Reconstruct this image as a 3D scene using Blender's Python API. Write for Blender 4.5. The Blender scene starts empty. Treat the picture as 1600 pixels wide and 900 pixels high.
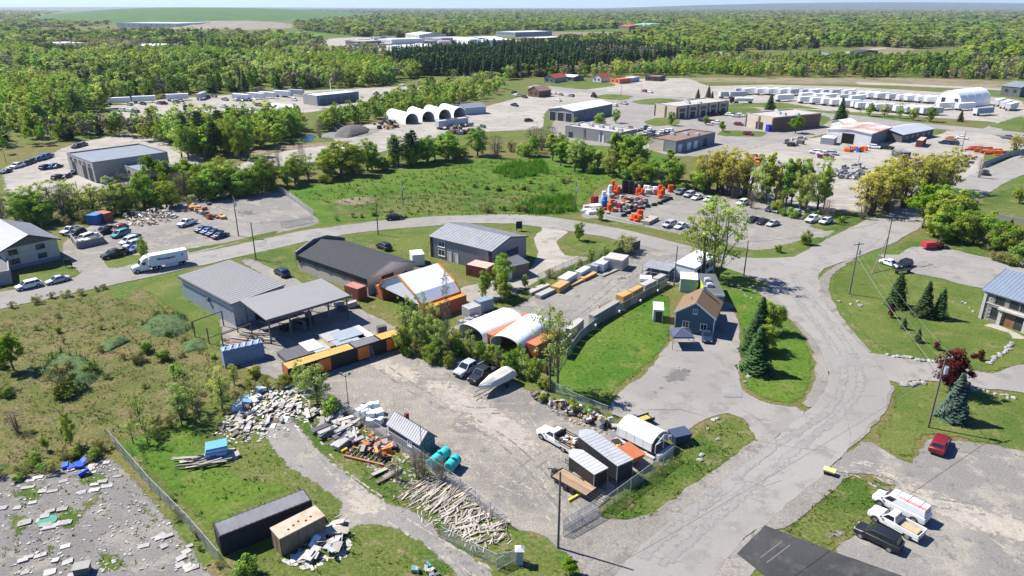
import bpy, math, random, numpy as np
from mathutils import Vector, Matrix
from mathutils.geometry import delaunay_2d_cdt
random.seed(11); rng = np.random.default_rng(11)
S = bpy.context.scene; COL = S.collection
pi = math.pi; R = math.radians

# ---------------------------------------------------------------- camera
CH, CF = 54.0, 1101.0                       # camera height (m), focal length in photo pixels
PITCH = math.atan((450 - 10) / CF); SP, CP = math.sin(PITCH), math.cos(PITCH)
cam = bpy.data.cameras.new('camera'); cam_o = bpy.data.objects.new('camera', cam); COL.objects.link(cam_o)
cam.sensor_width = 36; cam.lens = CF / 1600 * 36; cam.clip_start = 1; cam.clip_end = 60000
cam_o.location = (0, 0, CH); cam_o.rotation_euler = (pi / 2 - PITCH, 0, 0); S.camera = cam_o

# ---------------------------------------------------------------- sky, sun, exposure
SUN_EL, SUN_AZ = R(50), R(-66.5)            # azimuth clockwise from +Y
W = bpy.data.worlds.new('World'); S.world = W; W.use_nodes = True
nt = W.node_tree; bg = nt.nodes['Background']
sky = nt.nodes.new('ShaderNodeTexSky'); sky.sky_type = 'NISHITA'; sky.sun_disc = False
sky.sun_elevation = SUN_EL; sky.sun_rotation = SUN_AZ; sky.air_density = 1.0; sky.dust_density = 0.0; sky.ozone_density = 5.0; sky.altitude = 400
tn = nt.nodes.new('ShaderNodeMix'); tn.data_type = 'RGBA'; tn.blend_type = 'MULTIPLY'; tn.inputs[0].default_value = 1; tn.inputs[7].default_value = (.44, .68, 1.02, 1)
nt.links.new(sky.outputs[0], tn.inputs[6]); nt.links.new(tn.outputs[2], bg.inputs[0]); bg.inputs[1].default_value = 0.08
sl = bpy.data.lights.new('sun', 'SUN'); sl.energy = 5.0; sl.angle = R(0.5); sl.color = (1, .955, .87)
so = bpy.data.objects.new('sun', sl); COL.objects.link(so)
sd = Vector((math.sin(SUN_AZ) * math.cos(SUN_EL), math.cos(SUN_AZ) * math.cos(SUN_EL), math.sin(SUN_EL)))
so.rotation_euler = sd.to_track_quat('Z', 'Y').to_euler(); so.location = (0, 0, 200)
S.view_settings.view_transform = 'Standard'; S.view_settings.look = 'None'; S.view_settings.exposure = 1.05
S.cycles.use_denoising = True; S.cycles.max_bounces = 5; S.cycles.transparent_max_bounces = 24
S.cycles.diffuse_bounces = 3; S.cycles.glossy_bounces = 2; S.cycles.transmission_bounces = 3; S.cycles.volume_bounces = 0
S.cycles.use_fast_gi = False

# ---------------------------------------------------------------- helpers
def G(x, y, z=0.0):
    "point at height z seen at photo pixel (x, y)"
    u = (x - 800) / CF; v = (y - 450) / CF; t = (CH - z) / (SP + v * CP)
    return Vector((u * t, (CP - v * SP) * t, z))
def PJ(P):
    d = Vector(P) - Vector((0, 0, CH)); zc = d.y * CP - d.z * SP; yc = d.y * SP + d.z * CP
    return 800 + CF * d.x / zc, 450 - CF * yc / zc
def HG(x, yb, yt):
    b = G(x, yb); lo, hi = 0, 53
    for _ in range(30):
        m = (lo + hi) / 2
        if PJ((b.x, b.y, m))[1] > yt: lo = m
        else: hi = m
    return lo
def link(o, parent=None):
    COL.objects.link(o)
    if parent: o.parent = parent
    return o
def tag(o, label=None, cat=None, group=None, kind=None):
    if label: o['label'] = label
    if cat: o['category'] = cat
    if group: o['group'] = group
    if kind: o['kind'] = kind
    return o
def T(name, label, cat, loc=(0, 0, 0), rz=0, group=None):
    o = bpy.data.objects.new(name, None); o.empty_display_size = .3; link(o)
    o.location = loc; o.rotation_euler = (0, 0, rz)
    return tag(o, label, cat, group)
def dup(root, loc=None, rz=None, label=None, group=None, scale=None):
    r = root.copy(); COL.objects.link(r)
    if loc is not None: r.location = loc
    if rz is not None: r.rotation_euler = (0, 0, rz)
    if scale is not None: r.scale = scale
    if label: r['label'] = label
    if group: r['group'] = group
    for ch in root.children:
        c = ch.copy(); COL.objects.link(c); c.parent = r
        for g in ch.children:
            d = g.copy(); COL.objects.link(d); d.parent = c
    return r
def recolor(root, a, b):
    for ch in [root] + list(root.children):
        if ch.type == 'MESH':
            for s in ch.material_slots:
                if s.material == a: s.link = 'OBJECT'; s.material = b
    return root

# ---------------------------------------------------------------- materials
def nn(nt, t, **k):
    n = nt.nodes.new(t)
    for a, b in k.items():
        if a in ('inp',):
            for i, v in b.items(): n.inputs[i].default_value = v
        else: setattr(n, a, b)
    return n
def c4(c): return (c[0], c[1], c[2], 1)
MATS = {}
def M(name, col, rough=.7, var=.12, scale=1.5, col2=None, metal=0, spec=.3, bump=0, bscale=8, emis=0, coat=0, ramp=(.42, .6), stretch=None, orand=0):
    if name in MATS: return MATS[name]
    m = bpy.data.materials.new(name); m.use_nodes = True; t = m.node_tree; p = t.nodes['Principled BSDF']; L = t.links.new
    tc = nn(t, 'ShaderNodeTexCoord'); src = tc.outputs['Object']
    if stretch:
        mp = nn(t, 'ShaderNodeMapping'); mp.inputs['Scale'].default_value = stretch; L(src, mp.inputs[0]); src = mp.outputs[0]
    n = nn(t, 'ShaderNodeTexNoise', inp={'Scale': scale, 'Detail': 6, 'Roughness': .65}); L(src, n.inputs['Vector'])
    r = nn(t, 'ShaderNodeValToRGB'); e = r.color_ramp.elements
    e[0].position, e[1].position = ramp if col2 else (.3, .7)
    e[0].color = c4([max(0, c * (1 - var)) for c in col]); e[1].color = c4(col2 if col2 else [min(1, c * (1 + var)) for c in col])
    L(n.outputs[0], r.inputs[0]); out = r.outputs[0]
    if orand:
        oi = nn(t, 'ShaderNodeObjectInfo'); hs = nn(t, 'ShaderNodeHueSaturation')
        mr = nn(t, 'ShaderNodeMapRange', inp={3: 1 - orand, 4: 1 + orand}); L(oi.outputs['Random'], mr.inputs[0]); L(mr.outputs[0], hs.inputs['Value']); L(out, hs.inputs['Color']); out = hs.outputs[0]
    L(out, p.inputs['Base Color'])
    p.inputs['Roughness'].default_value = rough; p.inputs['Metallic'].default_value = metal; p.inputs['Specular IOR Level'].default_value = spec
    if coat: p.inputs['Coat Weight'].default_value = coat; p.inputs['Coat Roughness'].default_value = .08
    if bump:
        b = nn(t, 'ShaderNodeTexNoise', inp={'Scale': bscale, 'Detail': 4}); L(src, b.inputs['Vector'])
        bp = nn(t, 'ShaderNodeBump', inp={'Strength': bump, 'Distance': .05}); L(b.outputs[0], bp.inputs['Height']); L(bp.outputs[0], p.inputs['Normal'])
    MATS[name] = m; return m

def GM(name, c1, c2, c3, big=.03, mid=.3, fine=3.0, r1=(.42, .58), r2=(.5, .62), streak=None, fvar=.3, bump=.4, fade=True, edge_noise=.6, spec=.1, c4_=None, r4=(.56, .66), s4=1.1):
    "ground material: three colours mixed at large, medium and fine scale, ragged alpha edge from the 'edge' attribute"
    m = bpy.data.materials.new(name); m.use_nodes = True; t = m.node_tree; p = t.nodes['Principled BSDF']; L = t.links.new
    tc = nn(t, 'ShaderNodeTexCoord'); src = tc.outputs['Object']
    def noise(sc, det=7, rough=.65, vec=src, dist=0):
        n = nn(t, 'ShaderNodeTexNoise', inp={'Scale': sc, 'Detail': det, 'Roughness': rough, 'Distortion': dist}); L(vec, n.inputs['Vector']); return n.outputs[0]
    def step(v, lo, hi):
        r = nn(t, 'ShaderNodeMapRange', interpolation_type='SMOOTHSTEP', inp={1: lo, 2: hi}); L(v, r.inputs[0]); return r.outputs[0]
    def mix(f, a, b):
        x = nn(t, 'ShaderNodeMix', data_type='RGBA'); L(f, x.inputs[0])
        for s, i in ((a, 6), (b, 7)):
            if isinstance(s, tuple): x.inputs[i].default_value = c4(s)
            else: L(s, x.inputs[i])
        return x.outputs[2]
    c = mix(step(noise(big, 8, .6, dist=.4), *r1), c1, c2)
    c = mix(step(noise(mid, 8, .72), *r2), c, c3)
    if c4_: c = mix(step(noise(s4, 6, .7), *r4), c, c4_)
    if streak:
        mp = nn(t, 'ShaderNodeMapping'); mp.inputs['Rotation'].default_value = (0, 0, streak[0]); mp.inputs['Scale'].default_value = (streak[1], streak[2], 1)
        L(src, mp.inputs[0]); c = mix(step(noise(.5, 6, .6, mp.outputs[0], .6), .52, .68), c, streak[3])
    f = nn(t, 'ShaderNodeMapRange', inp={1: .3, 2: .7, 3: 1 - fvar, 4: 1 + fvar}); L(noise(fine, 5, .7), f.inputs[0])
    mu = nn(t, 'ShaderNodeVectorMath', operation='SCALE'); L(c, mu.inputs[0]); L(f.outputs[0], mu.inputs['Scale'])
    L(mu.outputs[0], p.inputs['Base Color']); p.inputs['Roughness'].default_value = .95; p.inputs['Specular IOR Level'].default_value = spec
    bp = nn(t, 'ShaderNodeBump', inp={'Strength': bump, 'Distance': .15}); L(noise(fine * .8, 6, .7), bp.inputs['Height']); L(bp.outputs[0], p.inputs['Normal'])
    if fade:
        a = nn(t, 'ShaderNodeAttribute', attribute_name='edge')
        ad = nn(t, 'ShaderNodeMath', operation='MULTIPLY_ADD', inp={1: edge_noise * 2, 2: -edge_noise}); L(noise(.9, 6, .75), ad.inputs[0])
        sm = nn(t, 'ShaderNodeMath', operation='ADD'); L(a.outputs['Fac'], sm.inputs[0]); L(ad.outputs[0], sm.inputs[1])
        L(step(sm.outputs[0], .30, .46), p.inputs['Alpha'])
    MATS[name] = m; return m

# ---------------------------------------------------------------- mesh builder
class MB:
    def __init__(s): s.v = []; s.f = []; s.mi = []
    def add(s, vs, fs, m=0):
        o = len(s.v); s.v += [tuple(v) for v in vs]; s.f += [tuple(i + o for i in f) for f in fs]; s.mi += [m] * len(fs); return s
    def hexa(s, b, t, m=0):
        return s.add(list(b) + list(t), [(3, 2, 1, 0), (4, 5, 6, 7), (0, 1, 5, 4), (1, 2, 6, 5), (2, 3, 7, 6), (3, 0, 4, 7)], m)
    def box(s, x0, x1, y0, y1, z0, z1, m=0):
        return s.hexa([(x0, y0, z0), (x1, y0, z0), (x1, y1, z0), (x0, y1, z0)], [(x0, y0, z1), (x1, y0, z1), (x1, y1, z1), (x0, y1, z1)], m)
    def cbox(s, c, d, rz=0, m=0):
        co, si = math.cos(rz), math.sin(rz); q = [(-d[0] / 2, -d[1] / 2), (d[0] / 2, -d[1] / 2), (d[0] / 2, d[1] / 2), (-d[0] / 2, d[1] / 2)]
        q = [(c[0] + x * co - y * si, c[1] + x * si + y * co) for x, y in q]
        return s.hexa([(x, y, c[2] - d[2] / 2) for x, y in q], [(x, y, c[2] + d[2] / 2) for x, y in q], m)
    def prism(s, poly, a0, a1, axis='z', m=0):
        "polygon extruded along an axis; poly is (x,y) for z, (x,z) for y, (y,z) for x"
        f = {'z': lambda p, a: (p[0], p[1], a), 'y': lambda p, a: (p[0], a, p[1]), 'x': lambda p, a: (a, p[0], p[1])}[axis]
        n = len(poly); vs = [f(p, a0) for p in poly] + [f(p, a1) for p in poly]
        return s.add(vs, [tuple(range(n))[::-1], tuple(range(n, 2 * n))] + [(i, (i + 1) % n, (i + 1) % n + n, i + n) for i in range(n)], m)
    def tube(s, pts, r, n=6, m=0, cap=True):
        pts = [Vector(p) for p in pts]; k = len(pts); r = r if isinstance(r, (list, tuple)) else [r] * k; vs = []; fs = []
        for i, p in enumerate(pts):
            d = (pts[min(i + 1, k - 1)] - pts[max(i - 1, 0)]).normalized(); a = d.orthogonal().normalized(); b = d.cross(a)
            vs += [p + (a * math.cos(2 * pi * j / n) + b * math.sin(2 * pi * j / n)) * r[i] for j in range(n)]
        for i in range(k - 1):
            fs += [(i * n + j, i * n + (j + 1) % n, (i + 1) * n + (j + 1) % n, (i + 1) * n + j) for j in range(n)]
        if cap: fs += [tuple(range(n))[::-1], tuple(range((k - 1) * n, k * n))]
        return s.add(vs, fs, m)
    def loft(s, rings, m=0, cap=True):
        n = len(rings[0]); vs = [p for r in rings for p in r]; fs = []
        for i in range(len(rings) - 1):
            fs += [(i * n + j, i * n + (j + 1) % n, (i + 1) * n + (j + 1) % n, (i + 1) * n + j) for j in range(n)]
        if cap: fs += [tuple(range(n))[::-1], tuple(range((len(rings) - 1) * n, len(rings) * n))]
        return s.add(vs, fs, m)
    def mesh(s, name, mats, smooth=0):
        me = bpy.data.meshes.new(name); me.from_pydata(s.v, [], s.f)
        for m in (mats if isinstance(mats, (list, tuple)) else [mats]): me.materials.append(m)
        me.polygons.foreach_set('material_index', s.mi)
        if smooth:
            me.polygons.foreach_set('use_smooth', [True] * len(s.f)); me.set_sharp_from_angle(angle=R(smooth))
        me.update(); return me
    def obj(s, name, mats, parent=None, loc=None, rz=0, smooth=0):
        o = bpy.data.objects.new(name, s.mesh(name, mats, smooth)); link(o, parent)
        if loc is not None: o.location = loc
        if rz: o.rotation_euler = (0, 0, rz)
        return o
def npmesh(name, v, f, mat, attrs={}):
    v = np.asarray(v, np.float32); f = np.asarray(f, np.int32); me = bpy.data.meshes.new(name); k = f.shape[1]
    me.vertices.add(len(v)); me.vertices.foreach_set('co', v.ravel()); me.loops.add(f.size); me.loops.foreach_set('vertex_index', f.ravel())
    me.polygons.add(len(f)); me.polygons.foreach_set('loop_start', np.arange(0, f.size, k, dtype=np.int32)); me.update(calc_edges=True)
    for a, x in attrs.items(): me.attributes.new(a, 'FLOAT', 'POINT').data.foreach_set('value', np.asarray(x, np.float32))
    me.materials.append(mat); return me

# ---------------------------------------------------------------- ground sheets
def pip(P, poly):
    x, y = P[:, 0], P[:, 1]; ins = np.zeros(len(P), bool); n = len(poly)
    for i in range(n):
        x1, y1 = poly[i]; x2, y2 = poly[(i + 1) % n]
        if y1 == y2: continue
        c = ((y1 > y) != (y2 > y)) & (x < (x2 - x1) * (y - y1) / (y2 - y1) + x1); ins ^= c
    return ins
def dist_poly(P, poly):
    d = np.full(len(P), 1e9); n = len(poly)
    for i in range(n):
        a = poly[i]; b = poly[(i + 1) % n]; ab = b - a; L = (ab ** 2).sum()
        if L == 0: continue
        t = np.clip(((P - a) @ ab) / L, 0, 1); d = np.minimum(d, np.hypot(*(P - a - t[:, None] * ab).T))
    return d
def gpoly(px): return np.array([G(x, y)[:2] for x, y in px])
def smooth_poly(P, sp, jit, rnd=.55):
    n = len(P); out = []
    for i in range(n):
        p0, p1, p2, p3 = P[i - 1], P[i], P[(i + 1) % n], P[(i + 2) % n]
        k = max(1, min(40, int(np.hypot(*(p2 - p1)) / sp)))
        for j in range(k):
            t = j / k
            a0, a1, a2 = (1 - .5), 0, 0
            q = .5 * ((2 * p1) + (-p0 + p2) * t + (2 * p0 - 5 * p1 + 4 * p2 - p3) * t * t + (-p0 + 3 * p1 - 3 * p2 + p3) * t ** 3)
            lin = p1 + (p2 - p1) * t
            out.append(lin * (1 - rnd) + q * rnd + rng.normal(0, jit, 2))
    return np.array(out)
SHEETS = {}; SHEETS_Z = []
def sheet(name, px, mat, layer, fw=1.0, sp=None, jit=.12, label=None, kind='structure', grow=True, world=None, rnd=.55):
    P0 = gpoly(px) if world is None else world; ext = P0.max(0) - P0.min(0); dist = np.hypot(*P0.mean(0))
    ar = abs(np.dot(P0[:, 0], np.roll(P0[:, 1], 1)) - np.dot(P0[:, 1], np.roll(P0[:, 0], 1))) / 2; pe = np.hypot(*(P0 - np.roll(P0, 1, 0)).T).sum()
    sp = sp or max(.45, dist / 450, min(max(1.6, ext.max() / 55), ar / pe * .8)); P = smooth_poly(P0, max(1.2, sp * .7), jit * max(1, dist / 150), rnd) if world is None else P0
    if grow:
        pass
    xs = np.arange(P[:, 0].min(), P[:, 0].max(), sp); ys = np.arange(P[:, 1].min(), P[:, 1].max(), sp)
    Q = np.array(np.meshgrid(xs, ys)).reshape(2, -1).T + rng.uniform(-.3, .3, (len(xs) * len(ys), 2)) * sp
    Q = Q[pip(Q, P)]; dq = dist_poly(Q, P) if len(Q) else np.zeros(0); Q = Q[dq > sp * .35]
    n = len(P); V = [Vector(p) for p in np.vstack([P, Q])]
    r = delaunay_2d_cdt(V, [(i, (i + 1) % n) for i in range(n)], [], 1, 1e-4)
    v = np.array([[a.x, a.y] for a in r[0]]); d = dist_poly(v, P); f = [t for t in r[2] if len(t) == 3]
    z = layer * .006 + len(SHEETS_Z) * .00003; SHEETS_Z.append(name)
    me = npmesh(name, np.c_[v, np.full(len(v), z)], f, mat, {'edge': d / fw})
    o = link(bpy.data.objects.new(name, me)); tag(o, label, None, None, kind); SHEETS[name] = P; return o
# ---------------------------------------------------------------- foliage
def leafmat(name, c1, c2, trans=.46, orand=.17, hrand=.02):
    m = bpy.data.materials.new(name); m.use_nodes = True; t = m.node_tree; L = t.links.new
    t.nodes.remove(t.nodes['Principled BSDF']); out = t.nodes['Material Output']
    a = nn(t, 'ShaderNodeAttribute', attribute_name='tint'); x = nn(t, 'ShaderNodeMix', data_type='RGBA')
    L(a.outputs['Fac'], x.inputs[0]); x.inputs[6].default_value = c4(c1); x.inputs[7].default_value = c4(c2)
    oi = nn(t, 'ShaderNodeObjectInfo'); hs = nn(t, 'ShaderNodeHueSaturation')
    for sock, lo, hi in (('Value', 1 - orand * 1.3, 1 + orand * 1.3), ('Hue', .5 - hrand, .5 + hrand)):
        mr = nn(t, 'ShaderNodeMapRange', inp={3: lo, 4: hi})
        if sock == 'Hue':
            q = nn(t, 'ShaderNodeMath', operation='FRACT'); q0 = nn(t, 'ShaderNodeMath', operation='MULTIPLY', inp={1: 7.31}); L(oi.outputs['Random'], q0.inputs[0]); L(q0.outputs[0], q.inputs[0]); L(q.outputs[0], mr.inputs[0])
        else: L(oi.outputs['Random'], mr.inputs[0])
        L(mr.outputs[0], hs.inputs[sock])
    L(x.outputs[2], hs.inputs['Color'])
    d = nn(t, 'ShaderNodeBsdfDiffuse'); tr = nn(t, 'ShaderNodeBsdfTranslucent'); mx = nn(t, 'ShaderNodeMixShader', inp={0: trans})
    L(hs.outputs[0], d.inputs[0]); L(hs.outputs[0], tr.inputs[0]); L(d.outputs[0], mx.inputs[1]); L(tr.outputs[0], mx.inputs[2]); L(mx.outputs[0], out.inputs[0])
    MATS[name] = m; return m
LM = {
    'leafy': leafmat('leaf_green', (.145, .24, .027), (.36, .465, .08), hrand=.034),
    'sparse': leafmat('leaf_spring', (.25, .33, .07), (.46, .53, .15)),
    'spruce': leafmat('needle_dark', (.032, .07, .025), (.08, .135, .047), .15),
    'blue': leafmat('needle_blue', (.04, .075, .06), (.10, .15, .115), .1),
    'willow': leafmat('leaf_yellow', (.30, .30, .045), (.55, .51, .11)),
    'bush': leafmat('leaf_bush', (.16, .235, .034), (.37, .44, .09), hrand=.034),
    'olive': leafmat('leaf_olive', (.20, .205, .065), (.36, .34, .125)),
    'bare': leafmat('twig_brown', (.15, .125, .09), (.28, .24, .18), .1),
    'purple': leafmat('leaf_purple', (.055, .012, .018), (.17, .035, .045)),
    'pale': leafmat('leaf_pale', (.24, .32, .06), (.44, .52, .14)),
    'dark': leafmat('leaf_dark', (.085, .155, .026), (.21, .28, .055), .3),
    'bright': leafmat('leaf_bright', (.10, .20, .012), (.22, .34, .025)),
}
BARK = M('bark', (.11, .09, .07), .9, .35, 6); BARKD = M('bark_dark', (.055, .045, .038), .9, .3, 6)

def unit(n): v = rng.normal(size=(n, 3)); return v / np.linalg.norm(v, axis=1)[:, None]
def leaves(c, nrm, size, asp=.6, tint=None, droop=None):
    "a diamond-shaped leaf cluster face at every point c"
    n = len(c); nrm = nrm / (np.linalg.norm(nrm, axis=1)[:, None] + 1e-9); h = unit(n) if droop is None else droop
    a = np.cross(nrm, h); a /= np.linalg.norm(a, axis=1)[:, None] + 1e-9; b = np.cross(nrm, a)
    s = np.asarray(size) if np.ndim(size) else np.full(n, size); s = s[:, None]
    k = s * asp
    v = np.stack([c + b * s, c + a * k + nrm * s * .12, c - b * s, c - a * k + nrm * s * .12], 1).reshape(-1, 3)
    return v, np.arange(4 * n).reshape(-1, 4), np.repeat(tint, 4) if tint is not None else rng.uniform(0, 1, 4 * n)
def ell(n, rx, ry, rz, cz, p=.45):
    u = unit(n) * (rng.uniform(0, 1, n) ** p)[:, None]; return u * [rx, ry, rz] + [0, 0, cz]
def clumps(cc, rr, per, size, out=.9, flat=.75):
    k = len(cc); idx = np.repeat(np.arange(k), per); n = len(idx)
    d = unit(n) * (rng.uniform(0, 1, n) ** .5)[:, None]; pos = cc[idx] + d * rr[idx][:, None] * [1, 1, flat]
    ct = cc.mean(0); o = pos - ct; o /= np.linalg.norm(o, axis=1)[:, None] + 1e-9
    nrm = d * out + o * .5 * out + unit(n) * .6 + [0, 0, .3]
    t = np.clip(rng.uniform(0, 1, k)[idx] * .7 + rng.uniform(-.1, .4, n), 0, 1)
    return leaves(pos, nrm, size * rng.uniform(.65, 1.3, n), .65, t)
def merge(parts):
    V = []; F = []; A = []; o = 0
    for v, f, a in parts: V.append(v); F.append(f + o); A.append(a); o += len(v)
    return np.vstack(V), np.vstack(F), np.concatenate(A)
def trunk(h, r, tips, n=6, mat=BARK, stems=1, lean=0, limb=.35, name='trunk'):
    b = MB()
    for s in range(stems):
        a = rng.uniform(0, 2 * pi); e = lean * h; base = Vector((math.cos(a) * r * 2 * (stems > 1), math.sin(a) * r * 2 * (stems > 1), -.2))
        top = Vector((math.cos(a) * e, math.sin(a) * e, h)); mid = base.lerp(top, .5) + Vector((rng.normal() * .02 * h, rng.normal() * .02 * h, 0))
        b.tube([base, mid, top], [r * 1.15, r * .75, r * .2], n)
    for tp in tips:
        tp = Vector(tp); z = max(.12 * h, tp.z * rng.uniform(.35, .65)); f = min(1, z / h)
        p = Vector((0, 0, z)) if stems == 1 else Vector((tp.x * .3, tp.y * .3, z)); m = p.lerp(tp, .55) + Vector((0, 0, -.04 * h))
        b.tube([p, m, tp], [r * limb * (1.1 - f * .6), r * limb * .55, r * .06], 4, cap=False)
    return b.mesh(name, mat, 50)
TPL = {}                                        # kind -> list of (crown mesh, trunk mesh); every template is about 10 m tall
def add_tpl(kind, data, tr, mat):
    v, f, a = data; TPL.setdefault(kind, []).append((npmesh('crown', v, f, mat, {'tint': a}), tr))
def conifer(N, R0, h=10., z0=.5, size=.34, tiers=13, asp=.32, mat='spruce'):
    z = z0 + (h - z0) * (1 - np.sqrt(rng.uniform(0, 1, N))); q = (z - z0) / (h - z0); saw = (q * tiers) % 1
    Rm = R0 * (1 - q) ** .9 + .08; r = Rm * rng.uniform(0, 1, N) ** .42 * (.72 + .36 * (1 - saw)); th = rng.uniform(0, 2 * pi, N)
    th = np.round(th / (2 * pi) * 15 + (np.floor(q * tiers) * .37)) * 2 * pi / 15 + rng.normal(0, .10, N)
    ph = rng.uniform(0, 6.28, 3); r = r * (1 + .16 * np.sin(2 * th + ph[0] + z * .7) + .12 * np.sin(5 * th + ph[1] - z * 1.9)); kp = rng.uniform(0, 1, N) < .82 + .3 * np.sin(3 * th + z * 2.3 + ph[2])
    r, th, z, Rm, N = r[kp], th[kp], z[kp], Rm[kp], int(kp.sum())
    p = np.c_[r * np.cos(th), r * np.sin(th), z - r * .22 + rng.normal(0, .05, N)]
    o = np.c_[np.cos(th), np.sin(th), np.full(N, -.25)]; nr = np.c_[np.cos(th) * .35, np.sin(th) * .35, np.ones(N)] + unit(N) * .55
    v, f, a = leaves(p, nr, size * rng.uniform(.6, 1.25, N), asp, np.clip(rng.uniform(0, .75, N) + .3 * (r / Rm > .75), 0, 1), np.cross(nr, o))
    return v, f, a
def build_templates():
    for i in range(2):
        c = ell(34, 2.6, 2.6, 3.6, 6.6, .4); add_tpl('thin', clumps(c, rng.uniform(.35, .8, 34), 30, .15), trunk(9, .11, c, stems=2, lean=.05), LM['sparse'])
    for i in range(3):
        c = ell(46, 2.9, 2.9, 4.3, 5.5); c += rng.normal(0, .25, c.shape)
        add_tpl('leafy', clumps(c, rng.uniform(.7, 1.35, 46), 105, .2), trunk(8, .24, c[:14]), LM['leafy'])
    for i in range(2):
        c = ell(50, 2.8, 2.8, 4.3, 5.6, .4)
        add_tpl('sparse', clumps(c, rng.uniform(.5, 1.0, 50), 60, .155), trunk(8.6, .22, c[:34], lean=.03), LM['sparse'])
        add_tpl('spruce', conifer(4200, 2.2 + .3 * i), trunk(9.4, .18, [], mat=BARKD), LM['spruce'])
        c = ell(58, 3.3, 3.3, 4.5, 5.4, .35); c[:, 2] += np.hypot(c[:, 0], c[:, 1]) * .1
        add_tpl('willow', clumps(c, rng.uniform(.5, 1.0, 58), 50, .165), trunk(7.5, .26, c[:40], stems=3, lean=.16), LM['willow'])
        c = ell(26, 3.6, 3.6, 3.6, 3.6, .5); c[:, 2] = np.abs(c[:, 2])
        add_tpl('bush', clumps(c, rng.uniform(1.2, 2.2, 26), 90, .34), trunk(4, .18, c[:10], stems=2, lean=.1), LM['bush'])
        c = ell(26, 4.0, 4.0, 4.0, 4.6, .4); c[:, 2] = np.abs(c[:, 2])
        add_tpl('olive', clumps(c, rng.uniform(1.0, 1.9, 26), 66, .26), trunk(6, .18, c[:22], stems=3, lean=.12), LM['olive'])
        N = 520; th = rng.uniform(0, 2 * pi, N); rr = rng.uniform(0, 1, N) ** .6; z = rng.uniform(.2, 9, N); sp_ = 2.6 * np.sqrt(np.clip(z / 9, 0, 1)) * (1.1 - (z / 9) ** 4 * .6)
        p = np.c_[np.cos(th) * rr * sp_, np.sin(th) * rr * sp_, z]; d = np.c_[np.cos(th) * .5, np.sin(th) * .5, np.ones(N)] + unit(N) * .5
        nr = np.cross(d, unit(N)); c = p[rng.choice(N, 24, False)]
        add_tpl('bare', leaves(p, nr, rng.uniform(.45, .95, N), .045, rng.uniform(0, 1, N), np.cross(nr, d)), trunk(8.5, .16, c, stems=2, lean=.1), LM['bare'])
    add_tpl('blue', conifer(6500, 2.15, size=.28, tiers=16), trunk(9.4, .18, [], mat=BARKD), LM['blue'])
    c = ell(46, 2.9, 2.9, 4.3, 5.2, .4); c[:, 2] = np.abs(c[:, 2]); add_tpl('purple', clumps(c, rng.uniform(.7, 1.3, 46), 60, .26), trunk(8, .2, c[:20], stems=2, lean=.05), LM['purple'])
    c = ell(44, 3.0, 3.0, 3.7, 6.0); add_tpl('bright', clumps(c, rng.uniform(.7, 1.3, 44), 66, .27), trunk(8, .24, c[:14]), LM['bright'])
    c = ell(34, 1.35, 1.35, 4.4, 5.4, .45); add_tpl('poplar', clumps(c, rng.uniform(.5, .9, 34), 55, .26), trunk(9, .18, c[:10]), LM['leafy'])
    for i in range(2):
        c = ell(60, 3.3, 3.3, 4.2, 6.0, .4); c[:, 2] += np.hypot(c[:, 0], c[:, 1]) * .12; add_tpl('pale', clumps(c, rng.uniform(.4, .85, 60), 38, .15), trunk(8.5, .13, c[:34], stems=2, lean=.08), LM['pale'])
    N = 3400; th = rng.uniform(0, 2 * pi, N); tier = rng.integers(0, 9, N); z = 3.2 + tier * .8 + rng.normal(0, .16, N); Rm = 2.5 * (1 - ((z - 5) / 5.6) ** 2).clip(.12, 1); r = Rm * rng.uniform(0, 1, N) ** .6
    th = np.round(th / (2 * pi) * 7 + tier * .4) * 2 * pi / 7 + rng.normal(0, .17, N)
    p = np.c_[np.cos(th) * r, np.sin(th) * r, z + r * .18]; add_tpl('pine', leaves(p, np.c_[np.cos(th) * .3, np.sin(th) * .3, np.ones(N)] + unit(N) * .6, .28 * rng.uniform(.6, 1.3, N), .35, rng.uniform(0, 1, N)), trunk(9.8, .2, [], mat=BARKD), LM['spruce'])
    # crowns for woods far off: fewer, larger leaf clusters
    for i in range(2):
        c = ell(18, 2.9, 2.9, 4.4, 5.2); add_tpl('far_leafy', clumps(c, rng.uniform(1.0, 1.7, 18), 15, .6), trunk(6, .24, [], 5), LM['leafy'])
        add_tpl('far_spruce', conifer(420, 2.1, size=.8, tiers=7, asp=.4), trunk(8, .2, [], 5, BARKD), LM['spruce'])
        c = ell(14, 2.6, 2.6, 4.2, 5.4, .4); add_tpl('far_sparse', clumps(c, rng.uniform(.9, 1.5, 14), 13, .5), trunk(8, .2, c[:6], 5), LM['sparse'])
        c = ell(14, 2.5, 2.5, 4.2, 5.2, .4); add_tpl('far_bare', clumps(c, rng.uniform(.9, 1.5, 14), 13, .5), trunk(8, .2, c[:6], 5), LM['bare'])
    for i in range(2):
        c = ell(17, 2.7, 2.7, 4.6, 5.4); add_tpl('far_dark', clumps(c, rng.uniform(1.0, 1.7, 17), 15, .6), trunk(6, .24, [], 5), LM['dark'])
        c = ell(14, 1.9 + .5 * i, 1.9 + .5 * i, 4.6, 5.6, .4); add_tpl('far_pale', clumps(c, rng.uniform(.8, 1.4, 14), 13, .5), trunk(8, .2, c[:4], 5), LM['pale' if i else 'bright'])
    c = ell(15, 2.9, 2.9, 4.3, 5.3); add_tpl('far_olive', clumps(c, rng.uniform(1.0, 1.7, 15), 15, .6), trunk(6, .24, [], 5), LM['olive'])
build_templates()
NTREE = {}
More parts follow.
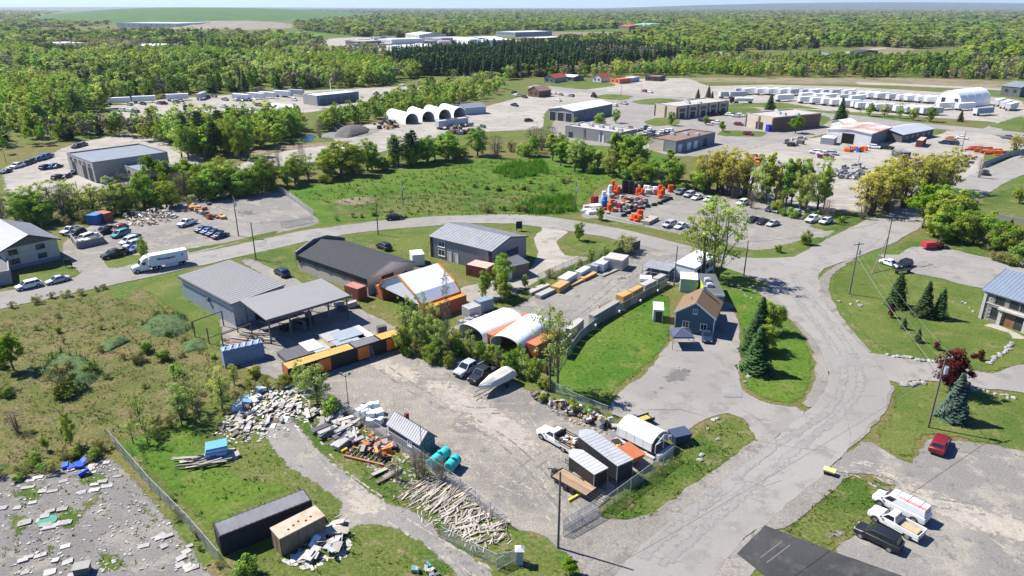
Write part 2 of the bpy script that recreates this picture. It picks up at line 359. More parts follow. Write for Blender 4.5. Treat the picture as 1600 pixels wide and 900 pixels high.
def tree(kind, x, yb, yt, label, group=None, w=1.0, name=None, world=None, h=None):
    v = TPL[kind]; k = NTREE.get(kind, 0); NTREE[kind] = k + 1; cr, tr = v[k % len(v)]
    p = world if world is not None else G(x, yb); hh = h or HG(x, yb, yt)
    nm = name or {'spruce': 'spruce_tree', 'blue': 'spruce_tree', 'pine': 'pine_tree', 'willow': 'willow_tree', 'bush': 'bush', 'olive': 'bush', 'bare': 'bare_tree', 'poplar': 'poplar_tree', 'far_spruce': 'spruce_tree'}.get(kind, 'tree')
    top = {'bush': 8.2, 'olive': 8.9}.get(kind, 10.); s = hh / top
    o = T(nm, label, 'bush' if nm == 'bush' else 'tree', p, rng.uniform(0, 2 * pi), group); o.scale = (s * w, s * w, s)
    link(bpy.data.objects.new('trunk', tr), o); link(bpy.data.objects.new('crown', cr), o)
    return o
def belt(line, n, kinds, hr, label, group, depth=6, w=(.9, 1.25), px=True):
    "trees strung along a ground line given in photo pixels"
    P = [G(*q) for q in line]; seg = [(P[i + 1] - P[i]).length for i in range(len(P) - 1)]; tot = sum(seg)
    for i in range(n):
        d = (i + rng.uniform(.1, .9)) / n * tot; k = 0
        while d > seg[k] and k < len(seg) - 1: d -= seg[k]; k += 1
        p = P[k].lerp(P[k + 1], d / seg[k]); t = (P[k + 1] - P[k]).normalized(); q = p + Vector((-t.y, t.x, 0)) * rng.uniform(-depth, depth)
        kd = kinds[rng.integers(len(kinds))]; lb, gp = label, group
        if isinstance(label, dict): lb = label[kd]; gp = group + ', ' + kd
        tree(kd, 0, 0, 0, lb, gp, rng.uniform(*w), world=q, h=rng.uniform(*hr) * (.45 if kd in ('bush', 'olive') else 1))

# woods: points carrying kind / scale / turn; the crowns of real trees in the scene are repeated on them
def woods(name, label, polys, src, wts, hr=(7, 13), smin=6.5, k=110., excl=(), nmax=60000):
    P = []; H_ = []
    for px in polys:
        pl = gpoly(px); rad = np.hypot(pl[:, 0], pl[:, 1]); az = np.arctan2(pl[:, 0], pl[:, 1])
        r0, r1, a0, a1 = max(60, rad.min()), rad.max(), az.min(), az.max()
        # sample density 1/max(smin, r/k)^2 per square metre
        rc = smin * k; A = 0
        n = int((a1 - a0) * (max(0, min(r1, rc) ** 2 - r0 ** 2) / 2 / smin ** 2)) if r0 < rc else 0
        q1 = np.sqrt(rng.uniform(r0 ** 2, min(r1, rc) ** 2, n)) if n else np.zeros(0)
        m = int((a1 - a0) * k * k * math.log(r1 / max(r0, rc))) if r1 > rc else 0
        q2 = np.exp(rng.uniform(math.log(max(r0, rc)), math.log(max(r1, rc + 1)), m)) if m else np.zeros(0)
        r = np.r_[q1, q2]; a = rng.uniform(a0, a1, len(r)); pts = np.c_[r * np.sin(a), r * np.cos(a)]; pts = pts[pip(pts, pl)]
        P.append(pts)
    P = np.vstack(P)
    for (ex, ey, er) in excl: P = P[np.hypot(P[:, 0] - ex, P[:, 1] - ey) > er]
    P = P[:nmax] if len(P) > nmax else P; n = len(P); r = np.hypot(P[:, 0], P[:, 1])
    # patches of one kind
    fld = np.sin(P[:, 0] * .021 + 1.3 * np.sin(P[:, 1] * .013)) + np.sin(P[:, 1] * .017 + P[:, 0] * .006) + rng.normal(0, .5, n)
    rk = np.argsort(np.argsort(fld)) / max(1, n); cw = np.cumsum(wts) / sum(wts); kd = np.searchsorted(cw, rk).clip(0, len(src) - 1)
    sc = rng.uniform(*hr, n) / 10 ; wd = np.maximum(1, r / k / smin)
    me = bpy.data.meshes.new(name); me.vertices.add(n); me.vertices.foreach_set('co', np.c_[P, np.full(n, -.2)].astype(np.float32).ravel())
    for a_, x in (('s', sc), ('w', sc * np.minimum(wd, 3.2) * rng.uniform(.85, 1.25, n)), ('t', rng.uniform(0, 6.28, n))): me.attributes.new(a_, 'FLOAT', 'POINT').data.foreach_set('value', x.astype(np.float32))
    me.attributes.new('kd', 'INT', 'POINT').data.foreach_set('value', kd.astype(np.int32))
    o = link(bpy.data.objects.new(name, me)); tag(o, label, None, None, 'stuff')
    ng = bpy.data.node_groups.new(name, 'GeometryNodeTree'); ng.interface.new_socket('Geometry', in_out='INPUT', socket_type='NodeSocketGeometry'); ng.interface.new_socket('Geometry', in_out='OUTPUT', socket_type='NodeSocketGeometry')
    gi = ng.nodes.new('NodeGroupInput'); go = ng.nodes.new('NodeGroupOutput'); L = ng.links.new; jn = ng.nodes.new('GeometryNodeJoinGeometry'); L(jn.outputs[0], go.inputs[0])
    def at(nm, ty): x = ng.nodes.new('GeometryNodeInputNamedAttribute'); x.data_type = ty; x.inputs[0].default_value = nm; return x.outputs[0]
    cs = ng.nodes.new('ShaderNodeCombineXYZ'); L(at('w', 'FLOAT'), cs.inputs[0]); L(at('w', 'FLOAT'), cs.inputs[1]); L(at('s', 'FLOAT'), cs.inputs[2])
    cr = ng.nodes.new('ShaderNodeCombineXYZ'); L(at('t', 'FLOAT'), cr.inputs[2]); k_ = at('kd', 'INT')
    for i, so_ in enumerate(src):
        ob = ng.nodes.new('GeometryNodeObjectInfo'); ob.transform_space = 'ORIGINAL'; ob.inputs['Object'].default_value = so_
        eq = ng.nodes.new('FunctionNodeCompare'); eq.data_type = 'INT'; eq.operation = 'EQUAL'; L(k_, eq.inputs[2]); eq.inputs[3].default_value = i
        ip = ng.nodes.new('GeometryNodeInstanceOnPoints'); L(gi.outputs[0], ip.inputs['Points']); L(eq.outputs[0], ip.inputs['Selection']); L(ob.outputs['Geometry'], ip.inputs['Instance'])
        L(cr.outputs[0], ip.inputs['Rotation']); L(cs.outputs[0], ip.inputs['Scale']); L(ip.outputs[0], jn.inputs[0])
    o.modifiers.new('scatter', 'NODES').node_group = ng
    return o

# grass tufts and weeds: one mesh per patch
def tufts(name, label, px, dens, hgt, mat, spread=.16, blades=4, px_excl=None, width=.05):
    pl = gpoly(px); lo, hi = pl.min(0), pl.max(0); n = int((hi - lo).prod() * dens); P = rng.uniform(lo, hi, (n, 2)); P = P[pip(P, pl)]
    f = np.sin(P[:, 0] * .9 + 2 * np.sin(P[:, 1] * .5)) + np.sin(P[:, 1] * 1.1 + P[:, 0] * .4) + rng.normal(0, .9, len(P)); P = P[f > -.4]; f = f[f > -.4]
    for e in (px_excl or ()): P = P[~pip(P, gpoly(e))]
    n = len(P); idx = np.repeat(np.arange(n), blades); m = len(idx); b = np.c_[P[idx] + rng.normal(0, spread * .5, (m, 2)), np.zeros(m)]
    th = rng.uniform(0, 2 * pi, m); d = np.c_[np.cos(th), np.sin(th), np.zeros(m)]; h = rng.uniform(*hgt, n)[idx] * rng.uniform(.6, 1.1, m)
    wv = np.c_[-np.sin(th), np.cos(th), np.zeros(m)] * width * rng.uniform(.7, 1.6, m)[:, None] * (h / np.mean(hgt))[:, None]
    tip = b + d * (spread * rng.uniform(.2, 1.2, m) * h / np.mean(hgt))[:, None] + np.c_[np.zeros((m, 2)), h]
    v = np.stack([b - wv, b + wv, tip], 1).reshape(-1, 3); t = np.repeat(np.clip(rng.uniform(0, .8, n)[idx] + rng.uniform(-.1, .3, m), 0, 1), 3)
    o = link(bpy.data.objects.new(name, npmesh(name, v, np.arange(3 * m).reshape(-1, 3), mat, {'tint': t}))); tag(o, label, None, None, 'stuff'); return o
# ---------------------------------------------------------------- ground
SCRUB = GM('scrub', (.115, .11, .035), (.075, .115, .022), (.15, .12, .06), .02, .22, 2.2, fvar=.45, bump=.8, fade=False, c4_=(.055, .10, .016), s4=.6)
GRASS = GM('grass_lawn', (.065, .10, .018), (.10, .125, .03), (.155, .145, .055), .06, .2, 3.2, r1=(.38, .6), r2=(.5, .72), edge_noise=.9, c4_=(.045, .085, .014), s4=.5, fvar=.38, bump=.7)
ROUGH = GM('grass_rough', (.05, .09, .014), (.095, .115, .028), (.16, .14, .07), .05, .35, 2.6, r2=(.52, .66), fvar=.5, bump=.9, edge_noise=1.0)
LUSH = GM('grass_lush', (.045, .11, .011), (.078, .13, .018), (.15, .145, .045), .05, .22, 2.0, r1=(.38, .6), r2=(.5, .72), edge_noise=.9, c4_=(.035, .08, .012), s4=.5, fvar=.42, bump=.8)
FIELD = GM('field', (.088, .103, .028), (.122, .118, .042), (.155, .118, .062), .06, .3, 2.4, r2=(.46, .6), fvar=.5, bump=1.0, c4_=(.05, .078, .018), r4=(.52, .63), s4=.6)
ASPH = GM('asphalt_worn', (.218, .207, .19), (.245, .233, .215), (.193, .183, .168), .04, .25, 9, fvar=.13, bump=.12, edge_noise=.35, c4_=(.24, .23, .215), s4=.8)
ASPHD = GM('asphalt_new', (.042, .043, .045), (.055, .055, .056), (.07, .068, .066), .1, .4, 9, fvar=.2, bump=.15, edge_noise=.08)
DRIVE = GM('asphalt_drive', (.212, .2, .184), (.243, .228, .208), (.185, .174, .16), .05, .3, 7, fvar=.16, bump=.15, edge_noise=.35)
SHOUL = GM('shoulder_gravel', (.19, .175, .155), (.23, .21, .19), (.15, .14, .125), .06, .4, 4, fvar=.3, bump=.4, edge_noise=.3)
GRAV = GM('gravel_grey', (.178, .168, .155), (.215, .202, .183), (.255, .235, .198), .045, .2, 4.5, fvar=.26, bump=.4, c4_=(.135, .13, .128), r4=(.55, .66), s4=.5)
YARD = GM('gravel_yard', (.168, .157, .144), (.218, .201, .178), (.27, .24, .198), .06, .4, 4, r2=(.46, .66), fvar=.34, bump=.7, streak=(R(35), .12, 1.0, (.255, .23, .195)), c4_=(.125, .12, .118), r4=(.57, .68), s4=.35)
DARKG = GM('gravel_dark', (.148, .141, .133), (.183, .173, .16), (.22, .203, .175), .05, .25, 4, fvar=.28, bump=.4, c4_=(.20, .185, .165), r4=(.58, .7), s4=.3)
SAND = GM('dirt_pale', (.26, .24, .21), (.31, .285, .25), (.21, .195, .172), .04, .2, 3, fvar=.2, bump=.3, streak=(R(15), .2, 1.0, (.35, .32, .28)))
PATCH = GM('dirt_brown', (.17, .13, .09), (.22, .17, .12), (.11, .09, .065), .2, .6, 4, fvar=.3, bump=.5, edge_noise=1.0)
STAIN = GM('asphalt_stain', (.11, .104, .098), (.13, .124, .117), (.15, .142, .133), .3, .8, 6, fvar=.25, edge_noise=1.0)
WORN = GM('gravel_worn', (.33, .295, .245), (.29, .262, .225), (.24, .22, .195), .3, .5, 4, fvar=.22, edge_noise=1.2)
DIRTF = GM('field_dirt', (.21, .17, .12), (.16, .14, .08), (.11, .12, .045), .02, .1, .8, fvar=.2, edge_noise=1.0)
WATER = M('pond_water', (.02, .03, .03), .25, 0, spec=.25)

g = MB(); N_ = 30; xs = [math.copysign(abs(i / N_) ** 2.2, i) * 30000 for i in range(-N_, N_ + 1)]; ys = [-200 + (j / N_) ** 2.4 * 30000 for j in range(N_ + 1)]
g.v = [(x, y, -.02) for y in ys for x in xs]; k = 2 * N_ + 1
g.f = [(j * k + i, j * k + i + 1, (j + 1) * k + i + 1, (j + 1) * k + i) for j in range(N_) for i in range(k - 1)]; g.mi = [0] * len(g.f)
tag(g.obj('ground', SCRUB), kind='structure')

L1, L2, L3, L4, L5, L6 = 1, 2, 3, 4, 5, 6
# far land
for nm, px, mt, ly, fw in [
    ('field', [(800, 60), (840, 50), (985, 50), (1000, 57), (930, 62)], DIRTF, 1, 20), ('field', [(800, 46), (1000, 44), (1010, 49), (820, 50)], LUSH, 1, 20),
    ('field', [(930, 123), (1110, 121), (1440, 122), (1600, 130), (1600, 150), (1540, 140), (1340, 133), (1160, 130), (1080, 128)], DIRTF, 1, 6),
    ('field', [(1060, 92), (1140, 88), (1250, 78), (1420, 80), (1400, 92), (1250, 96), (1100, 97)], GRASS, 1, 8),
    ('field', [(1340, 74), (1430, 72), (1425, 84), (1350, 86)], DIRTF, 2, 8), ('field', [(1540, 66), (1600, 62), (1600, 72), (1540, 76)], DIRTF, 1, 8),
    ('track', [(1190, 91), (1265, 87), (1380, 74), (1384, 76), (1268, 90), (1192, 94)], SAND, 2, 3), ('track', [(1338, 128), (1400, 130), (1560, 138), (1560, 141), (1400, 134), (1340, 132)], SAND, 2, 3),
    ('track', [(1560, 96), (1600, 93), (1600, 96), (1562, 99)], SAND, 2, 3),
    ('field', [(280, 52), (400, 46), (540, 50), (560, 56), (420, 58)], LUSH, 1, 20),
    ('industrial_yard', [(500, 62), (560, 58), (700, 64), (840, 62), (830, 74), (640, 80), (520, 76)], SAND, 1, 10),
    ('industrial_yard', [(0, 88), (60, 80), (140, 78), (130, 86), (60, 92)], SAND, 1, 10), ('industrial_yard', [(170, 70), (270, 68), (280, 82), (180, 84)], GRAV, 1, 10),
    ('track', [(760, 118), (820, 112), (830, 116), (770, 122)], SAND, 2, 4)]:
    sheet(nm, px, mt, ly, fw)
# the yards, lots and roads beyond the street
sheet('trailer_yard', [(160, 168), (200, 160), (300, 152), (420, 144), (560, 138), (650, 134), (655, 142), (600, 152), (560, 166), (480, 176), (400, 180), (330, 184), (200, 188)], SAND, 1, 3)
sheet('scrap_yard', [(0, 300), (0, 262), (60, 246), (110, 225), (200, 208), (270, 212), (290, 235), (330, 240), (300, 270), (240, 300), (140, 300), (60, 330), (0, 345)], SAND, 1, 4)
sheet('depot_yard', [(360, 262), (420, 240), (520, 222), (500, 210), (560, 196), (610, 190), (690, 182), (780, 160), (850, 142), (960, 142), (960, 160), (860, 172), (850, 200), (790, 205), (720, 208), (640, 226), (560, 248), (480, 256), (400, 268)], SAND, 1, 3)
sheet('earth_bank', [(350, 246), (430, 228), (545, 219), (548, 224), (440, 236), (360, 252)], PATCH, 2, 3)
sheet('earth_bank', [(490, 215), (520, 204), (600, 200), (580, 212), (520, 218)], DARKG, 2, 3)
sheet('lorry_park', [(820, 136), (900, 126), (1070, 122), (1110, 134), (1200, 132), (1340, 136), (1500, 146), (1600, 158), (1600, 200), (1540, 190), (1340, 176), (1200, 168), (1060, 152), (940, 150)], SAND, 1, 3)
sheet('business_park_pavement', [(855, 205), (880, 175), (960, 152), (1060, 152), (1200, 170), (1340, 180), (1440, 195), (1420, 215), (1300, 208), (1180, 240), (1060, 245), (1000, 232), (900, 225)], DRIVE, 2, 2)
sheet('contractor_yard', [(1130, 262), (1150, 240), (1200, 225), (1300, 212), (1380, 222), (1440, 205), (1530, 205), (1600, 225), (1600, 245), (1530, 275), (1470, 300), (1380, 330), (1280, 330), (1190, 310), (1120, 300)], SAND, 2, 2)
sheet('far_road', [(840, 131), (930, 141), (1060, 152), (1200, 168), (1330, 183), (1440, 192), (1600, 207), (1600, 215), (1430, 198), (1320, 189), (1190, 174), (1060, 157), (920, 146), (836, 136)], ASPH, 3, 1.5)
sheet('far_road', [(1530, 202), (1590, 180), (1600, 178), (1600, 186), (1560, 206)], ASPH, 3, 1.5)
for px in ([(820, 131), (850, 128), (930, 124), (965, 133), (915, 140), (870, 136)], [(925, 150), (955, 147), (990, 150), (975, 157), (930, 154)], [(985, 158), (1030, 153), (1070, 157), (1040, 164), (1000, 163)],
           [(1003, 190), (1030, 183), (1065, 188), (1060, 195), (1020, 197)], [(1110, 165), (1180, 168), (1190, 174), (1150, 182), (1112, 180)], [(1270, 178), (1300, 184), (1290, 196), (1262, 200), (1250, 190)],
           [(1545, 196), (1600, 180), (1600, 205), (1560, 201)], [(1448, 206), (1480, 202), (1478, 208), (1452, 214)], [(1115, 165), (1220, 160), (1330, 178), (1460, 190), (1500, 192), (1440, 188), (1300, 172)],
           [(1535, 240), (1600, 232), (1600, 240), (1560, 256), (1540, 258)], [(1130, 203), (1200, 206), (1190, 214), (1120, 212)], [(1480, 305), (1530, 280), (1545, 270), (1540, 285), (1470, 325), (1370, 345), (1350, 340)]):
    sheet('grass_verge', px, GRASS, 4, 2)
sheet('meadow', [(440, 300), (520, 282), (600, 272), (690, 254), (760, 246), (850, 246), (880, 222), (960, 232), (1000, 240), (1060, 250), (990, 275), (940, 292), (920, 318), (900, 336), (800, 335), (700, 335), (620, 341), (530, 350), (490, 345)], LUSH, 1, 3)
sheet('meadow', [(500, 322), (600, 300), (760, 300), (880, 310), (890, 332), (790, 332), (660, 335), (540, 345)], ROUGH, 2, 6)
sheet('field_dirt', [(510, 315), (560, 305), (600, 308), (590, 318), (540, 324)], DIRTF, 3, 5)
sheet('drum_lot', [(905, 338), (920, 318), (955, 290), (1040, 285), (1090, 300), (1180, 312), (1260, 325), (1320, 345), (1300, 368), (1240, 385), (1180, 392), (1090, 375), (1000, 358), (930, 346)], GRAV, 2, 1.5)
sheet('grass_verge', [(905, 346), (960, 350), (1040, 368), (1120, 390), (1180, 396), (1175, 390), (1110, 376), (1000, 352), (930, 340)], ROUGH, 3, 1)
sheet('grass_verge', [(1195, 393), (1240, 377), (1290, 368), (1285, 378), (1240, 394), (1205, 399)], ROUGH, 3, 1)
sheet('grass_verge', [(1262, 352), (1300, 340), (1370, 330), (1330, 356), (1290, 362)], ROUGH, 3, 1.5)
sheet('junk_lot', [(95, 380), (140, 352), (200, 340), (240, 322), (330, 302), (440, 294), (490, 330), (500, 350), (400, 372), (320, 394), (215, 418), (130, 440), (95, 420)], GRAV, 2, 1.5)
sheet('grass_verge', [(0, 452), (20, 430), (90, 407), (132, 428), (60, 446)], GRASS, 4, 1)
sheet('grass_verge', [(160, 408), (215, 396), (225, 408), (175, 420)], GRASS, 4, 1)
sheet('grass_verge', [(288, 389), (345, 380), (440, 358), (430, 366), (330, 388), (296, 395)], ROUGH, 4, 1)
# streets
sheet('street', [(0, 456), (60, 446), (130, 430), (210, 414), (330, 391), (400, 376), (480, 359), (560, 349), (620, 342), (700, 337), (800, 335), (860, 339), (930, 350), (1000, 364), (1080, 385), (1130, 398), (1180, 403), (1240, 401), (1290, 374), (1345, 347), (1390, 327), (1445, 302), (1500, 280), (1550, 259), (1600, 246), (1760, 236), (1760, 256), (1600, 274), (1530, 311), (1455, 347), (1395, 381), (1340, 402), (1290, 420), (1265, 440), (1240, 462), (1205, 447), (1140, 421), (1110, 411), (1050, 397), (960, 374), (880, 360), (800, 350), (720, 350), (640, 356), (560, 364), (500, 374), (420, 391), (300, 419), (200, 441), (100, 462), (0, 484), (-40, 492), (-40, 462)], ASPH, 10, .5)
sheet('road', [(850, 1010), (930, 925), (1000, 852), (1060, 802), (1130, 747), (1190, 702), (1240, 656), (1270, 632), (1290, 600), (1290, 570), (1275, 538), (1240, 498), (1205, 455), (1190, 420), (1235, 405), (1275, 415), (1282, 440), (1285, 465), (1310, 498), (1335, 528), (1362, 552), (1392, 558), (1394, 598), (1385, 640), (1340, 690), (1300, 732), (1262, 765), (1198, 822), (1165, 842), (1095, 930), (1020, 1020)], ASPH, 10.4, .5)
sheet('gravel_shoulder', [(1180, 445), (1215, 455), (1252, 495), (1285, 540), (1298, 572), (1296, 604), (1278, 636), (1250, 636), (1268, 605), (1273, 572), (1262, 535), (1225, 490), (1190, 462)], SHOUL, 9, .4)
sheet('gravel_shoulder', [(1340, 398), (1300, 418), (1280, 435), (1278, 452), (1295, 490), (1325, 528), (1350, 553), (1365, 552), (1335, 520), (1312, 488), (1296, 455), (1300, 432), (1335, 405)], SHOUL, 9, .4)
sheet('gravel_shoulder', [(940, 810), (985, 812), (1030, 792), (1110, 735), (1190, 680), (1222, 702), (1150, 764), (1080, 822), (1020, 872), (975, 915), (880, 960), (915, 880), (890, 840)], SHOUL, 9, .5)
sheet('gravel_shoulder', [(1400, 600), (1388, 640), (1360, 675), (1310, 718), (1295, 735), (1340, 742), (1390, 752), (1330, 748), (1230, 826), (1176, 824), (1242, 755), (1322, 682), (1362, 638), (1378, 598)], SHOUL, 9, .5)
sheet('house_driveway', [(945, 640), (975, 603), (1005, 585), (1035, 545), (1050, 528), (1110, 505), (1130, 470), (1146, 472), (1156, 505), (1160, 545), (1158, 588), (1166, 612), (1205, 630), (1245, 634), (1265, 640), (1205, 694), (1180, 690), (1160, 655), (1140, 648), (1112, 652), (1080, 672), (1055, 690), (1005, 660), (965, 652)], DRIVE, 4, .8)
sheet('oil_stain', [(1028, 592), (1050, 572), (1075, 570), (1088, 582), (1080, 598), (1050, 604)], STAIN, 5, 3)
sheet('gravel_yard', [(440, 600), (478, 578), (630, 530), (720, 556), (800, 592), (855, 625), (930, 653), (965, 662), (1045, 688), (1052, 712), (1000, 740), (960, 772), (938, 800), (960, 815), (1010, 815), (1055, 805), (1000, 860), (950, 920), (905, 900), (880, 868), (840, 838), (790, 824), (700, 764), (640, 718), (560, 664), (500, 628)], YARD, 3, 1)
for px in ([(640, 600), (700, 590), (760, 620), (830, 660), (850, 700), (820, 720), (760, 690), (690, 640)], [(555, 560), (600, 552), (660, 575), (690, 600), (640, 605), (590, 590)], [(830, 740), (870, 760), (905, 800), (930, 830), (960, 870), (930, 880), (890, 830), (850, 790)], [(870, 655), (960, 675), (950, 690), (900, 680)]):
    sheet('worn_track', px, WORN, 4, 3.5)
sheet('storage_yard', [(690, 520), (750, 492), (800, 478), (870, 440), (920, 410), (975, 385), (1010, 375), (1070, 388), (1120, 408), (1085, 440), (1040, 448), (960, 482), (905, 525), (875, 550), (830, 530), (770, 540)], GRAV, 3, 1)
sheet('gravel_lane', [(700, 470), (720, 448), (760, 440), (820, 425), (838, 395), (832, 372), (850, 352), (890, 362), (872, 378), (885, 398), (925, 402), (895, 418), (850, 436), (800, 462), (750, 480)], SAND, 3, 1)
sheet('canopy_yard', [(372, 408), (395, 404), (440, 424), (500, 452), (560, 480), (620, 510), (640, 535), (450, 592), (420, 590), (350, 562), (340, 500), (420, 470), (440, 450), (400, 425)], GRAV, 3, 1)
for px, mt in (([(215, 450), (285, 428), (300, 470), (350, 510), (345, 550), (320, 540), (270, 490), (235, 462)], GRASS), ([(375, 400), (430, 386), (470, 378), (470, 420), (560, 468), (640, 510), (600, 500), (500, 446), (440, 418)], GRASS),
               ([(540, 372), (620, 356), (720, 351), (850, 355), (835, 366), (760, 352), (680, 372), (672, 400), (720, 430), (660, 410), (600, 385)], GRASS), ([(876, 378), (890, 367), (960, 376), (1005, 388), (960, 398), (900, 392)], GRASS),
               ([(780, 475), (860, 425), (905, 408), (985, 380), (1000, 384), (930, 410), (870, 445), (800, 482)], ROUGH),
               ([(868, 560), (905, 530), (935, 505), (985, 480), (1040, 452), (1050, 470), (1046, 535), (1005, 582), (975, 600), (945, 632), (905, 640), (850, 600)], LUSH),
               ([(1040, 440), (1085, 432), (1130, 415), (1185, 440), (1225, 490), (1262, 535), (1274, 575), (1266, 612), (1250, 632), (1200, 628), (1164, 608), (1156, 588), (1162, 545), (1150, 500), (1140, 470), (1100, 440)], LUSH),
               ([(1300, 432), (1330, 408), (1390, 402), (1420, 426), (1470, 436), (1535, 450), (1560, 500), (1760, 520), (1760, 545), (1585, 575), (1545, 583), (1465, 567), (1395, 556), (1345, 522), (1300, 455)], GRASS),
               ([(1396, 600), (1440, 596), (1560, 612), (1760, 635), (1760, 735), (1470, 682), (1440, 690), (1422, 722), (1362, 692), (1388, 640)], GRASS),
               ([(1385, 392), (1410, 378), (1460, 352), (1530, 318), (1760, 312), (1760, 432), (1540, 402), (1460, 384), (1420, 390)], ROUGH), ([(1535, 316), (1575, 294), (1760, 266), (1760, 318)], ROUGH),
               ([(1222, 828), (1270, 785), (1322, 743), (1392, 756), (1372, 800), (1350, 822), (1310, 845), (1285, 862)], ROUGH), ([(1090, 925), (1150, 880), (1215, 905), (1200, 940)], ROUGH),
               ([(930, 806), (965, 770), (1010, 740), (1060, 705), (1115, 652), (1140, 648), (1165, 660), (1188, 690), (1130, 732), (1060, 785), (1010, 816), (965, 818)], ROUGH)):
    sheet('grass', px, mt, 6 if mt is not LUSH else 5, 1.6)
sheet('side_drive', [(1360, 553), (1395, 556), (1465, 567), (1545, 583), (1590, 570), (1760, 556), (1760, 632), (1560, 610), (1440, 595), (1393, 600)], DRIVE, 10.8, .5)
sheet('parking_lot', [(1370, 398), (1400, 398), (1425, 386), (1465, 384), (1540, 402), (1760, 434), (1760, 480), (1535, 452), (1470, 436), (1415, 424)], DRIVE, 11.2, .5)
sheet('gravel_parking', [(1290, 735), (1345, 742), (1395, 752), (1375, 800), (1350, 824), (1310, 848), (1285, 868), (1200, 826), (1420, 930), (1560, 1000), (1760, 1000), (1760, 735), (1470, 684), (1442, 690), (1420, 722), (1362, 690), (1340, 690)], GRAV, 5, .8)
sheet('worn_track', [(1320, 715), (1370, 722), (1480, 770), (1760, 850), (1760, 900), (1500, 830), (1380, 760)], WORN, 6, 3.5)
sheet('gravel_heap', [(1278, 838), (1290, 822), (1318, 822), (1335, 838), (1310, 848)], SHOUL, 7, 2)
sheet('gravel_shoulder', [(1070, 940), (1140, 860), (1190, 815), (1215, 830), (1200, 870), (1160, 920), (1130, 960)], SHOUL, 9.2, .6)
sheet('dark_driveway', [(1150, 866), (1194, 820), (1240, 838), (1300, 861), (1400, 896), (1520, 945), (1480, 1010), (1300, 1010), (1210, 912)], ASPHD, 11.6, .15, jit=.03, rnd=0)
def cracks(parent, mat, lines, w=.07, jit=.12):
    for px in lines:
        P = [G(*q) for q in px]; pts = []
        for a, b in zip(P, P[1:]):
            k = max(2, int((b - a).length / .7)); d = (b - a).normalized(); nrm = Vector((-d.y, d.x, 0))
            pts += [a.lerp(b, i / k) + nrm * rng.normal(0, jit) for i in range(k)]
        m = MB(); vs = []; z = 11.4 * .006 + .012
        for i, p in enumerate(pts):
            d = (pts[min(i + 1, len(pts) - 1)] - pts[max(0, i - 1)]).normalized(); q = Vector((-d.y, d.x, 0)) * w * (rng.uniform(.4, 1.2) if jit else 1) * .5; vs += [(p.x + q.x, p.y + q.y, z), (p.x - q.x, p.y - q.y, z)]
        m.add(vs, [(2 * i, 2 * i + 1, 2 * i + 3, 2 * i + 2) for i in range(len(pts) - 1)]); m.obj('crack', mat, parent)
road_o = next(o for o in COL.objects if o.name == 'road'); CRK = M('tar_seal', (.155, .15, .143), .8, .2)
cracks(road_o, CRK, [[(1100, 800), (1140, 768), (1170, 738), (1200, 714), (1225, 690)], [(1110, 760), (1165, 775), (1205, 790)], [(1180, 690), (1240, 700), (1300, 706)], [(1245, 640), (1300, 655), (1345, 660)], [(1090, 830), (1125, 850)], [(1020, 870), (1080, 880)], [(1305, 560), (1345, 575), (1385, 572)], [(1250, 500), (1300, 510)], [(1285, 610), (1320, 640), (1330, 690)], [(1150, 745), (1190, 760), (1230, 750)], [(1215, 445), (1270, 450)], [(1060, 800), (1100, 812), (1120, 806)]])
cracks(road_o, CRK, [[(1160, 640), (1185, 655), (1215, 660)], [(1000, 640), (1060, 640), (1100, 650)], [(1300, 410), (1250, 425), (1210, 440)]], .07)
PTCH = GM('asphalt_patch', (.212, .205, .195), (.235, .227, .217), (.195, .188, .178), .1, .4, 9, fvar=.14, edge_noise=.12)
for px in ([(1120, 760), (1150, 738), (1172, 752), (1142, 776)], [(1300, 560), (1330, 556), (1345, 570), (1312, 576)], [(1130, 600), (1155, 600), (1160, 622), (1130, 620)], [(420, 380), (450, 374), (455, 379), (424, 386)], [(900, 353), (940, 358), (936, 363), (898, 357)], [(1420, 325), (1440, 314), (1452, 320), (1430, 331)]): sheet('road_patch', px, PTCH, 12.5, .25)
for px in ([(1100, 335), (1140, 345), (1130, 355), (1090, 345)], [(1060, 600), (1020, 625), (1000, 618), (1040, 596)], [(1440, 405), (1480, 415), (1470, 425), (1430, 414)], [(360, 330), (400, 325), (410, 335), (370, 342)], [(640, 570), (680, 585), (660, 600), (620, 585)], [(1480, 770), (1520, 790), (1500, 810), (1460, 790)], [(1500, 850), (1560, 870), (1540, 890), (1490, 870)], [(960, 430), (990, 425), (985, 440), (950, 445)]): sheet('stain', px, STAIN, 11.9, 7)
LINE = M('line_pale', (.13, .129, .126), .8, .15); dd_ = next(o for o in COL.objects if o.name == 'dark_driveway'); cracks(dd_, LINE, [[(1188, 872), (1228, 842)], [(1198, 880), (1240, 848)]], .12, 0)
TRKD = GM('track_dark', (.15, .143, .134), (.17, .162, .15), (.135, .13, .122), .3, .5, 5, fvar=.2, edge_noise=1.3); TRKL = GM('track_pale', (.28, .255, .218), (.30, .275, .235), (.25, .23, .2), .3, .5, 5, fvar=.2, edge_noise=1.3); LANE = GM('lane_worn', (.214, .206, .193), (.238, .229, .215), (.202, .194, .182), .1, .4, 9, fvar=.12, edge_noise=1.2)
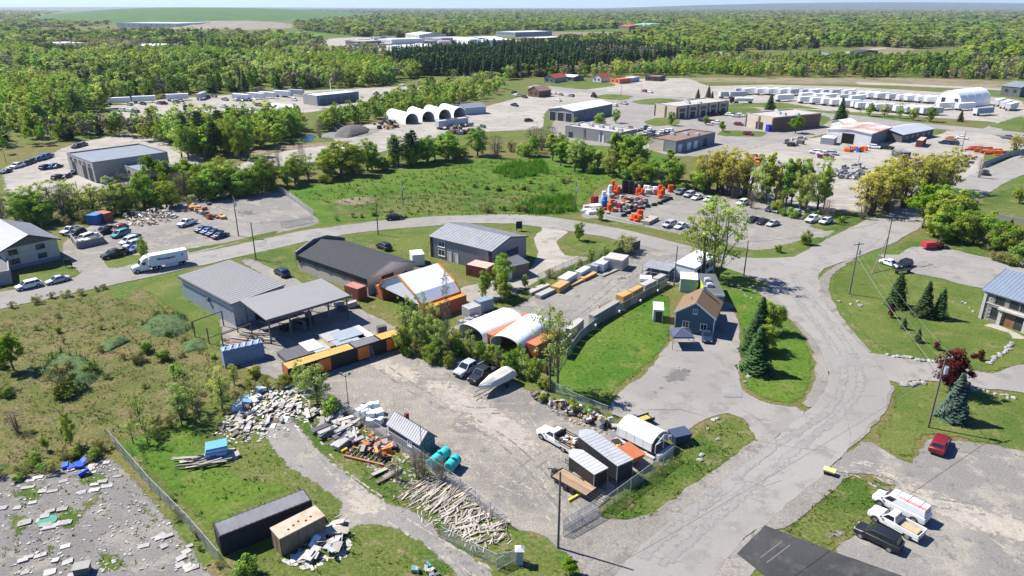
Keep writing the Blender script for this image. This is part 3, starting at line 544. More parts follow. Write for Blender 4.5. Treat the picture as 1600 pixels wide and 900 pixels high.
def track(px, mat, layer, half=.28, gap=1.7, fw=.4, name='tyre_track'):
    P = np.array([G(*q)[:2] for q in px]); C_ = []
    for i in range(len(P) - 1):
        p0, p1, p2, p3 = P[max(0, i - 1)], P[i], P[i + 1], P[min(len(P) - 1, i + 2)]; k = max(3, int(np.hypot(*(p2 - p1)) / 1.5))
        for j in range(k): t = j / k; C_.append(.5 * ((2 * p1) + (-p0 + p2) * t + (2 * p0 - 5 * p1 + 4 * p2 - p3) * t * t + (-p0 + 3 * p1 - 3 * p2 + p3) * t ** 3))
    C_ = np.array(C_); d = np.gradient(C_, axis=0); d /= np.hypot(*d.T)[:, None]; nrm = np.c_[-d[:, 1], d[:, 0]]
    for s in ((-1, 1) if gap else (0,)):
        c = C_ + nrm * s * gap / 2; poly = np.vstack([c + nrm * half, (c - nrm * half)[::-1]]); sheet(name, None, mat, layer, fw, world=poly)
for px in ([(930, 880), (905, 815), (850, 740), (780, 690), (690, 640), (640, 600)], [(960, 870), (920, 800), (870, 720), (830, 670), (810, 640)], [(900, 850), (840, 780), (760, 740), (720, 700)], [(640, 560), (690, 590), (740, 640), (820, 700), (870, 750)], [(560, 600), (620, 640), (700, 660), (780, 650)]): track(px, TRKL, 4.5)
for px in ([(940, 890), (890, 800), (800, 700), (720, 650)], [(600, 575), (650, 610), (720, 640), (800, 640)], [(880, 700), (840, 720), (790, 760), (760, 770)]): track(px, TRKD, 4.6)
for px in ([(1310, 725), (1400, 745), (1500, 800), (1600, 870)], [(1330, 720), (1430, 760), (1460, 830)], [(1320, 730), (1380, 760), (1480, 850)]): track(px, TRKL, 6.5)
for px in ([(1340, 735), (1440, 780), (1560, 800)], [(1480, 860), (1440, 800), (1400, 760)]): track(px, TRKD, 6.6)
for px in ([(500, 720), (580, 785), (680, 850), (780, 910)], [(470, 660), (520, 730), (600, 790)]): track(px, TRKL, 5.4)
for px in ([(1000, 400), (960, 440), (900, 490), (850, 520)], [(1040, 400), (980, 450), (910, 500)]): track(px, TRKD, 4.5)
for px in ([(1110, 330), (1180, 345), (1240, 370)], [(1080, 345), (1160, 365), (1230, 372)], [(330, 320), (380, 335), (440, 330)], [(200, 400), (270, 370), (330, 345)]): track(px, TRKL, 3.4, .35)
for px in ([(1030, 890), (1130, 800), (1230, 715), (1320, 640), (1345, 590), (1320, 535), (1270, 470), (1235, 430)], [(1000, 875), (1095, 790), (1200, 705), (1290, 645), (1318, 590), (1300, 540), (1250, 475), (1215, 435)]): track(px, LANE, 12.2, .9, 0, 1.0, 'wheel_lane')
# the rough field and the debris lots on the left
sheet('field', [(-150, 500), (60, 474), (150, 458), (230, 448), (262, 478), (318, 535), (345, 560), (400, 592), (470, 600), (380, 625), (240, 680), (150, 712), (0, 752), (-150, 760)], FIELD, 1, 3)
for px in ([(215, 505), (260, 490), (290, 500), (300, 520), (250, 530)], [(60, 555), (110, 545), (160, 572), (150, 590), (90, 595)], [(150, 460), (210, 452), (220, 466), (160, 472)], [(150, 530), (195, 520), (205, 530), (160, 545)]):
    sheet('grass', px, LUSH, 2, 4)
sheet('debris_lot', [(170, 690), (250, 670), (360, 615), (440, 598), (500, 625), (560, 662), (640, 718), (700, 764), (790, 824), (880, 870), (900, 910), (860, 940), (400, 940), (330, 870), (250, 780)], ROUGH, 2, 1.5)
sheet('grass', [(180, 690), (300, 650), (330, 690), (380, 740), (500, 760), (530, 800), (480, 770), (400, 790), (330, 840), (290, 810), (230, 745)], LUSH, 3, 3)
sheet('dirt_path', [(430, 640), (470, 660), (505, 700), (545, 735), (600, 775), (660, 800), (720, 850), (790, 900), (800, 940), (730, 930), (690, 885), (640, 845), (580, 822), (540, 835), (500, 830), (530, 790), (500, 770), (440, 730), (410, 690), (400, 660)], GRAV, 4, 1.8)
sheet('worn_track', [(500, 740), (550, 745), (620, 785), (600, 812), (540, 815), (525, 780)], WORN, 5, 3)
sheet('slab_lot', [(-150, 745), (60, 735), (150, 715), (175, 705), (235, 765), (320, 868), (360, 940), (-150, 960)], DARKG, 2, 2)
for px in ([(110, 790), (160, 760), (175, 780), (130, 805)], [(200, 770), (240, 790), (300, 850), (330, 900), (300, 900), (240, 830), (190, 790)], [(0, 770), (60, 750), (90, 765), (40, 800)], [(60, 850), (100, 840), (90, 870), (60, 880)], [(0, 800), (50, 800), (60, 830), (10, 850)], [(70, 790), (140, 785), (130, 830), (80, 835)], [(140, 850), (200, 860), (210, 900), (140, 900)], [(100, 740), (170, 730), (190, 760), (120, 770)]):
    sheet('weed_patch', px, ROUGH, 4, 3)
pond = sheet('pond', [(468, 218), (478, 210), (492, 212), (490, 220), (476, 223)], WATER, 3, 1)
# ---------------------------------------------------------------- building kit
class Fr:
    "rectangle on the ground from three photo pixels A, B (along) and C (depth, seen from A), all at height z"
    def __init__(s, A, B, C, z=0, W=None, L=None):
        a, b, c = G(*A, z), G(*B, z), G(*C, z); u = (b - a); s.L = L or u.length; u.normalize(); n = Vector((-u.y, u.x, 0)); w = (c - a).dot(n)
        s.flip = w < 0; s.W = W or abs(w); o = a
        if s.flip: o = a + u * s.L; u = -u
        s.o = Vector((o.x, o.y, 0)); s.rz = math.atan2(u.y, u.x)
    def ctr(s): c, i = math.cos(s.rz), math.sin(s.rz); return (s.o.x + c * s.L / 2 - i * s.W / 2, s.o.y + i * s.L / 2 + c * s.W / 2)
    def wb(s, wall, t0, t1, z0, z1, d0, d1):
        "box on a wall: t along it (metres from A, or from B for BD), d outward"
        L, Wd = s.L, s.W
        if wall == 'AC' and s.flip or wall == 'BD' and not s.flip: return (L + d0, L + d1, t0, t1, z0, z1)
        if wall in ('AC', 'BD'): return (-d1, -d0, t0, t1, z0, z1)
        if s.flip: t0, t1 = L - t1, L - t0
        return (t0, t1, -d1, -d0, z0, z1) if wall == 'AB' else (t0, t1, Wd + d0, Wd + d1, z0, z1)
    def wl(s, wall): return s.L if wall in ('AB', 'CD') else s.W
GLASS = M('window_glass', (.02, .028, .035), .08, .1, spec=.6); WFR = M('frame_white', (.7, .7, .68), .5, .05); WFRD = M('frame_dark', (.05, .05, .055), .5, .1)
DOORD = M('door_dark', (.035, .037, .042), .6, .15); DOORW = M('door_white', (.6, .6, .58), .5, .05); HVAC = M('hvac_grey', (.4, .41, .42), .5, .12)
EXCL = []
def window(fr, root, wall, t0, t1, z0, z1, fm=None, cross=True, wd=.09):
    fm = fm or WFR; b = MB()
    for q in ((t0, t1, z0, z0 + wd), (t0, t1, z1 - wd, z1), (t0, t0 + wd, z0 + wd, z1 - wd), (t1 - wd, t1, z0 + wd, z1 - wd)): b.box(*fr.wb(wall, *q, .003, .09))
    if cross: b.box(*fr.wb(wall, (t0 + t1) / 2 - .03, (t0 + t1) / 2 + .03, z0 + wd, z1 - wd, .012, .07))
    w = b.obj('window', fm, root); MB().box(*fr.wb(wall, t0 + wd, t1 - wd, z0 + wd, z1 - wd, .004, .03)).obj('pane', GLASS, w)
    MB().box(*fr.wb(wall, t0 - .06, t1 + .06, z0 - .09, z0 - .005, .003, .13)).obj('sill', fm, w)
def door(fr, root, wall, t0, t1, h, mat=None, name='door', slats=0, fm=None):
    b = MB(); mat = mat or DOORD
    if slats:
        k = slats
        for i in range(k): b.box(*fr.wb(wall, t0, t1, .02 + h * i / k, h * (i + 1) / k - .02, .004, .06))
        b.box(*fr.wb(wall, t0, t1, .02, h - .02, .003, .02))
    else: b.box(*fr.wb(wall, t0, t1, .02, h, .003, .05))
    d = b.obj(name, mat, root); e = MB()
    for q in ((t0 - .1, t0 - .005, 0, h + .1), (t1 + .005, t1 + .1, 0, h + .1), (t0 - .004, t1 + .004, h + .005, h + .1)): e.box(*fr.wb(wall, *q, .003, .09))
    e.obj('frame', fm or mat, d)
def building(name, label, cat, fr, h, wall, roofm, roof='flat', rise=1.5, over=.35, ribs=0, ribm=None, fascia=None, group=None, base=None, units=0, shed_to='CD'):
    L, Wd = fr.L, fr.W; root = T(name, label, cat, fr.o, fr.rz, group); EXCL.append((*fr.ctr(), max(L, Wd) * .62 + 3))
    b = MB()
    if roof in ('flat',):
        p = .35; t = .22; b.box(0, L, 0, Wd, 0, h - .25)
        for q in ((0, L, 0, t), (0, L, Wd - t, Wd), (0, t, t, Wd - t), (L - t, L, t, Wd - t)): b.box(*q, h - .25, h + p)
        b.obj('wall', wall, root); MB().box(t, L - t, t, Wd - t, h - .25, h).obj('roof', roofm, root)
        c = MB()
        for q in ((-.06, L + .06, -.06, t + .04), (-.06, L + .06, Wd - t - .04, Wd + .06), (-.06, t + .04, t + .04, Wd - t - .04), (L - t - .04, L + .06, t + .04, Wd - t - .04)): c.box(*q, h + p, h + p + .08)
        c.obj('parapet_cap', fascia or roofm, root)
        for i in range(units):
            x = L * (i + .5) / units; y = Wd * rng.uniform(.35, .65); m = MB(); m.box(x - 1, x + 1, y - .7, y + .7, h + .05, h + 1.0); m.box(x - .6, x + .6, y - .45, y + .45, h + 1.0, h + 1.2); m.obj('air_conditioner', HVAC, root)
    else:
        gx = roof == 'x'                                     # ridge along x
        A, B = (Wd, L) if gx else (L, Wd)
        if roof == 'shed': prof = [(0, 0), (Wd, 0), (Wd, h + (rise if shed_to == 'CD' else 0)), (0, h + (0 if shed_to == 'CD' else rise))]; b.prism(prof, 0, L, 'x'); lines = [((-over, prof[3][1] - over * (prof[2][1] - prof[3][1]) / Wd), (Wd + over, prof[2][1] + over * (prof[2][1] - prof[3][1]) / Wd))]; gx = True; B = L
        else:
            prof = [(0, 0), (A, 0), (A, h), (A / 2, h + rise), (0, h)]; b.prism(prof, 0, B, 'x' if gx else 'y'); s = rise / (A / 2)
            lines = [((-over, h - over * s), (A / 2, h + rise)), ((A / 2, h + rise), (A + over, h - over * s))]
        b.obj('wall', wall, root); th = .14; sides = []
        for (p, q) in lines:
            r = MB(); r.prism([(p[0], p[1] + .01), (q[0], q[1] + .01), (q[0], q[1] + th), (p[0], p[1] + th)], -over, B + over, 'x' if gx else 'y'); ro = r.obj('roof', roofm, root)
            if ribs:
                e = MB(); k = int((B + 2 * over) / ribs)
                for i in range(k + 1):
                    y = -over + .02 + i * (B + 2 * over - .1) / k
                    e.prism([(p[0] + .02, p[1] + th + .003), (q[0] - .02, q[1] + th + .003), (q[0] - .02, q[1] + th + .045), (p[0] + .02, p[1] + th + .045)], y, y + .06, 'x' if gx else 'y')
                tag(e.obj('roof_rib', ribm or roofm, ro), kind='stuff')
        if fascia:
            for (p, q) in lines:
                for y0, y1 in ((-over - .05, -over - .005), (B + over + .005, B + over + .05)):
                    e = MB(); e.prism([(p[0], p[1] - .12), (q[0], q[1] - .12), (q[0], q[1] + th + .03), (p[0], p[1] + th + .03)], y0, y1, 'x' if gx else 'y'); e.obj('fascia', fascia, root)
    if base: 
        e = MB()
        for wl in ('AB', 'AC', 'BD'): e.box(*fr.wb(wl, 0 if wl == 'AB' else .07, fr.wl(wl), 0, base[0], .004, .06))
        e.obj('plinth', base[1], root)
    return root
def ribs_on(fr, root, wall, z0, z1, pitch, mat, d=.05, name='cladding_rib', t0=0.05, t1=None):
    e = MB(); t1 = t1 or fr.wl(wall) - .1; k = int((t1 - t0) / pitch)
    for i in range(k + 1): t = t0 + (t1 - t0) * i / k; e.box(*fr.wb(wall, t, t + .06, z0, z1, .003, d))
    return tag(e.obj(name, mat, root), kind='stuff')

# ---------------------------------------------------------------- near buildings
METAL = M('metal_grey', (.25, .255, .265), .55, .14, .8, metal=.15); METALD = M('metal_dark', (.10, .105, .11), .5, .2, .8); METALB = M('metal_blue_grey', (.33, .36, .395), .5, .1, .6)
METALL = M('metal_light', (.255, .25, .245), .6, .14, .5, col2=(.21, .205, .20)); SHING = M('shingle_black', (.045, .046, .05), .95, .3, 3, bump=.3, bscale=20)
SHTAN = M('shingle_tan', (.235, .15, .088), .95, .25, 2.5, col2=(.175, .115, .07), bump=.3, bscale=18); TEAL = M('siding_teal', (.06, .115, .14), .75, .12, .8); SUNPALE = M('siding_sun_tint', (.50, .52, .52), .8, .1, .8)  # house siding: teal for the shaded front, a paler copy for the sunlit side
BLOCK = M('block_beige', (.42, .375, .32), .9, .16, 1.2, bump=.2); CONC = M('concrete', (.36, .355, .345), .9, .16, 1.2, bump=.2); WHITE = M('paint_white', (.74, .74, .72), .55, .07, 1)
ORANGE = M('paint_orange', (.62, .17, .025), .55, .18, 1.2); RUST = M('rust_orange', (.48, .14, .05), .8, .3, 1.5, col2=(.33, .12, .06)); BLACKP = M('paint_black', (.018, .018, .02), .5, .2)
BROWNP = M('paint_brown', (.27, .10, .07), .6, .18, 1); TARPW = M('tarp_white', (.66, .67, .68), .5, .05, .5); GREYW = M('grey_wall', (.25, .25, .255), .8, .12, .7); TANW = M('panel_tan', (.46, .40, .32), .85, .1, .5)

# metal shed with an open canopy
f = Fr((363, 474), (281, 431), (446, 450), 4.6)
r = building('metal_shed', 'long grey corrugated metal shed joined to an open canopy', 'shed', f, 4.5, METALB, METALL, 'shed', .5, .25, .8, METALL)
ribs_on(f, r, 'AB', .1, 4.2, .45, METALB, .025); ribs_on(f, r, 'BD', .1, 4.2, .45, METALB, .025); ribs_on(f, r, 'AC', .1, 4.3, .45, METALB, .025)
MB().box(*f.wb('AB', -.1, f.L + .1, 4.2, 4.55, .3, .42)).obj('gutter', METALD, r)
door(f, r, 'AC', 4, 8, 3.4, DOORD, 'roller_door', 8); MB().box(*f.wb('AB', 9, 9.7, 2.4, 3.2, .004, .35)).obj('vent', METALD, r)
f = Fr((417, 499), (544, 462), (372, 474), 4.8); r = T('open_canopy', 'flat grey roofed open canopy on steel posts', 'canopy', f.o, f.rz); EXCL.append((*f.ctr(), 18))
MB().prism([(-.3, 4.72), (f.W + .3, 5.05), (f.W + .3, 5.2), (-.3, 4.87)], -.3, f.L + .3, 'x').obj('roof', METALL, r); MB().prism([(-.36, 4.45), (-.31, 4.45), (-.31, 4.9), (-.36, 4.9)], -.3, f.L + .3, 'x').obj('fascia', METALD, r)
for i in range(5):
    x = .3 + (f.L - .6) * i / 4
    for y in (.2, f.W - .3):
        p = MB(); p.box(x - .11, x + .11, y - .11, y + .11, 0, 4.72)
        for s in (-1, 1): p.tube([(x, y, 3.5), (x + s * 1.3, y, 4.7)], .06, 4)
        p.obj('post', METALD, r)
    MB().prism([(.3, 4.5), (f.W - .3, 4.75), (f.W - .3, 4.98), (.3, 4.7)], x - .08, x + .08, 'x').obj('beam', METALD, r)
# black shingled brick building
f = Fr((576, 462), (468, 423), (652, 436)); r = building('brick_building', 'low beige block building with black shingled gable roof', 'building', f, 3.7, BLOCK, SHING, 'x', 2.0, .3, fascia=M('fascia_grey', (.20, .20, .205), .7, .1))
MB().box(*f.wb('AB', 0.05, f.L - .05, 2.0, 3.6, .003, .05)).obj('upper_cladding', M('cladding_dark', (.075, .08, .085), .7, .2), r)
for t in (3, 7, 11.5, 16, 21, 26):
    if t + 1.5 < f.L: window(f, r, 'AB', t, t + 1.3, 2.2, 3.3, WFRD)
door(f, r, 'AC', f.W * .3, f.W * .3 + 3, 3, DOORD, 'roller_door', 6); door(f, r, 'AC', f.W * .75, f.W * .75 + 1.2, 2.2)
s_ = MB(); A = f.W; s_.prism([(-.35, 2.5), (-.35, 4.4), (A * .35, 6.15), (A * .65, 6.15), (A + .35, 4.4), (A + .35, 2.5)], (f.L if not f.flip else -.45) + .02, (f.L if not f.flip else -.45) + .42, 'x'); s_.obj('parapet', METALD, r)
MB().prism([(.5, 3.72), (A - .5, 3.72), (A / 2, 5.6)], *( (-.33, -.31) if not f.flip else (f.L + .31, f.L + .33)), 'x').obj('gable_panel', M('gable_pale', (.42, .42, .41), .8, .08), r)
# grey ribbed metal building
f = Fr((769, 426), (674, 401), (832, 404)); r = building('ribbed_metal_building', 'grey ribbed metal building with low gable roof beside lawn', 'building', f, 5.0, M('clad_grey', (.25, .25, .255), .6, .1, .5), METAL, 'x', 1.5, .35, .9, METALL, WFRD)
ribs_on(f, r, 'AB', .1, 4.9, .45, M('clad_rib', (.28, .28, .285), .6, .1)); ribs_on(f, r, 'AC', .1, 4.9, .45, MATS['clad_rib'])
MB().box(*f.wb('AB', -.15, .9, 0, 4.9, .055, .1)).obj('corner_trim', BLACKP, r); MB().box(*f.wb('AB', f.L - .7, f.L + .1, 0, 4.9, .055, .1)).obj('corner_trim', BLACKP, r)
for z in (.9, 3.0): window(f, r, 'AB', f.L - 4.3, f.L - 2.3, z, z + 1.5, WFR)
for t in (f.L - 6.2, f.L - 8.2): door(f, r, 'AB', t, t + 1, 2.2, DOORW)
door(f, r, 'AC', 5.5, 9.5, 3.4, DOORD, 'roller_door', 8); door(f, r, 'AC', 1.8, 2.9, 2.2, DOORW)
f2 = Fr((826, 430), (800, 436), (812, 414)); building('dark_lean_to', 'small dark roofed storage box against the ribbed metal building', 'shed', f2, 2.8, M('clad_brown', (.16, .13, .10), .8, .2), METALD, 'shed', .5, .2)
# teal house
f = Fr((1056, 487), (1117, 497), (1036, 459), 3.7); r = building('teal_house', 'dark teal gabled house with tan shingle roof', 'house', f, 3.7, TEAL, SHTAN, 'y', 2.35, .3, fascia=WHITE)
MB().box(*f.wb('AC', .05, f.W - .05, .1, 3.5, .004, .05)).obj('sun_tint_siding', SUNPALE, r)  # sunlight on the left wall painted in as a paler siding layer
sid = MB()
for k in range(1, 24): sid.box(*f.wb('AB', .04, f.L - .04, k * .15, k * .15 + .022, .003, .02))
for k in range(1, 23): sid.box(*f.wb('AC', .06, f.W - .06, .1 + k * .15, .12 + k * .15, .052, .068), 1)
tag(sid.obj('siding_board', [TEAL, SUNPALE], r), kind='stuff')
window(f, r, 'AB', f.L * .20, f.L * .20 + 1.15, 1.0, 2.3); window(f, r, 'AB', f.L * .66, f.L * .66 + 1.15, 1.0, 2.3); window(f, r, 'AB', f.L * .44, f.L * .44 + .75, 3.9, 4.8)
for t in (2, 5.5): window(f, r, 'AC', t, t + 1.2, 1.1, 2.4)
for w in ('AB',):
    for t in (-.05, f.L - .1): MB().box(*f.wb(w, t, t + .16, 0, 3.7, .022, .07)).obj('corner_board', WHITE, r)
ch = MB(); ch.box(f.L * .52, f.L * .52 + .5, f.W * .78, f.W * .78 + .5, 5.2, 7.0); ch.obj('chimney', CONC, r); MB().tube([(f.L * .3, f.W * .4, 4.8), (f.L * .3, f.W * .4, 5.9)], .09, 8).obj('vent_pipe', METAL, r)
# things round the house
f = Fr((1116, 481), (1134, 483), (1085, 443), 2.7)
f = Fr((1103, 483), (1129, 484), (1086, 450)); r = building('flat_roof_unit', 'dark flat roofed trailer unit with lime green side panel', 'trailer', f, 3.0, M('unit_grey', (.22, .22, .22), .7, .1), METALD, 'shed', .08, .12); MB().box(*f.wb('AB', -.1, f.L + .1, 2.75, 3.1, .13, .2)).obj('fascia', WHITE, r)
MB().box(*f.wb('AC', .3, f.W * .75, .6, 2.8, .004, .05)).obj('lime_panel', M('lime', (.42, .58, .03), .6, .1), r)
for t in (.35, .6):
    m = MB(); m.cbox((f.L * .3, f.W * t, 3.45), (1.1, 1.1, .8)); m.tube([(f.L * .3, f.W * t, 3.85), (f.L * .3, f.W * t, 3.98)], .42, 12); m.obj('air_conditioner', HVAC, r)
f = Fr((1062, 456), (1088, 458), (1058, 446)); r = building('green_container', 'pale green storage container with white roof behind the teal house', 'container', f, 2.8, M('paint_sage', (.30, .40, .32), .7, .1), WHITE, 'shed', .1, .1)
ribs_on(f, r, 'AB', .2, 2.6, .3, MATS['paint_sage'])
f = Fr((1107, 506), (1121, 507), (1097, 488)); r = building('white_roof_shed', 'small grey shed with rounded white roof beside the house', 'shed', f, 2.3, M('shed_grey', (.17, .17, .18), .7, .1), WHITE, 'y', .6, .15); door(f, r, 'AB', .5, 1.5, 1.9)
f = Fr((1020, 503), (1035, 504), (1018, 492)); r = building('utility_booth', 'small grey booth with dark doorway on the lawn by the house', 'shed', f, 2.4, HVAC, WHITE, 'shed', .15, .1); door(f, r, 'AB', f.L * .3, f.L * .85, 2.0)
f = Fr((1084, 440), (1118, 418), (1060, 428)); r = building('mobile_office', 'long white mobile office trailer with dark window strip by the street', 'trailer', f, 2.9, WHITE, TARPW, 'shed', .15, .12)
for i in range(4): window(f, r, 'AB', 1.2 + i * 2.2, 2.9 + i * 2.2, 1.3, 2.3, WFRD)
# pop-up gazebo
q = [G(1045, 541), G(1071, 549), G(1080, 537), G(1056, 529)]; ctr = sum(q, Vector()) / 4; r = T('gazebo', 'navy pop-up gazebo with open sides beside the house', 'gazebo', ctr)
GZ = M('gazebo_navy', (.055, .07, .12), .8, .15); s = 1.75; zt = 2.3
for x, y in ((-s, -s), (s, -s), (s, s), (-s, s)): MB().box(x - .04, x + .04, y - .04, y + .04, 0, zt).obj('leg', METALD, r)
for i, (a, b) in enumerate((((-s, -s), (s, -s)), ((s, -s), (s, s)), ((s, s), (-s, s)), ((-s, s), (-s, -s)))):
    MB().prism([a, b, (b[0] * 1.01, b[1] * 1.01), (a[0] * 1.01, a[1] * 1.01)], zt - .25, zt).obj('valance', GZ, r)
    m = MB(); m.add([(a[0], a[1], zt + .01), (b[0], b[1], zt + .01), (0, 0, zt + .95), (a[0], a[1], zt - .03), (b[0], b[1], zt - .03), (0, 0, zt + .91)], [(0, 1, 2), (5, 4, 3), (0, 3, 4, 1), (1, 4, 5, 2), (2, 5, 3, 0)]); m.obj('roof_panel', GZ, r)
    MB().tube([(a[0], a[1], zt + .03), (0, 0, zt + .98)], .035, 5).obj('roof_rib', METAL, r)
# stone office on the right
STONE = M('stone_block', (.33, .31, .28), .9, .2, 1.5, col2=(.26, .245, .22), bump=.3, orand=.18); STRIM = M('stone_trim', (.40, .38, .34), .85, .1, 1.5); BLUER = M('roof_blue_grey', (.22, .265, .325), .35, .08, .5, metal=.3)
f = Fr((1529, 496), (1608, 523), (1618, 478), 0, W=13, L=15); r = building('stone_office', 'grey stone two storey office with blue-grey standing seam roof', 'building', f, 5.6, M('mortar', (.20, .19, .175), .95, .1), BLUER, 'x', 2.6, .5, .62, M('seam', (.14, .19, .26), .4, .1), WFRD)
me_b = None; cols = 17; rows = 15
for wl, n in (('AB', cols), ('AC', 6)):
    Lw = f.wl(wl)
    for j in range(rows):
        for i in range(n):
            t0 = (i + (.5 if j % 2 else 0)) * Lw / n + .02; t1 = min(Lw - .01, t0 + Lw / n - .04); z0 = .04 + j * 5.4 / rows; z1 = z0 + 5.4 / rows - .04
            if wl == 'AB' and (1.6 < (t0 + t1) / 2 < 9.6 and (3.55 < z0 < 4.9 or z0 < 2.6) or t0 > Lw - .3): continue
            if t1 - t0 < .15: continue
            MB().box(*f.wb(wl, t0, t1, z0, z1, .003, .05 + rng.uniform(0, .05))).obj('stone', STONE, r)
for t in (2.0, 4.4, 6.2, 8.3): window(f, r, 'AB', t, t + 1.5, 3.6, 5.0, WFRD, wd=.12)
for t in (1.7, 8.1): window(f, r, 'AB', t, t + 1.3, .9, 2.9, WFRD, wd=.12)
door(f, r, 'AB', 4.2, 5.9, 2.3, M('door_wood', (.16, .085, .04), .6, .2), 'door'); door(f, r, 'AB', 6.0, 7.3, 2.3, DOORD, 'door')
for t in (3.2, 7.45): MB().box(*f.wb('AB', t, t + .6, 0, 2.9, .11, .45)).obj('porch_pier', STRIM, r)
MB().box(*f.wb('AB', 3.0, 8.25, 2.9, 3.25, .11, .75)).obj('porch_lintel', STRIM, r)
for z in (3.28, 5.15): MB().box(*f.wb('AB', .6, 12.2, z, z + .22, .11, .17)).obj('string_course', STRIM, r)
for t in (.05, 12.3): MB().box(*f.wb('AB', t, t + .5, 0, 5.4, .11, .3)).obj('downpipe', STRIM, r)
door(f, r, 'AB', 12.9, 14.8, 2.5, DOORD, 'garage_door', 6)
SHEETP = [(1535, 508), (1553, 505), (1585, 518), (1610, 530), (1580, 530), (1576, 521)]
sheet('stone_patio', SHEETP, SAND, 8, .4)
# house at the far left edge
f = Fr((88, 372), (3, 390), (52, 347), 5.0); r = building('beige_office', 'two storey beige office with grey gable roof at street corner', 'building', f, 4.9, BLOCK, METAL, 'y', 2.2, .7, 1.1, METALL, WFRD, base=(.9, M('plinth_blue', (.16, .20, .25), .8, .1)))
for z in (1.3, 3.4):
    for t in (2.6, 8.0): window(f, r, 'AB', t, t + 1.8, z, z + 1.1, WFRD)
door(f, r, 'BD', 2, 3.2, 2.2); door(f, r, 'AC', 3, 6, 3, DOORD, 'roller_door', 6); MB().prism([(.6, 4.93), (f.L - .6, 4.93), (f.L / 2, 6.8)], *((-.06, -.01) if True else (0, 0)), 'y').obj('gable_panel', M('gable_dark', (.11, .10, .09), .8, .2), r)
f = Fr((20, 443), (-20, 450), (12, 418)); building('low_flat_annex', 'low grey annex with pale roof at left edge below the office', 'shed', f, 2.6, GREYW, SAND, 'flat')

# ---------------------------------------------------------------- containers, tents and small sheds
def container(label, fr, h, body, roofm=None, doors=0, doorm=None, group=None, name='shipping_container', z=0, pitch=.3):
    L, Wd = fr.L, fr.W; r = T(name, label, 'container', (fr.o.x, fr.o.y, z), fr.rz, group); EXCL.append((*fr.ctr(), 5))
    MB().box(.05, L - .05, .05, Wd - .05, .1, h - .08).obj('body', body, r)
    b = MB(); k = int(L / pitch)
    for i in range(k):
        x = .12 + (L - .24) * i / k
        for y0, y1 in ((.0, .05), (Wd - .05, Wd)): b.box(x, x + pitch * .5, y0 + (.003 if y0 == 0 else 0), y1 - (.003 if y0 else 0), .18, h - .18)
    k2 = max(3, int(Wd / pitch))
    for i in range(k2):
        y = .12 + (Wd - .3) * i / k2; b.box(L - .05, L - .004, y, y + pitch * .5, .18, h - .18); b.box(.004, .05, y, y + pitch * .5, .18, h - .18)
    tag(b.obj('corrugation', body, r), kind='stuff'); e = MB()
    for x in (0, L - .12):
        for y in (0, Wd - .12): e.box(x, x + .12, y, y + .12, 0, h)
    for y in (0, Wd - .12): e.box(.12, L - .12, y, y + .12, h - .15, h); e.box(.12, L - .12, y, y + .12, 0, .15)
    for x in (0, L - .12): e.box(x, x + .12, .12, Wd - .12, h - .15, h); e.box(x, x + .12, .12, Wd - .12, 0, .15)
    e.obj('frame', body, r); q = MB(); q.box(.13, L - .13, .13, Wd - .13, h - .07, h - .02)
    for i in range(int(L / .6)): x = .2 + i * .6; q.box(x, x + .25, .14, Wd - .14, h - .02, h + .015)
    q.obj('roof', roofm or body, r)
    if doors == 'end':
        for s in (0, 1): d = MB().box(-.06, -.002, .1 + s * (Wd / 2 - .08), Wd / 2 - .02 + s * (Wd / 2 - .08), .15, h - .15).obj('door', doorm or body, r); MB().tube([(-.09, .4 + s * (Wd - .8), .3), (-.09, .4 + s * (Wd - .8), h - .3)], .025, 5).obj('lock_bar', METAL, d)
    return r
# the row of black containers with orange doors
p0, p1, p2 = G(450, 577, 2.6), G(628, 521, 2.6), G(608, 516, 2.6); d = p1 - p0; Lr = d.length; rz = math.atan2(d.y, d.x)
ORTOP = M('paint_amber', (.50, .28, .075), .6, .15, 1.0); CBLK = M('paint_charcoal', (.022, .022, .025), .5, .2); GREYTOP = M('roof_slate', (.14, .14, .155), .6, .12)
for i, (t0, t1, rm, lb, dr) in enumerate(((0, .565, ORTOP, 'black container with amber roof and orange doors at fence corner', [.52]), (.567, .80, GREYTOP, 'black container with slate grey roof in middle of row', [.30]), (.802, 1, ORTOP, 'shorter black container with amber roof at row end under trees', [.5]))):
    a = p0 + d * t0; L = Lr * (t1 - t0) - .05
    fr = Fr.__new__(Fr); fr.o = Vector((a.x, a.y, 0)); fr.L = L; fr.W = 2.45; fr.rz = rz; fr.flip = False
    r = container(lb, fr, 2.6, CBLK, rm, group='black containers in a row')
    for q in dr:
        w = 2.1 if i != 0 or q > .1 else 1.9; c_ = min(L - 1.3, max(1.2, L * q))
        dm = MB().box(c_ - w / 2, c_ + w / 2, -.09, -.003, .25, 2.4).obj('door', ORANGE, r); MB().box(c_ - .02, c_ + .02, -.12, -.092, .3, 2.35).obj('lock_bar', METALD, dm)
    if i == 0: MB().box(-.06, -.003, .1, 2.35, .1, 2.5).obj('end_door', RUST, r)
ld = T('stepladder', 'grey stepladder leaning against black containers', 'ladder', p0 + d * .715 + Vector((0, -.9, -2.6)), rz)
for x in (-.3, .3): MB().tube([(x * 1.5, -.35, 0), (x, .55, 2.35)], .04, 5).obj('rail', METAL, ld)
for k in range(7): z = .3 + k * .3; y = -.35 + .9 * z / 2.35; MB().box(-.4, .4, y - .04, y + .04, z, z + .04).obj('rung', METAL, ld)
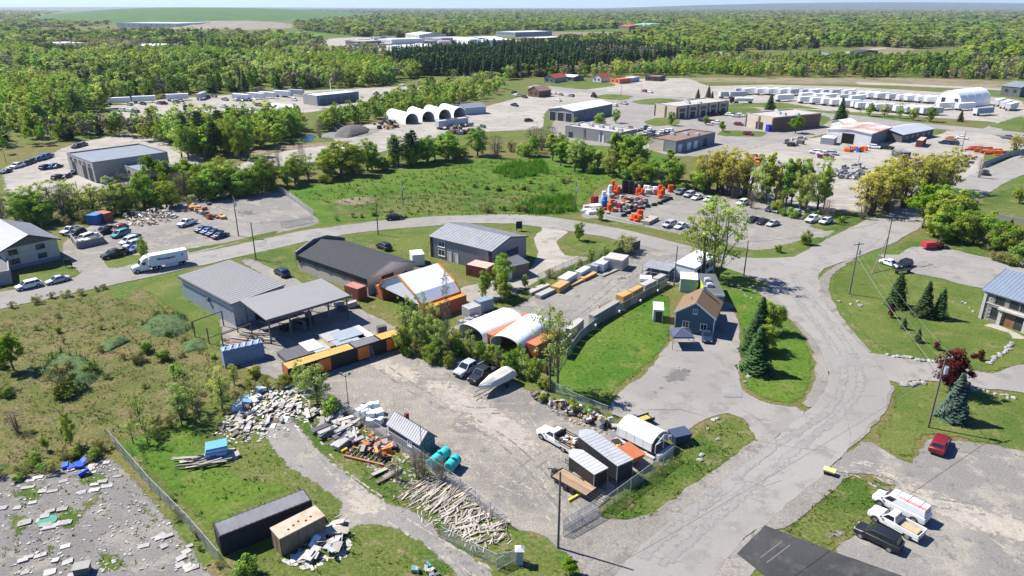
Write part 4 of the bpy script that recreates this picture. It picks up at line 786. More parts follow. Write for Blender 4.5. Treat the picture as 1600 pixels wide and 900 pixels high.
# slabs and sheets stacked behind the row
fr0 = Fr((468, 566), (545, 548), (462, 556)); SLABM = [M('sheet_pale', (.30, .31, .31), .6, .12), M('sheet_blue', (.24, .28, .33), .6, .12), M('sheet_dark', (.085, .085, .095), .7, .2), M('sheet_ochre', (.28, .20, .10), .7, .2), M('sheet_white', (.5, .5, .5), .5, .08)]
for i, (x, y, w, dd, hh, mi, lb) in enumerate(((466, 556, 5.5, 4, 1.3, 2, 'dark slate covered stack behind the amber roof'), (487, 547, 2.6, 4, 1.5, 4, 'white lidded stack beside the dark slate stack'), (499, 549, 2.6, 3.6, 1.35, 0, 'pale grey stack behind the container row'), (513, 541, 2.6, 3.6, 1.2, 3, 'ochre plywood stack behind the container row'), (521, 531, 3.6, 3.4, 1.4, 0, 'wide pale stack nearest the canopy'), (533, 538, 3.0, 3.2, 1.3, 1, 'bluish sheet stack behind the slate roof'), (543, 529, 4.6, 3.6, 1.5, 1, 'large bluish sheet stack near middle of the row'), (556, 533, 4.2, 3.0, 1.2, 0, 'pale stack touching the slate roofed container'), (562, 526, 2.0, 4.4, 1.2, 3, 'narrow brown stack by the white plank'), (568, 524, 1.2, 5.4, 1.3, 4, 'long white plank stack at the right end'))):
    o = T('material_stack', lb, 'stack', G(x, y), rz, 'stacks behind the black containers')
    hh *= .6; MB().box(-w / 2, w / 2, -dd / 2, dd / 2, .12, hh).obj('load', SLABM[mi], o); MB().box(-w / 2 - .06, w / 2 + .06, -dd / 2 - .06, dd / 2 + .06, hh + .003, hh + .07).obj('lid', SLABM[mi], o)
    for s in (-.35, 0, .35): MB().box(-w / 2, w / 2, dd * s - .06, dd * s + .06, 0, .118).obj('runner', SLABM[3], o)
# brown container by the brick building
container('rusty brown shipping container beside the brick building', Fr((560, 471), (539, 464), (574, 465)), 2.6, BROWNP, M('brown_roof', (.42, .18, .14), .7, .15), 'end')
container('rust red container with pale roof beside ribbed metal building', Fr((760, 437), (728, 430), (763, 426)), 2.5, M('rust_red', (.17, .065, .045), .7, .25), M('roof_pink', (.50, .36, .31), .8, .15), 'end')
container('white storage cube by the ribbed metal building', Fr((788, 440), (800, 436), (784, 432)), 2.3, WHITE)
container('small white cabin on wheels behind the brick building', Fr((645, 416), (664, 414), (641, 408)), 2.6, WHITE)
# big tent on orange containers
f = Fr((656, 476), (592, 446), (722, 455), 3.0); L, Wd = f.L, f.W; r = T('tent_shelter', 'white fabric tent shelter with orange trim on containers', 'tent', f.o, f.rz); EXCL.append((*f.ctr(), 16))
gx = False; ap = 7.0; e = 3.0
b = MB(); ring = lambda y, i: [(i, y, 2.62), (i, y, e), (L * .12 + i * .5, y, 4.6), (L / 2, y, ap - i), (L * .88 - i * .5, y, 4.6), (L - i, y, e), (L - i, y, 2.62)]
o_, i_ = ring(0, 0), ring(Wd, 0); n = len(o_)
b.add(o_ + i_ + ring(0, .06) + ring(Wd, .06), [(j, j + 1, j + 1 + n, j + n) for j in range(n - 1)] + [(j + 3 * n, j + 1 + 3 * n, j + 1 + 2 * n, j + 2 * n) for j in range(n - 1)] + [(j, j + 2 * n, j + 1 + 2 * n, j + 1) for j in range(n - 1)] + [(j + n, j + 1 + n, j + 1 + 3 * n, j + 3 * n) for j in range(n - 1)]); b.obj('roof_fabric', TARPW, r)
MB().prism([(.1, 2.7), (L - .1, 2.7), (L - .1, 3.0), (L * .88 - .08, 4.55), (L / 2, ap - .1), (L * .12 + .08, 4.55), (.1, 3.0)], .25, .3, 'y').obj('gable_fabric', TARPW, r)
for y in (-.12, Wd - .35):
    m = MB(); P = [(p[0], y, p[2]) for p in o_]
    for a, c in zip(P, P[1:]): a = Vector(a); c = Vector(c); nn_ = Vector((-(c - a).z, 0, (c - a).x)).normalized() * .07; nn_ = -nn_ if nn_.z < 0 and abs(nn_.x) < .05 else nn_; q = [a - nn_, c - nn_, c + nn_, a + nn_]; m.hexa([Vector((v.x, y, v.z)) for v in q], [Vector((v.x, y + .35, v.z)) for v in q])
    m.obj('trim', M('trim_orange', (.58, .22, .03), .6, .15), r)
for sx in (-.08, L - .12): MB().box(sx, sx + .2, .4, Wd - .4, 2.64, 3.0).obj('trim', MATS['trim_orange'], r)
for sx, lb in ((0, 'orange container under left side of the white tent'), (1, 'orange container under right side of the white tent')):
    fr = Fr.__new__(Fr); c, i = math.cos(f.rz), math.sin(f.rz); x = L + 1.6 if sx else .9; fr.o = Vector((f.o.x + c * x - i * .2, f.o.y + i * x + c * .2, 0)); fr.L = Wd - .2; fr.W = 2.45; fr.rz = f.rz + pi / 2; fr.flip = False; container(lb, fr, 2.6, RUST, M('trim_orange', (0, 0, 0)), 'end', group='orange containers under the tents')
# two arched shelters on orange containers
def arch(name, label, fr, z0, rise, mat, group=None, endm=None, segs=14, hoops=0, cat='shelter', open_front=True, doors=0, th=.08):
    "barrel shelter; the arch spans x, the barrel runs along y"
    L, Wd = fr.L, fr.W; r = T(name, label, cat, fr.o, fr.rz, group); EXCL.append((*fr.ctr(), max(L, Wd) * .6 + 2)); P = [(L / 2 - L / 2 * math.cos(pi * k / segs), z0 + rise * math.sin(pi * k / segs) ** .85) for k in range(segs + 1)]
    Q = [(L / 2 + (x - L / 2) * (1 - th / L * 2), z0 + (z - z0) * (1 - th / rise)) for x, z in P]; MB().prism(P + Q[::-1], 0, Wd, 'y').obj('cover', mat, r, smooth=35)
    if endm: MB().prism(Q, Wd - .2, Wd - .12, 'y').obj('end_wall', endm, r)
    if not open_front: MB().prism(Q, .12, .2, 'y').obj('end_wall', endm or mat, r)
    for i in range(hoops):
        y = .05 + (Wd - .3) * i / max(1, hoops - 1); K = [(L / 2 + (x - L / 2) * 1.006, z0 + (z - z0) * 1.01 + .003) for x, z in P]; J = [(L / 2 + (x - L / 2) * 1.016, z0 + (z - z0) * 1.025 + .01) for x, z in P]; MB().prism(J + K[::-1], y, y + .1, 'y').obj('hoop', mat, r)
    for i in range(doors):
        x = L * (.22 + .5 * i) ; MB().box(x, x + L * .14, -.01, .115, 0, z0 + rise * .5).obj('door', DOORD, r)
    if z0 > .2:
        for x in (0, L - .1): MB().box(x, x + .1, 0, Wd, 0, z0 - .003).obj('side_wall', endm or mat, r)
    return r
f1 = Fr((717, 513), (755, 530), (772, 484), 1.8); arch('arched_shelter', 'white barrel roofed shelter left of its twin beside orange container', f1, 1.8, 1.5, TARPW, 'arched white shelters', None, hoops=6)
f2 = Fr((766, 534), (812, 547), (824, 501), 1.8); arch('arched_shelter', 'white barrel roofed shelter behind the tall sparse tree', f2, 1.8, 1.7, TARPW, 'arched white shelters', None, hoops=6)
container('orange container between the two arched shelters', Fr((757, 540), (770, 545), (808, 503)), 2.5, M('orange_brick', (.42, .11, .05), .7, .2), M('orange_top', (.58, .17, .07), .7, .15), 'end')
container('rust orange container beside the tall sparse tree', Fr((822, 556), (837, 562), (862, 533)), 2.5, RUST, M('orange_top', (0, 0, 0)), 'end')
for A, B, C, lb, m in (((733, 500), (722, 494), (745, 490), 'grey crate block left of the arched shelters', CONC), ((750, 489), (741, 484), (763, 478), 'pale blue crate block behind the left arched shelter', SLABM[1])): container(lb, Fr(A, B, C), 2.2, m)
# blue-grey silage-like wrapped stack
f = Fr((352, 575), (415, 560), (349, 566)); r = T('covered_stack', 'long blue-grey tarp covered stack beside the canopy', 'tarp', f.o, f.rz); sk = []
TBL = M('tarp_blue_grey', (.17, .22, .30), .6, .15, 1.5)
for k in range(19):
    x = f.L * k / 18; bul = .12 * abs(math.sin(k * pi / 3)); w = 2.3; sk.append([(x, -.05, 0), (x, -.05 - bul * .3, 2.0), (x, .35, 2.75 + bul), (x, w - .3, 2.75 + bul), (x, w, 2.0), (x, w, 0)])
MB().loft(sk).obj('tarp', TBL, r, smooth=50); TGL = M('tarp_ridge', (.34, .38, .45), .6, .12)
for k in range(6): x = f.L * (k + .5) / 6; MB().tube([(x - .3, .35, 2.78), (x, 1.1, 2.98), (x + .3, 1.95, 2.8)], .13, 6).obj('fold', TGL, r, smooth=60)
# open timber rack by the canopy
f = Fr((350, 548), (395, 530), (344, 512)); r = T('timber_rack', 'open steel rack frame loaded with planks by the canopy', 'rack', f.o, f.rz)
for x in (0, f.L):
    for y in (0, f.W * .5, f.W): MB().box(x - .08, x + .08, y - .08, y + .08, 0, 3.0).obj('post', M('steel_brown', (.09, .06, .05), .8, .2), r)
for y in (0, f.W): MB().box(0, f.L, y - .07, y + .07, 2.9, 3.05).obj('beam', MATS['steel_brown'], r)
# dark container and tan container at the bottom
f = Fr((345, 866), (487, 797), (333, 829)); f = Fr((343, 838), (487, 781), (333, 818), 2.7)
container('long charcoal container with weathered roof on the grass', f, 2.7, M('charcoal_side', (.028, .028, .034), .7, .25), M('roof_ash', (.15, .148, .16), .8, .16, .6, bump=.2), 'end')
f = Fr((437, 842), (507, 806), (425, 825), 2.4); r = building('plywood_cabin', 'weathered tan plywood cabin with pale roof beside charcoal container', 'cabin', f, 2.3, M('ply_worn', (.17, .125, .085), .9, .3, 1.2, stretch=(3, 3, .4)), M('roof_ply', (.52, .45, .36), .9, .2, .9, col2=(.36, .28, .19)), 'shed', .08, .06)
ribs_on(f, r, 'AB', .05, 2.2, 1.0, MATS['ply_worn'], .03, 'batten'); ribs_on(f, r, 'AC', .05, 2.2, .8, MATS['ply_worn'], .03, 'batten')
for k in range(5): MB().tube([(f.L * (.25 + .13 * k), f.W * (.3 + .1 * (k % 3)), 2.42), (f.L * (.25 + .13 * k), f.W * (.3 + .1 * (k % 3)), 2.5)], .13, 8).obj('roof_puck', BLACKP, r)
# small ridged shed at the fence
f = Fr((657, 716), (608, 684), (680, 703)); r = building('garden_shed', 'small blue-grey garden shed with silver roof against the fence', 'shed', f, 2.2, M('shed_blue', (.12, .155, .17), .8, .15), M('tin_roof', (.33, .335, .345), .6, .15), 'x', 1.2, .2, .42, METALL, METALD)
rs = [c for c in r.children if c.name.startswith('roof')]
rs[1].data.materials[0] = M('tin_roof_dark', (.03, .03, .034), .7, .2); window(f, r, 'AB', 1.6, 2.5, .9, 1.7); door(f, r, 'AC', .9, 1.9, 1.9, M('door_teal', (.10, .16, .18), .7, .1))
MB().box(f.L * .25, f.L * .25 + .45, f.W * .6, f.W * .6 + .45, 2.6, 3.9).obj('chimney', M('chimney_red', (.22, .04, .04), .8, .2), r)
# white tarp garage on block wall
f = Fr((1030, 722), (1046, 704), (960, 690)); f = Fr((1024, 718), (1050, 700), (963, 686)); L, Wd = f.L, f.W
r = T('tarp_garage', 'white ribbed tarp garage with open end on concrete blocks', 'tent', f.o, f.rz); EXCL.append((*f.ctr(), 5))
def grow(sc, z0=.75): return [(L / 2 - L / 2 * sc, z0), (L / 2 - L / 2 * sc, 2.0 * sc), (L / 2 - L * .36 * sc, 2.45 * sc), (L / 2 - L * .12 * sc, 2.85 * sc), (L / 2 + L * .12 * sc, 2.85 * sc), (L / 2 + L * .36 * sc, 2.45 * sc), (L / 2 + L / 2 * sc, 2.0 * sc), (L / 2 + L / 2 * sc, z0)]
MB().prism(grow(1) + grow(.98)[::-1], .7, Wd, 'y').obj('cover', TARPW, r); MB().prism(grow(.975), Wd - .1, Wd - .03, 'y').obj('end_wall', TARPW, r)
for k in range(5): y = .75 + (Wd - .95) * k / 4; MB().prism(grow(1.012) + grow(1.002)[::-1], y, y + .1, 'y').obj('hoop', TARPW, r)
for x in (.1, L * .5, L - .1): MB().tube([(x, .2, .75), (x, .2, 2.0 if x != L * .5 else 2.8)], .045, 6).obj('end_pole', WHITE, r)
for a, b_ in (((.1, 2.0), (L * .5, 2.8)), ((L * .5, 2.8), (L - .1, 2.0)), ((.1, 2.0), (L - .1, 2.0))): MB().tube([(a[0], .2, a[1]), (b_[0], .2, b_[1])], .04, 6).obj('end_brace', WHITE, r)
for side, n in ((0, 5), (1, 5), (2, 8)):
    for k in range(n):
        for z in (0, 1):
            if side == 2: MB().box(-.5 if side else 0, -.02, k * Wd / n + .01, (k + 1) * Wd / n - .01, z * .37 + .005, z * .37 + .365).obj('concrete_block', CONC, r) if z == 0 else None
            elif side == 0: MB().box(k * L / n + .01, (k + 1) * L / n - .01, -.5, -.02, z * .37 + .005, z * .37 + .365).obj('concrete_block', CONC, r)
# ---------------------------------------------------------------- far buildings
def win_row(f, r, wall, n, z0, z1, w, t0=None, t1=None, fm=None):
    Lw = f.wl(wall); t0 = t0 if t0 is not None else Lw * .06; t1 = t1 if t1 is not None else Lw * .94
    for i in range(n): c = t0 + (t1 - t0) * (i + .5) / n; window(f, r, wall, c - w / 2, c + w / 2, z0, z1, fm or WFRD, cross=False)
SLATE = M('roof_slate_blue', (.17, .19, .215), .6, .14, .3); ROOFG = M('roof_gravel', (.36, .33, .30), .9, .15, .4); ROOFB = M('roof_brown', (.19, .125, .10), .9, .2, .4); WALLG = M('wall_grey', (.30, .29, .28), .85, .1, .3)
WALLD = M('wall_dark', (.10, .105, .11), .8, .12, .3); ROOFW = M('roof_white', (.66, .64, .61), .7, .1, .2); WALLW = M('wall_white', (.62, .61, .59), .8, .08, .3); BRICKB = M('brick_brown', (.15, .10, .08), .9, .15)
f = Fr((144, 255), (104, 240), (274, 242), 6.6); r = building('large_workshop', 'large grey workshop with slate flat roof in the scrap yard', 'building', f, 6.5, M('wall_taupe', (.30, .28, .255), .85, .1, .3), SLATE, 'flat')
for t in (.08, .3, .72): door(f, r, 'AB', f.L * t, f.L * t + 3, 4.5, DOORD, 'roller_door', 6)
win_row(f, r, 'AB', 5, 5.0, 5.9, 1.6)
f = Fr((225, 271), (177, 253), (285, 264), 4.5); r = building('workshop_annex', 'lower grey annex beside the large workshop', 'building', f, 4.4, MATS['wall_taupe'], SLATE, 'flat'); win_row(f, r, 'AB', 3, 2.4, 3.6, 1.8); win_row(f, r, 'AC', 3, 1.4, 3.0, 2.4)
f = Fr((495, 150), (473, 147), (558, 143), 5.6); r = building('truck_garage', 'grey garage with pale roof and blue long side in trailer yard', 'building', f, 5.4, M('wall_blue', (.16, .20, .25), .8, .1, .3), ROOFW, 'flat'); MB().box(*f.wb('AB', 0, f.L, .1, 5.5, .004, .08)).obj('pale_cladding', WALLG, r)
for i in range(5): door(f, r, 'AC', f.W * (.06 + .18 * i), f.W * (.06 + .18 * i) + 4, 3.6, M('door_steel', (.10, .12, .14), .6, .1), 'roller_door', 5)
MB().tube([(f.L * .5, f.W * .5, 5.4), (f.L * .5, f.W * .5, 13)], .18, 6).obj('flagpole', WHITE, r)
TOP5 = [(634, 194.5, 654, 192.5, 603, 186), (660, 190.5, 679, 189, 629, 182.5), (686, 187, 705, 185.5, 655, 179.5), (709, 184, 728, 182.5, 680, 177)]
for i, q in enumerate(TOP5):
    f = Fr(q[:2], q[2:4], q[4:6]); arch('fabric_shelter', ('leftmost white barrel shelter in the depot row with dark mouth', 'second white barrel shelter from left in the depot row', 'third white barrel shelter from left in the depot row', 'rightmost white barrel shelter in the depot row by the blue shed')[i], f, 1.0, 4.0, TARPW, 'white barrel shelters in the depot', TARPW, hoops=4)
f = Fr((727, 180), (712, 176), (750, 175), 0); building('blue_shed', 'blue-grey gabled shed beside the white barrel shelters', 'shed', f, 3.6, M('wall_pale_blue', (.32, .38, .45), .8, .1), SLATE, 'y', 1.6, .3)
f = Fr((896, 191.5), (857, 187), (949, 178)); r = building('three_bay_garage', 'white roofed garage with three dark bay doors', 'building', f, 5.6, WALLG, ROOFW, 'y', 1.3, .3, fascia=WHITE)
for t in (.05, .37, .69): door(f, r, 'AB', f.L * t + .3, f.L * t + .3 + f.L * .24, 4.3, DOORD, 'roller_door', 7, WHITE)
MB().box(*f.wb('AC', .05, f.W - .05, .1, 5.4, .004, .06)).obj('side_cladding', M('clad_steel', (.15, .165, .185), .7, .1), r); win_row(f, r, 'AC', 6, 3.4, 4.4, 2.0)
f = Fr((1057, 186.5), (1022, 181), (1113, 173)); r = building('tan_unit_building', 'tan two storey unit building with dark pilasters, farthest of the tan pair', 'building', f, 6.2, TANW, ROOFG, 'flat', units=4)
def pilasters(f, r, wall, n, h, mat):
    for i in range(n): t = f.wl(wall) * i / (n - 1); MB().box(*f.wb(wall, max(.02, t - .5), min(f.wl(wall) - .02, t + .5), 0, h - .02, .004, .25)).obj('pilaster', mat, r)
pilasters(f, r, 'AB', 3, 6.1, BRICKB); pilasters(f, r, 'AC', 6, 6.1, BRICKB)
for i in range(5): t = f.W * (i + .5) / 5; window(f, r, 'AC', t - 2.2, t + 2.2, 3.6, 5.2, WFRD); door(f, r, 'AC', t - 1.6, t + 1.6, 2.8, DOORD, 'shop_door')
f = Fr((968, 226.5), (883, 214), (999, 221)); r = building('long_grey_unit', 'long low grey block building with rooftop units', 'building', f, 4.8, M('wall_block_grey', (.22, .215, .215), .9, .1, .3), ROOFG, 'flat', fascia=ROOFW, units=5)
for t in (.32, .62): MB().box(*f.wb('AB', f.L * t, f.L * t + .8, 0, 4.7, .004, .15)).obj('pilaster', WALLD, r)
door(f, r, 'AB', f.L * .28, f.L * .28 + 2.6, 3, DOORW); door(f, r, 'AB', f.L * .86, f.L * .86 + 2, 2.4, DOORD); door(f, r, 'AC', 2, 4.4, 3, DOORW)
f = Fr((1055, 239.5), (1014, 233), (1128, 226)); r = building('brown_roof_unit', 'low unit building with flat brown roof behind the drum lot', 'building', f, 4.4, M('wall_steel_grey', (.18, .185, .195), .85, .1, .3), ROOFB, 'flat', units=3)
MB().box(*f.wb('AB', f.L * .45, f.L - .05, .1, 4.3, .004, .1)).obj('tan_panel', TANW, r)
for t in (.06, .28, .45, .7): door(f, r, 'AC', f.W * t, f.W * t + 2.6, 3, DOORW if t < .5 else DOORD)
f = Fr((1206, 206), (1164, 198), (1261, 195)); r = building('tan_unit_building', 'tan and dark unit building beside the bright round tree', 'building', f, 6.2, TANW, ROOFG, 'flat', units=5)
pilasters(f, r, 'AB', 3, 6.1, BRICKB); MB().box(*f.wb('AC', .05, f.W - .05, 0, 6.1, .004, .12)).obj('dark_side', BRICKB, r); door(f, r, 'AB', f.L * .35, f.L * .6, 3.4, DOORD, 'roller_door', 5)
MB().box(*f.wb('AB', f.L * .03, f.L * .14, 0, 3.2, .26, 1.8)).obj('blue_bin', M('bin_blue', (.02, .04, .40), .5, .1), r)
f = Fr((1359, 229), (1290, 220.5), (1392, 218)); r = building('rusty_roof_workshop', 'white workshop with rust stained roof and dark doorway', 'building', f, 5.2, WALLW, M('roof_rust_wash', (.40, .26, .20), .8, .2, .15, col2=(.55, .48, .43)), 'y', 1.0, .3, fascia=WHITE)
door(f, r, 'AB', f.L * .38, f.L * .64, 4.2, M('opening', (.008, .008, .01), .9), 'roller_door', 8); MB().box(*f.wb('AC', .05, f.W - .05, .1, 5.1, .004, .06)).obj('side_cladding', M('clad_steel', (0, 0, 0)), r)
f = Fr((1408, 223), (1360, 216), (1449, 212)); r = building('grey_roof_office', 'low office with broad blue-grey roof beside the rusty workshop', 'building', f, 3.4, WALLD, M('roof_office', (.33, .35, .39), .7, .08, .2), 'y', 1.5, .5); win_row(f, r, 'AC', 5, 1.2, 2.6, 2.0); window(f, r, 'AB', f.L * .6, f.L * .8, 1, 2.6, WFR)
f = Fr((1318, 203), (1298, 200), (1328, 199)); building('small_white_roof_shed', 'small shed with white gable roof behind the rusty workshop', 'shed', f, 3, WALLW, ROOFW, 'y', 1.2, .3)
f = Fr((1460, 165), (1500, 169.5), (1492, 158)); arch('dome_warehouse', 'big white barrel roofed warehouse among the trailers', f, 1.0, 8.2, TARPW, None, TARPW, open_front=False, doors=2, hoops=5, cat='warehouse')
SMALL = [  # A, B, C (ground), h, wall, roof, type, rise, name, label, cat
    ((1592, 152), (1562, 149), (1600, 146), 6, WALLD, SLATE, 'x', 2.5, 'house', 'dark house with grey hip roof at the right edge beyond trailers', 'house'),
    ((1285, 96), (1267, 95), (1296, 92), 5, WALLD, SLATE, 'x', 2.5, 'house', 'new dark house with white front in the far clearing', 'house'),
    ((1345, 88), (1327, 87), (1350, 85), 4.5, WALLD, SHING, 'x', 2, 'house', 'black sided house in the far clearing, right of the white fronted one', 'house'),
    ((1130, 91), (1107, 90), (1137, 88), 4, WALLW, SLATE, 'x', 2, 'house', 'white bungalow in the far meadow before the wood', 'house'),
    ((866, 130), (850, 129), (872, 126), 3.5, WALLG, M('roof_red', (.30, .07, .04), .8, .15), 'y', 2.5, 'house', 'small house with red roof left of the long farm shed', 'house'),
    ((939, 129), (926, 128), (945, 126), 3.5, WALLW, M('roof_red', (0, 0, 0)), 'y', 2.5, 'house', 'small house with red roof right of the long farm shed', 'house'),
    ((896, 127), (873, 125), (898, 124), 3, WALLD, ROOFW, 'x', 1.2, 'farm_shed', 'long low farm shed between the red roofed houses', 'shed'),
    ((842, 152.5), (825, 150.5), (850, 149), 4, M('wall_log', (.14, .09, .06), .9), M('roof_log', (.22, .15, .11), .9), 'y', 2.6, 'log_house', 'brown log house at the corner of the depot car park', 'house'),
    ((968, 131), (953, 129), (972, 128), 3, M('wall_orange', (.5, .14, .05), .7), M('wall_orange', (0, 0, 0)), 'flat', 0, 'orange_shed', 'orange shed at the far edge of the lorry park', 'shed'),
    ((985, 129), (970, 128), (990, 126), 3, M('wall_pale_blue', (0, 0, 0)), ROOFW, 'flat', 0, 'blue_shed', 'pale blue shed beside the orange shed', 'shed'),
    ((1030, 127), (1008, 126), (1031, 123.5), 3, BRICKB, ROOFB, 'flat', 0, 'brown_shed', 'brown shed at the far edge of the lorry park', 'shed'),
    ((100, 78.5), (66, 76), (126, 76), 8, WALLG, ROOFW, 'flat', 0, 'warehouse', 'grey warehouse at far left among trees', 'warehouse'),
    ((240, 78), (207, 77), (247, 74), 5, WALLW, ROOFW, 'x', 1.2, 'warehouse', 'low white warehouse at far left among trees', 'warehouse'),
    ((275, 43.5), (183, 42.5), (279, 41), 11, WALLW, M('roof_pale_blue', (.45, .52, .60), .7), 'flat', 0, 'warehouse', 'very long white warehouse below the green landfill hill', 'warehouse'),
    ((612, 69.5), (592, 68), (640, 66), 7, WALLW, ROOFW, 'flat', 0, 'warehouse', 'small white warehouse left of the industrial estate', 'warehouse'),
    ((646, 82), (604, 78.5), (652, 76), 6, WALLW, ROOFW, 'flat', 0, 'warehouse', 'white warehouse nearest the dark pine wood', 'warehouse'),
    ((655, 62), (634, 60), (663, 58), 8, WALLW, TARPW, 'x', 3, 'warehouse', 'tall white gabled warehouse mid estate', 'warehouse'),
    ((690, 66), (664, 64), (700, 62), 6, WALLG, ROOFG, 'flat', 0, 'warehouse', 'grey warehouse mid estate', 'warehouse'),
    ((735, 72), (708, 68), (760, 70), 9, WALLW, ROOFW, 'flat', 0, 'warehouse', 'bright white warehouse beside the blue fronted one', 'warehouse'),
    ((800, 73), (757, 73.5), (805, 66), 9, M('wall_sky_blue', (.42, .56, .70), .7), ROOFW, 'flat', 0, 'warehouse', 'blue fronted warehouse above the pine wood', 'warehouse'),
    ((805, 57.5), (775, 56), (848, 55), 8, M('wall_slate', (.22, .26, .32), .8), ROOFW, 'flat', 0, 'warehouse', 'slate grey warehouse farthest in the estate', 'warehouse'),
    ((838, 66), (815, 65), (842, 62), 6, WALLD, ROOFW, 'flat', 0, 'warehouse', 'low dark warehouse right of the blue fronted one', 'warehouse'),
    ((1008, 45.5), (982, 44.5), (1009, 43), 8, WALLW, M('roof_teal', (.18, .42, .45), .6), 'x', 5, 'barn', 'teal roofed barn far off in the woods', 'barn'),
    ((983, 46), (968, 45), (985, 44), 7, BRICKB, M('roof_red', (0, 0, 0)), 'x', 4, 'barn', 'red roofed barn far off beside the teal one', 'barn'),
    ((560, 72), (540, 70), (566, 68), 6, WALLD, ROOFG, 'flat', 0, 'warehouse', 'dark warehouse at left of the industrial estate', 'warehouse'),
    ((420, 92), (395, 89), (432, 88), 4, WALLW, ROOFG, 'x', 1.6, 'house', 'pale house among trees above the leafy belt', 'house'),
    ((487, 91), (470, 89), (492, 88), 4, WALLW, ROOFW, 'x', 1.6, 'house', 'white house at the edge of the leafy belt', 'house'),
    ((430, 172), (0, 0), (0, 0), 0, None, None, '', 0, '', '', '')][:-1]
for A, B, C, h, w, rf, ty, rise, nm, lb, ct in SMALL:
    f = Fr(A, B, C); r = building(nm, lb, ct, f, h, w, rf, ty, rise, .3)
    if f.L > 6: win_row(f, r, 'AB', max(2, min(9, int(f.L / 6))), h * .45, h * .75, min(2.2, f.L / 6)) 
f = Fr((452, 178), (430, 174), (472, 172)); arch('fabric_shelter', 'white barrel shelter at the near edge of the trailer yard', Fr((458, 178), (470, 176), (430, 172)), .6, 3.6, TARPW, None, TARPW, hoops=3)
container('rust red container beside the grey roof office', Fr((1440, 230.5), (1430, 229.5), (1457, 226)), 2.8, M('rust_red', (0, 0, 0)), MATS['roof_pink'], 'end')
container('grey container with white tarp by the rusty workshop', Fr((1302, 227), (1281, 225), (1306, 223)), 2.8, HVAC, WHITE)
container('dark open bin in the contractor yard by yellow willows', Fr((1422, 248), (1405, 248), (1422, 243)), 2.4, M('bin_grey', (.09, .10, .115), .7), SLATE)
container('blue container beside the orange one in the junk lot', Fr((152, 352), (136, 351), (150, 344)), 2.6, M('paint_blue', (.03, .12, .32), .6, .15), M('blue_top', (.08, .22, .45), .6))
container('orange topped container in the junk lot', Fr((165, 349), (150, 346), (160, 342)), 2.6, M('brown_side', (.20, .07, .04), .7), M('orange_top', (0, 0, 0)))
container('long white container on the depot ground beyond tall pines', Fr((563, 246), (523, 241), (565, 243.5)), 2.6, HVAC, TARPW)

# ---------------------------------------------------------------- vehicles
TYRE = M('tyre', (.02, .02, .021), .9, .1); RIM = M('rim', (.35, .35, .36), .35, .05, metal=.7); LAMP = M('headlight', (.75, .77, .8), .1, 0, spec=.8); TAIL = M('taillight', (.35, .01, .01), .2, 0); TRIM = M('trim_black', (.025, .025, .027), .6, .1); CGLASS = M('car_glass', (.012, .017, .022), .05, 0, spec=.8)
def paint(nm, c, orand=0): return M('paint_' + nm, c, .42, .04, 2, spec=.4, coat=.15)
PC = {k: paint('car_' + k, c) for k, c in dict(white=(.64, .64, .63), silver=(.36, .37, .38), grey=(.14, .145, .15), black=(.014, .015, .017), navy=(.016, .028, .07), blue=(.03, .08, .26), red=(.16, .008, .014), darkred=(.12, .01, .014), teal=(.05, .25, .27), tan=(.33, .28, .2), orange=(.55, .16, .02), yellow=(.65, .42, .02), green=(.03, .12, .06)).items()}
DIM = {'sedan': (4.7, .91, .62, .92, 1.42), 'suv': (4.75, .95, .86, 1.08, 1.70), 'pickup': (5.6, 1.0, .82, 1.18, 1.88), 'crewcab': (5.9, 1.0, .82, 1.18, 1.9), 'van': (5.9, 1.0, .95, 1.25, 2.10), 'minivan': (5.0, .97, .75, 1.1, 1.75)}
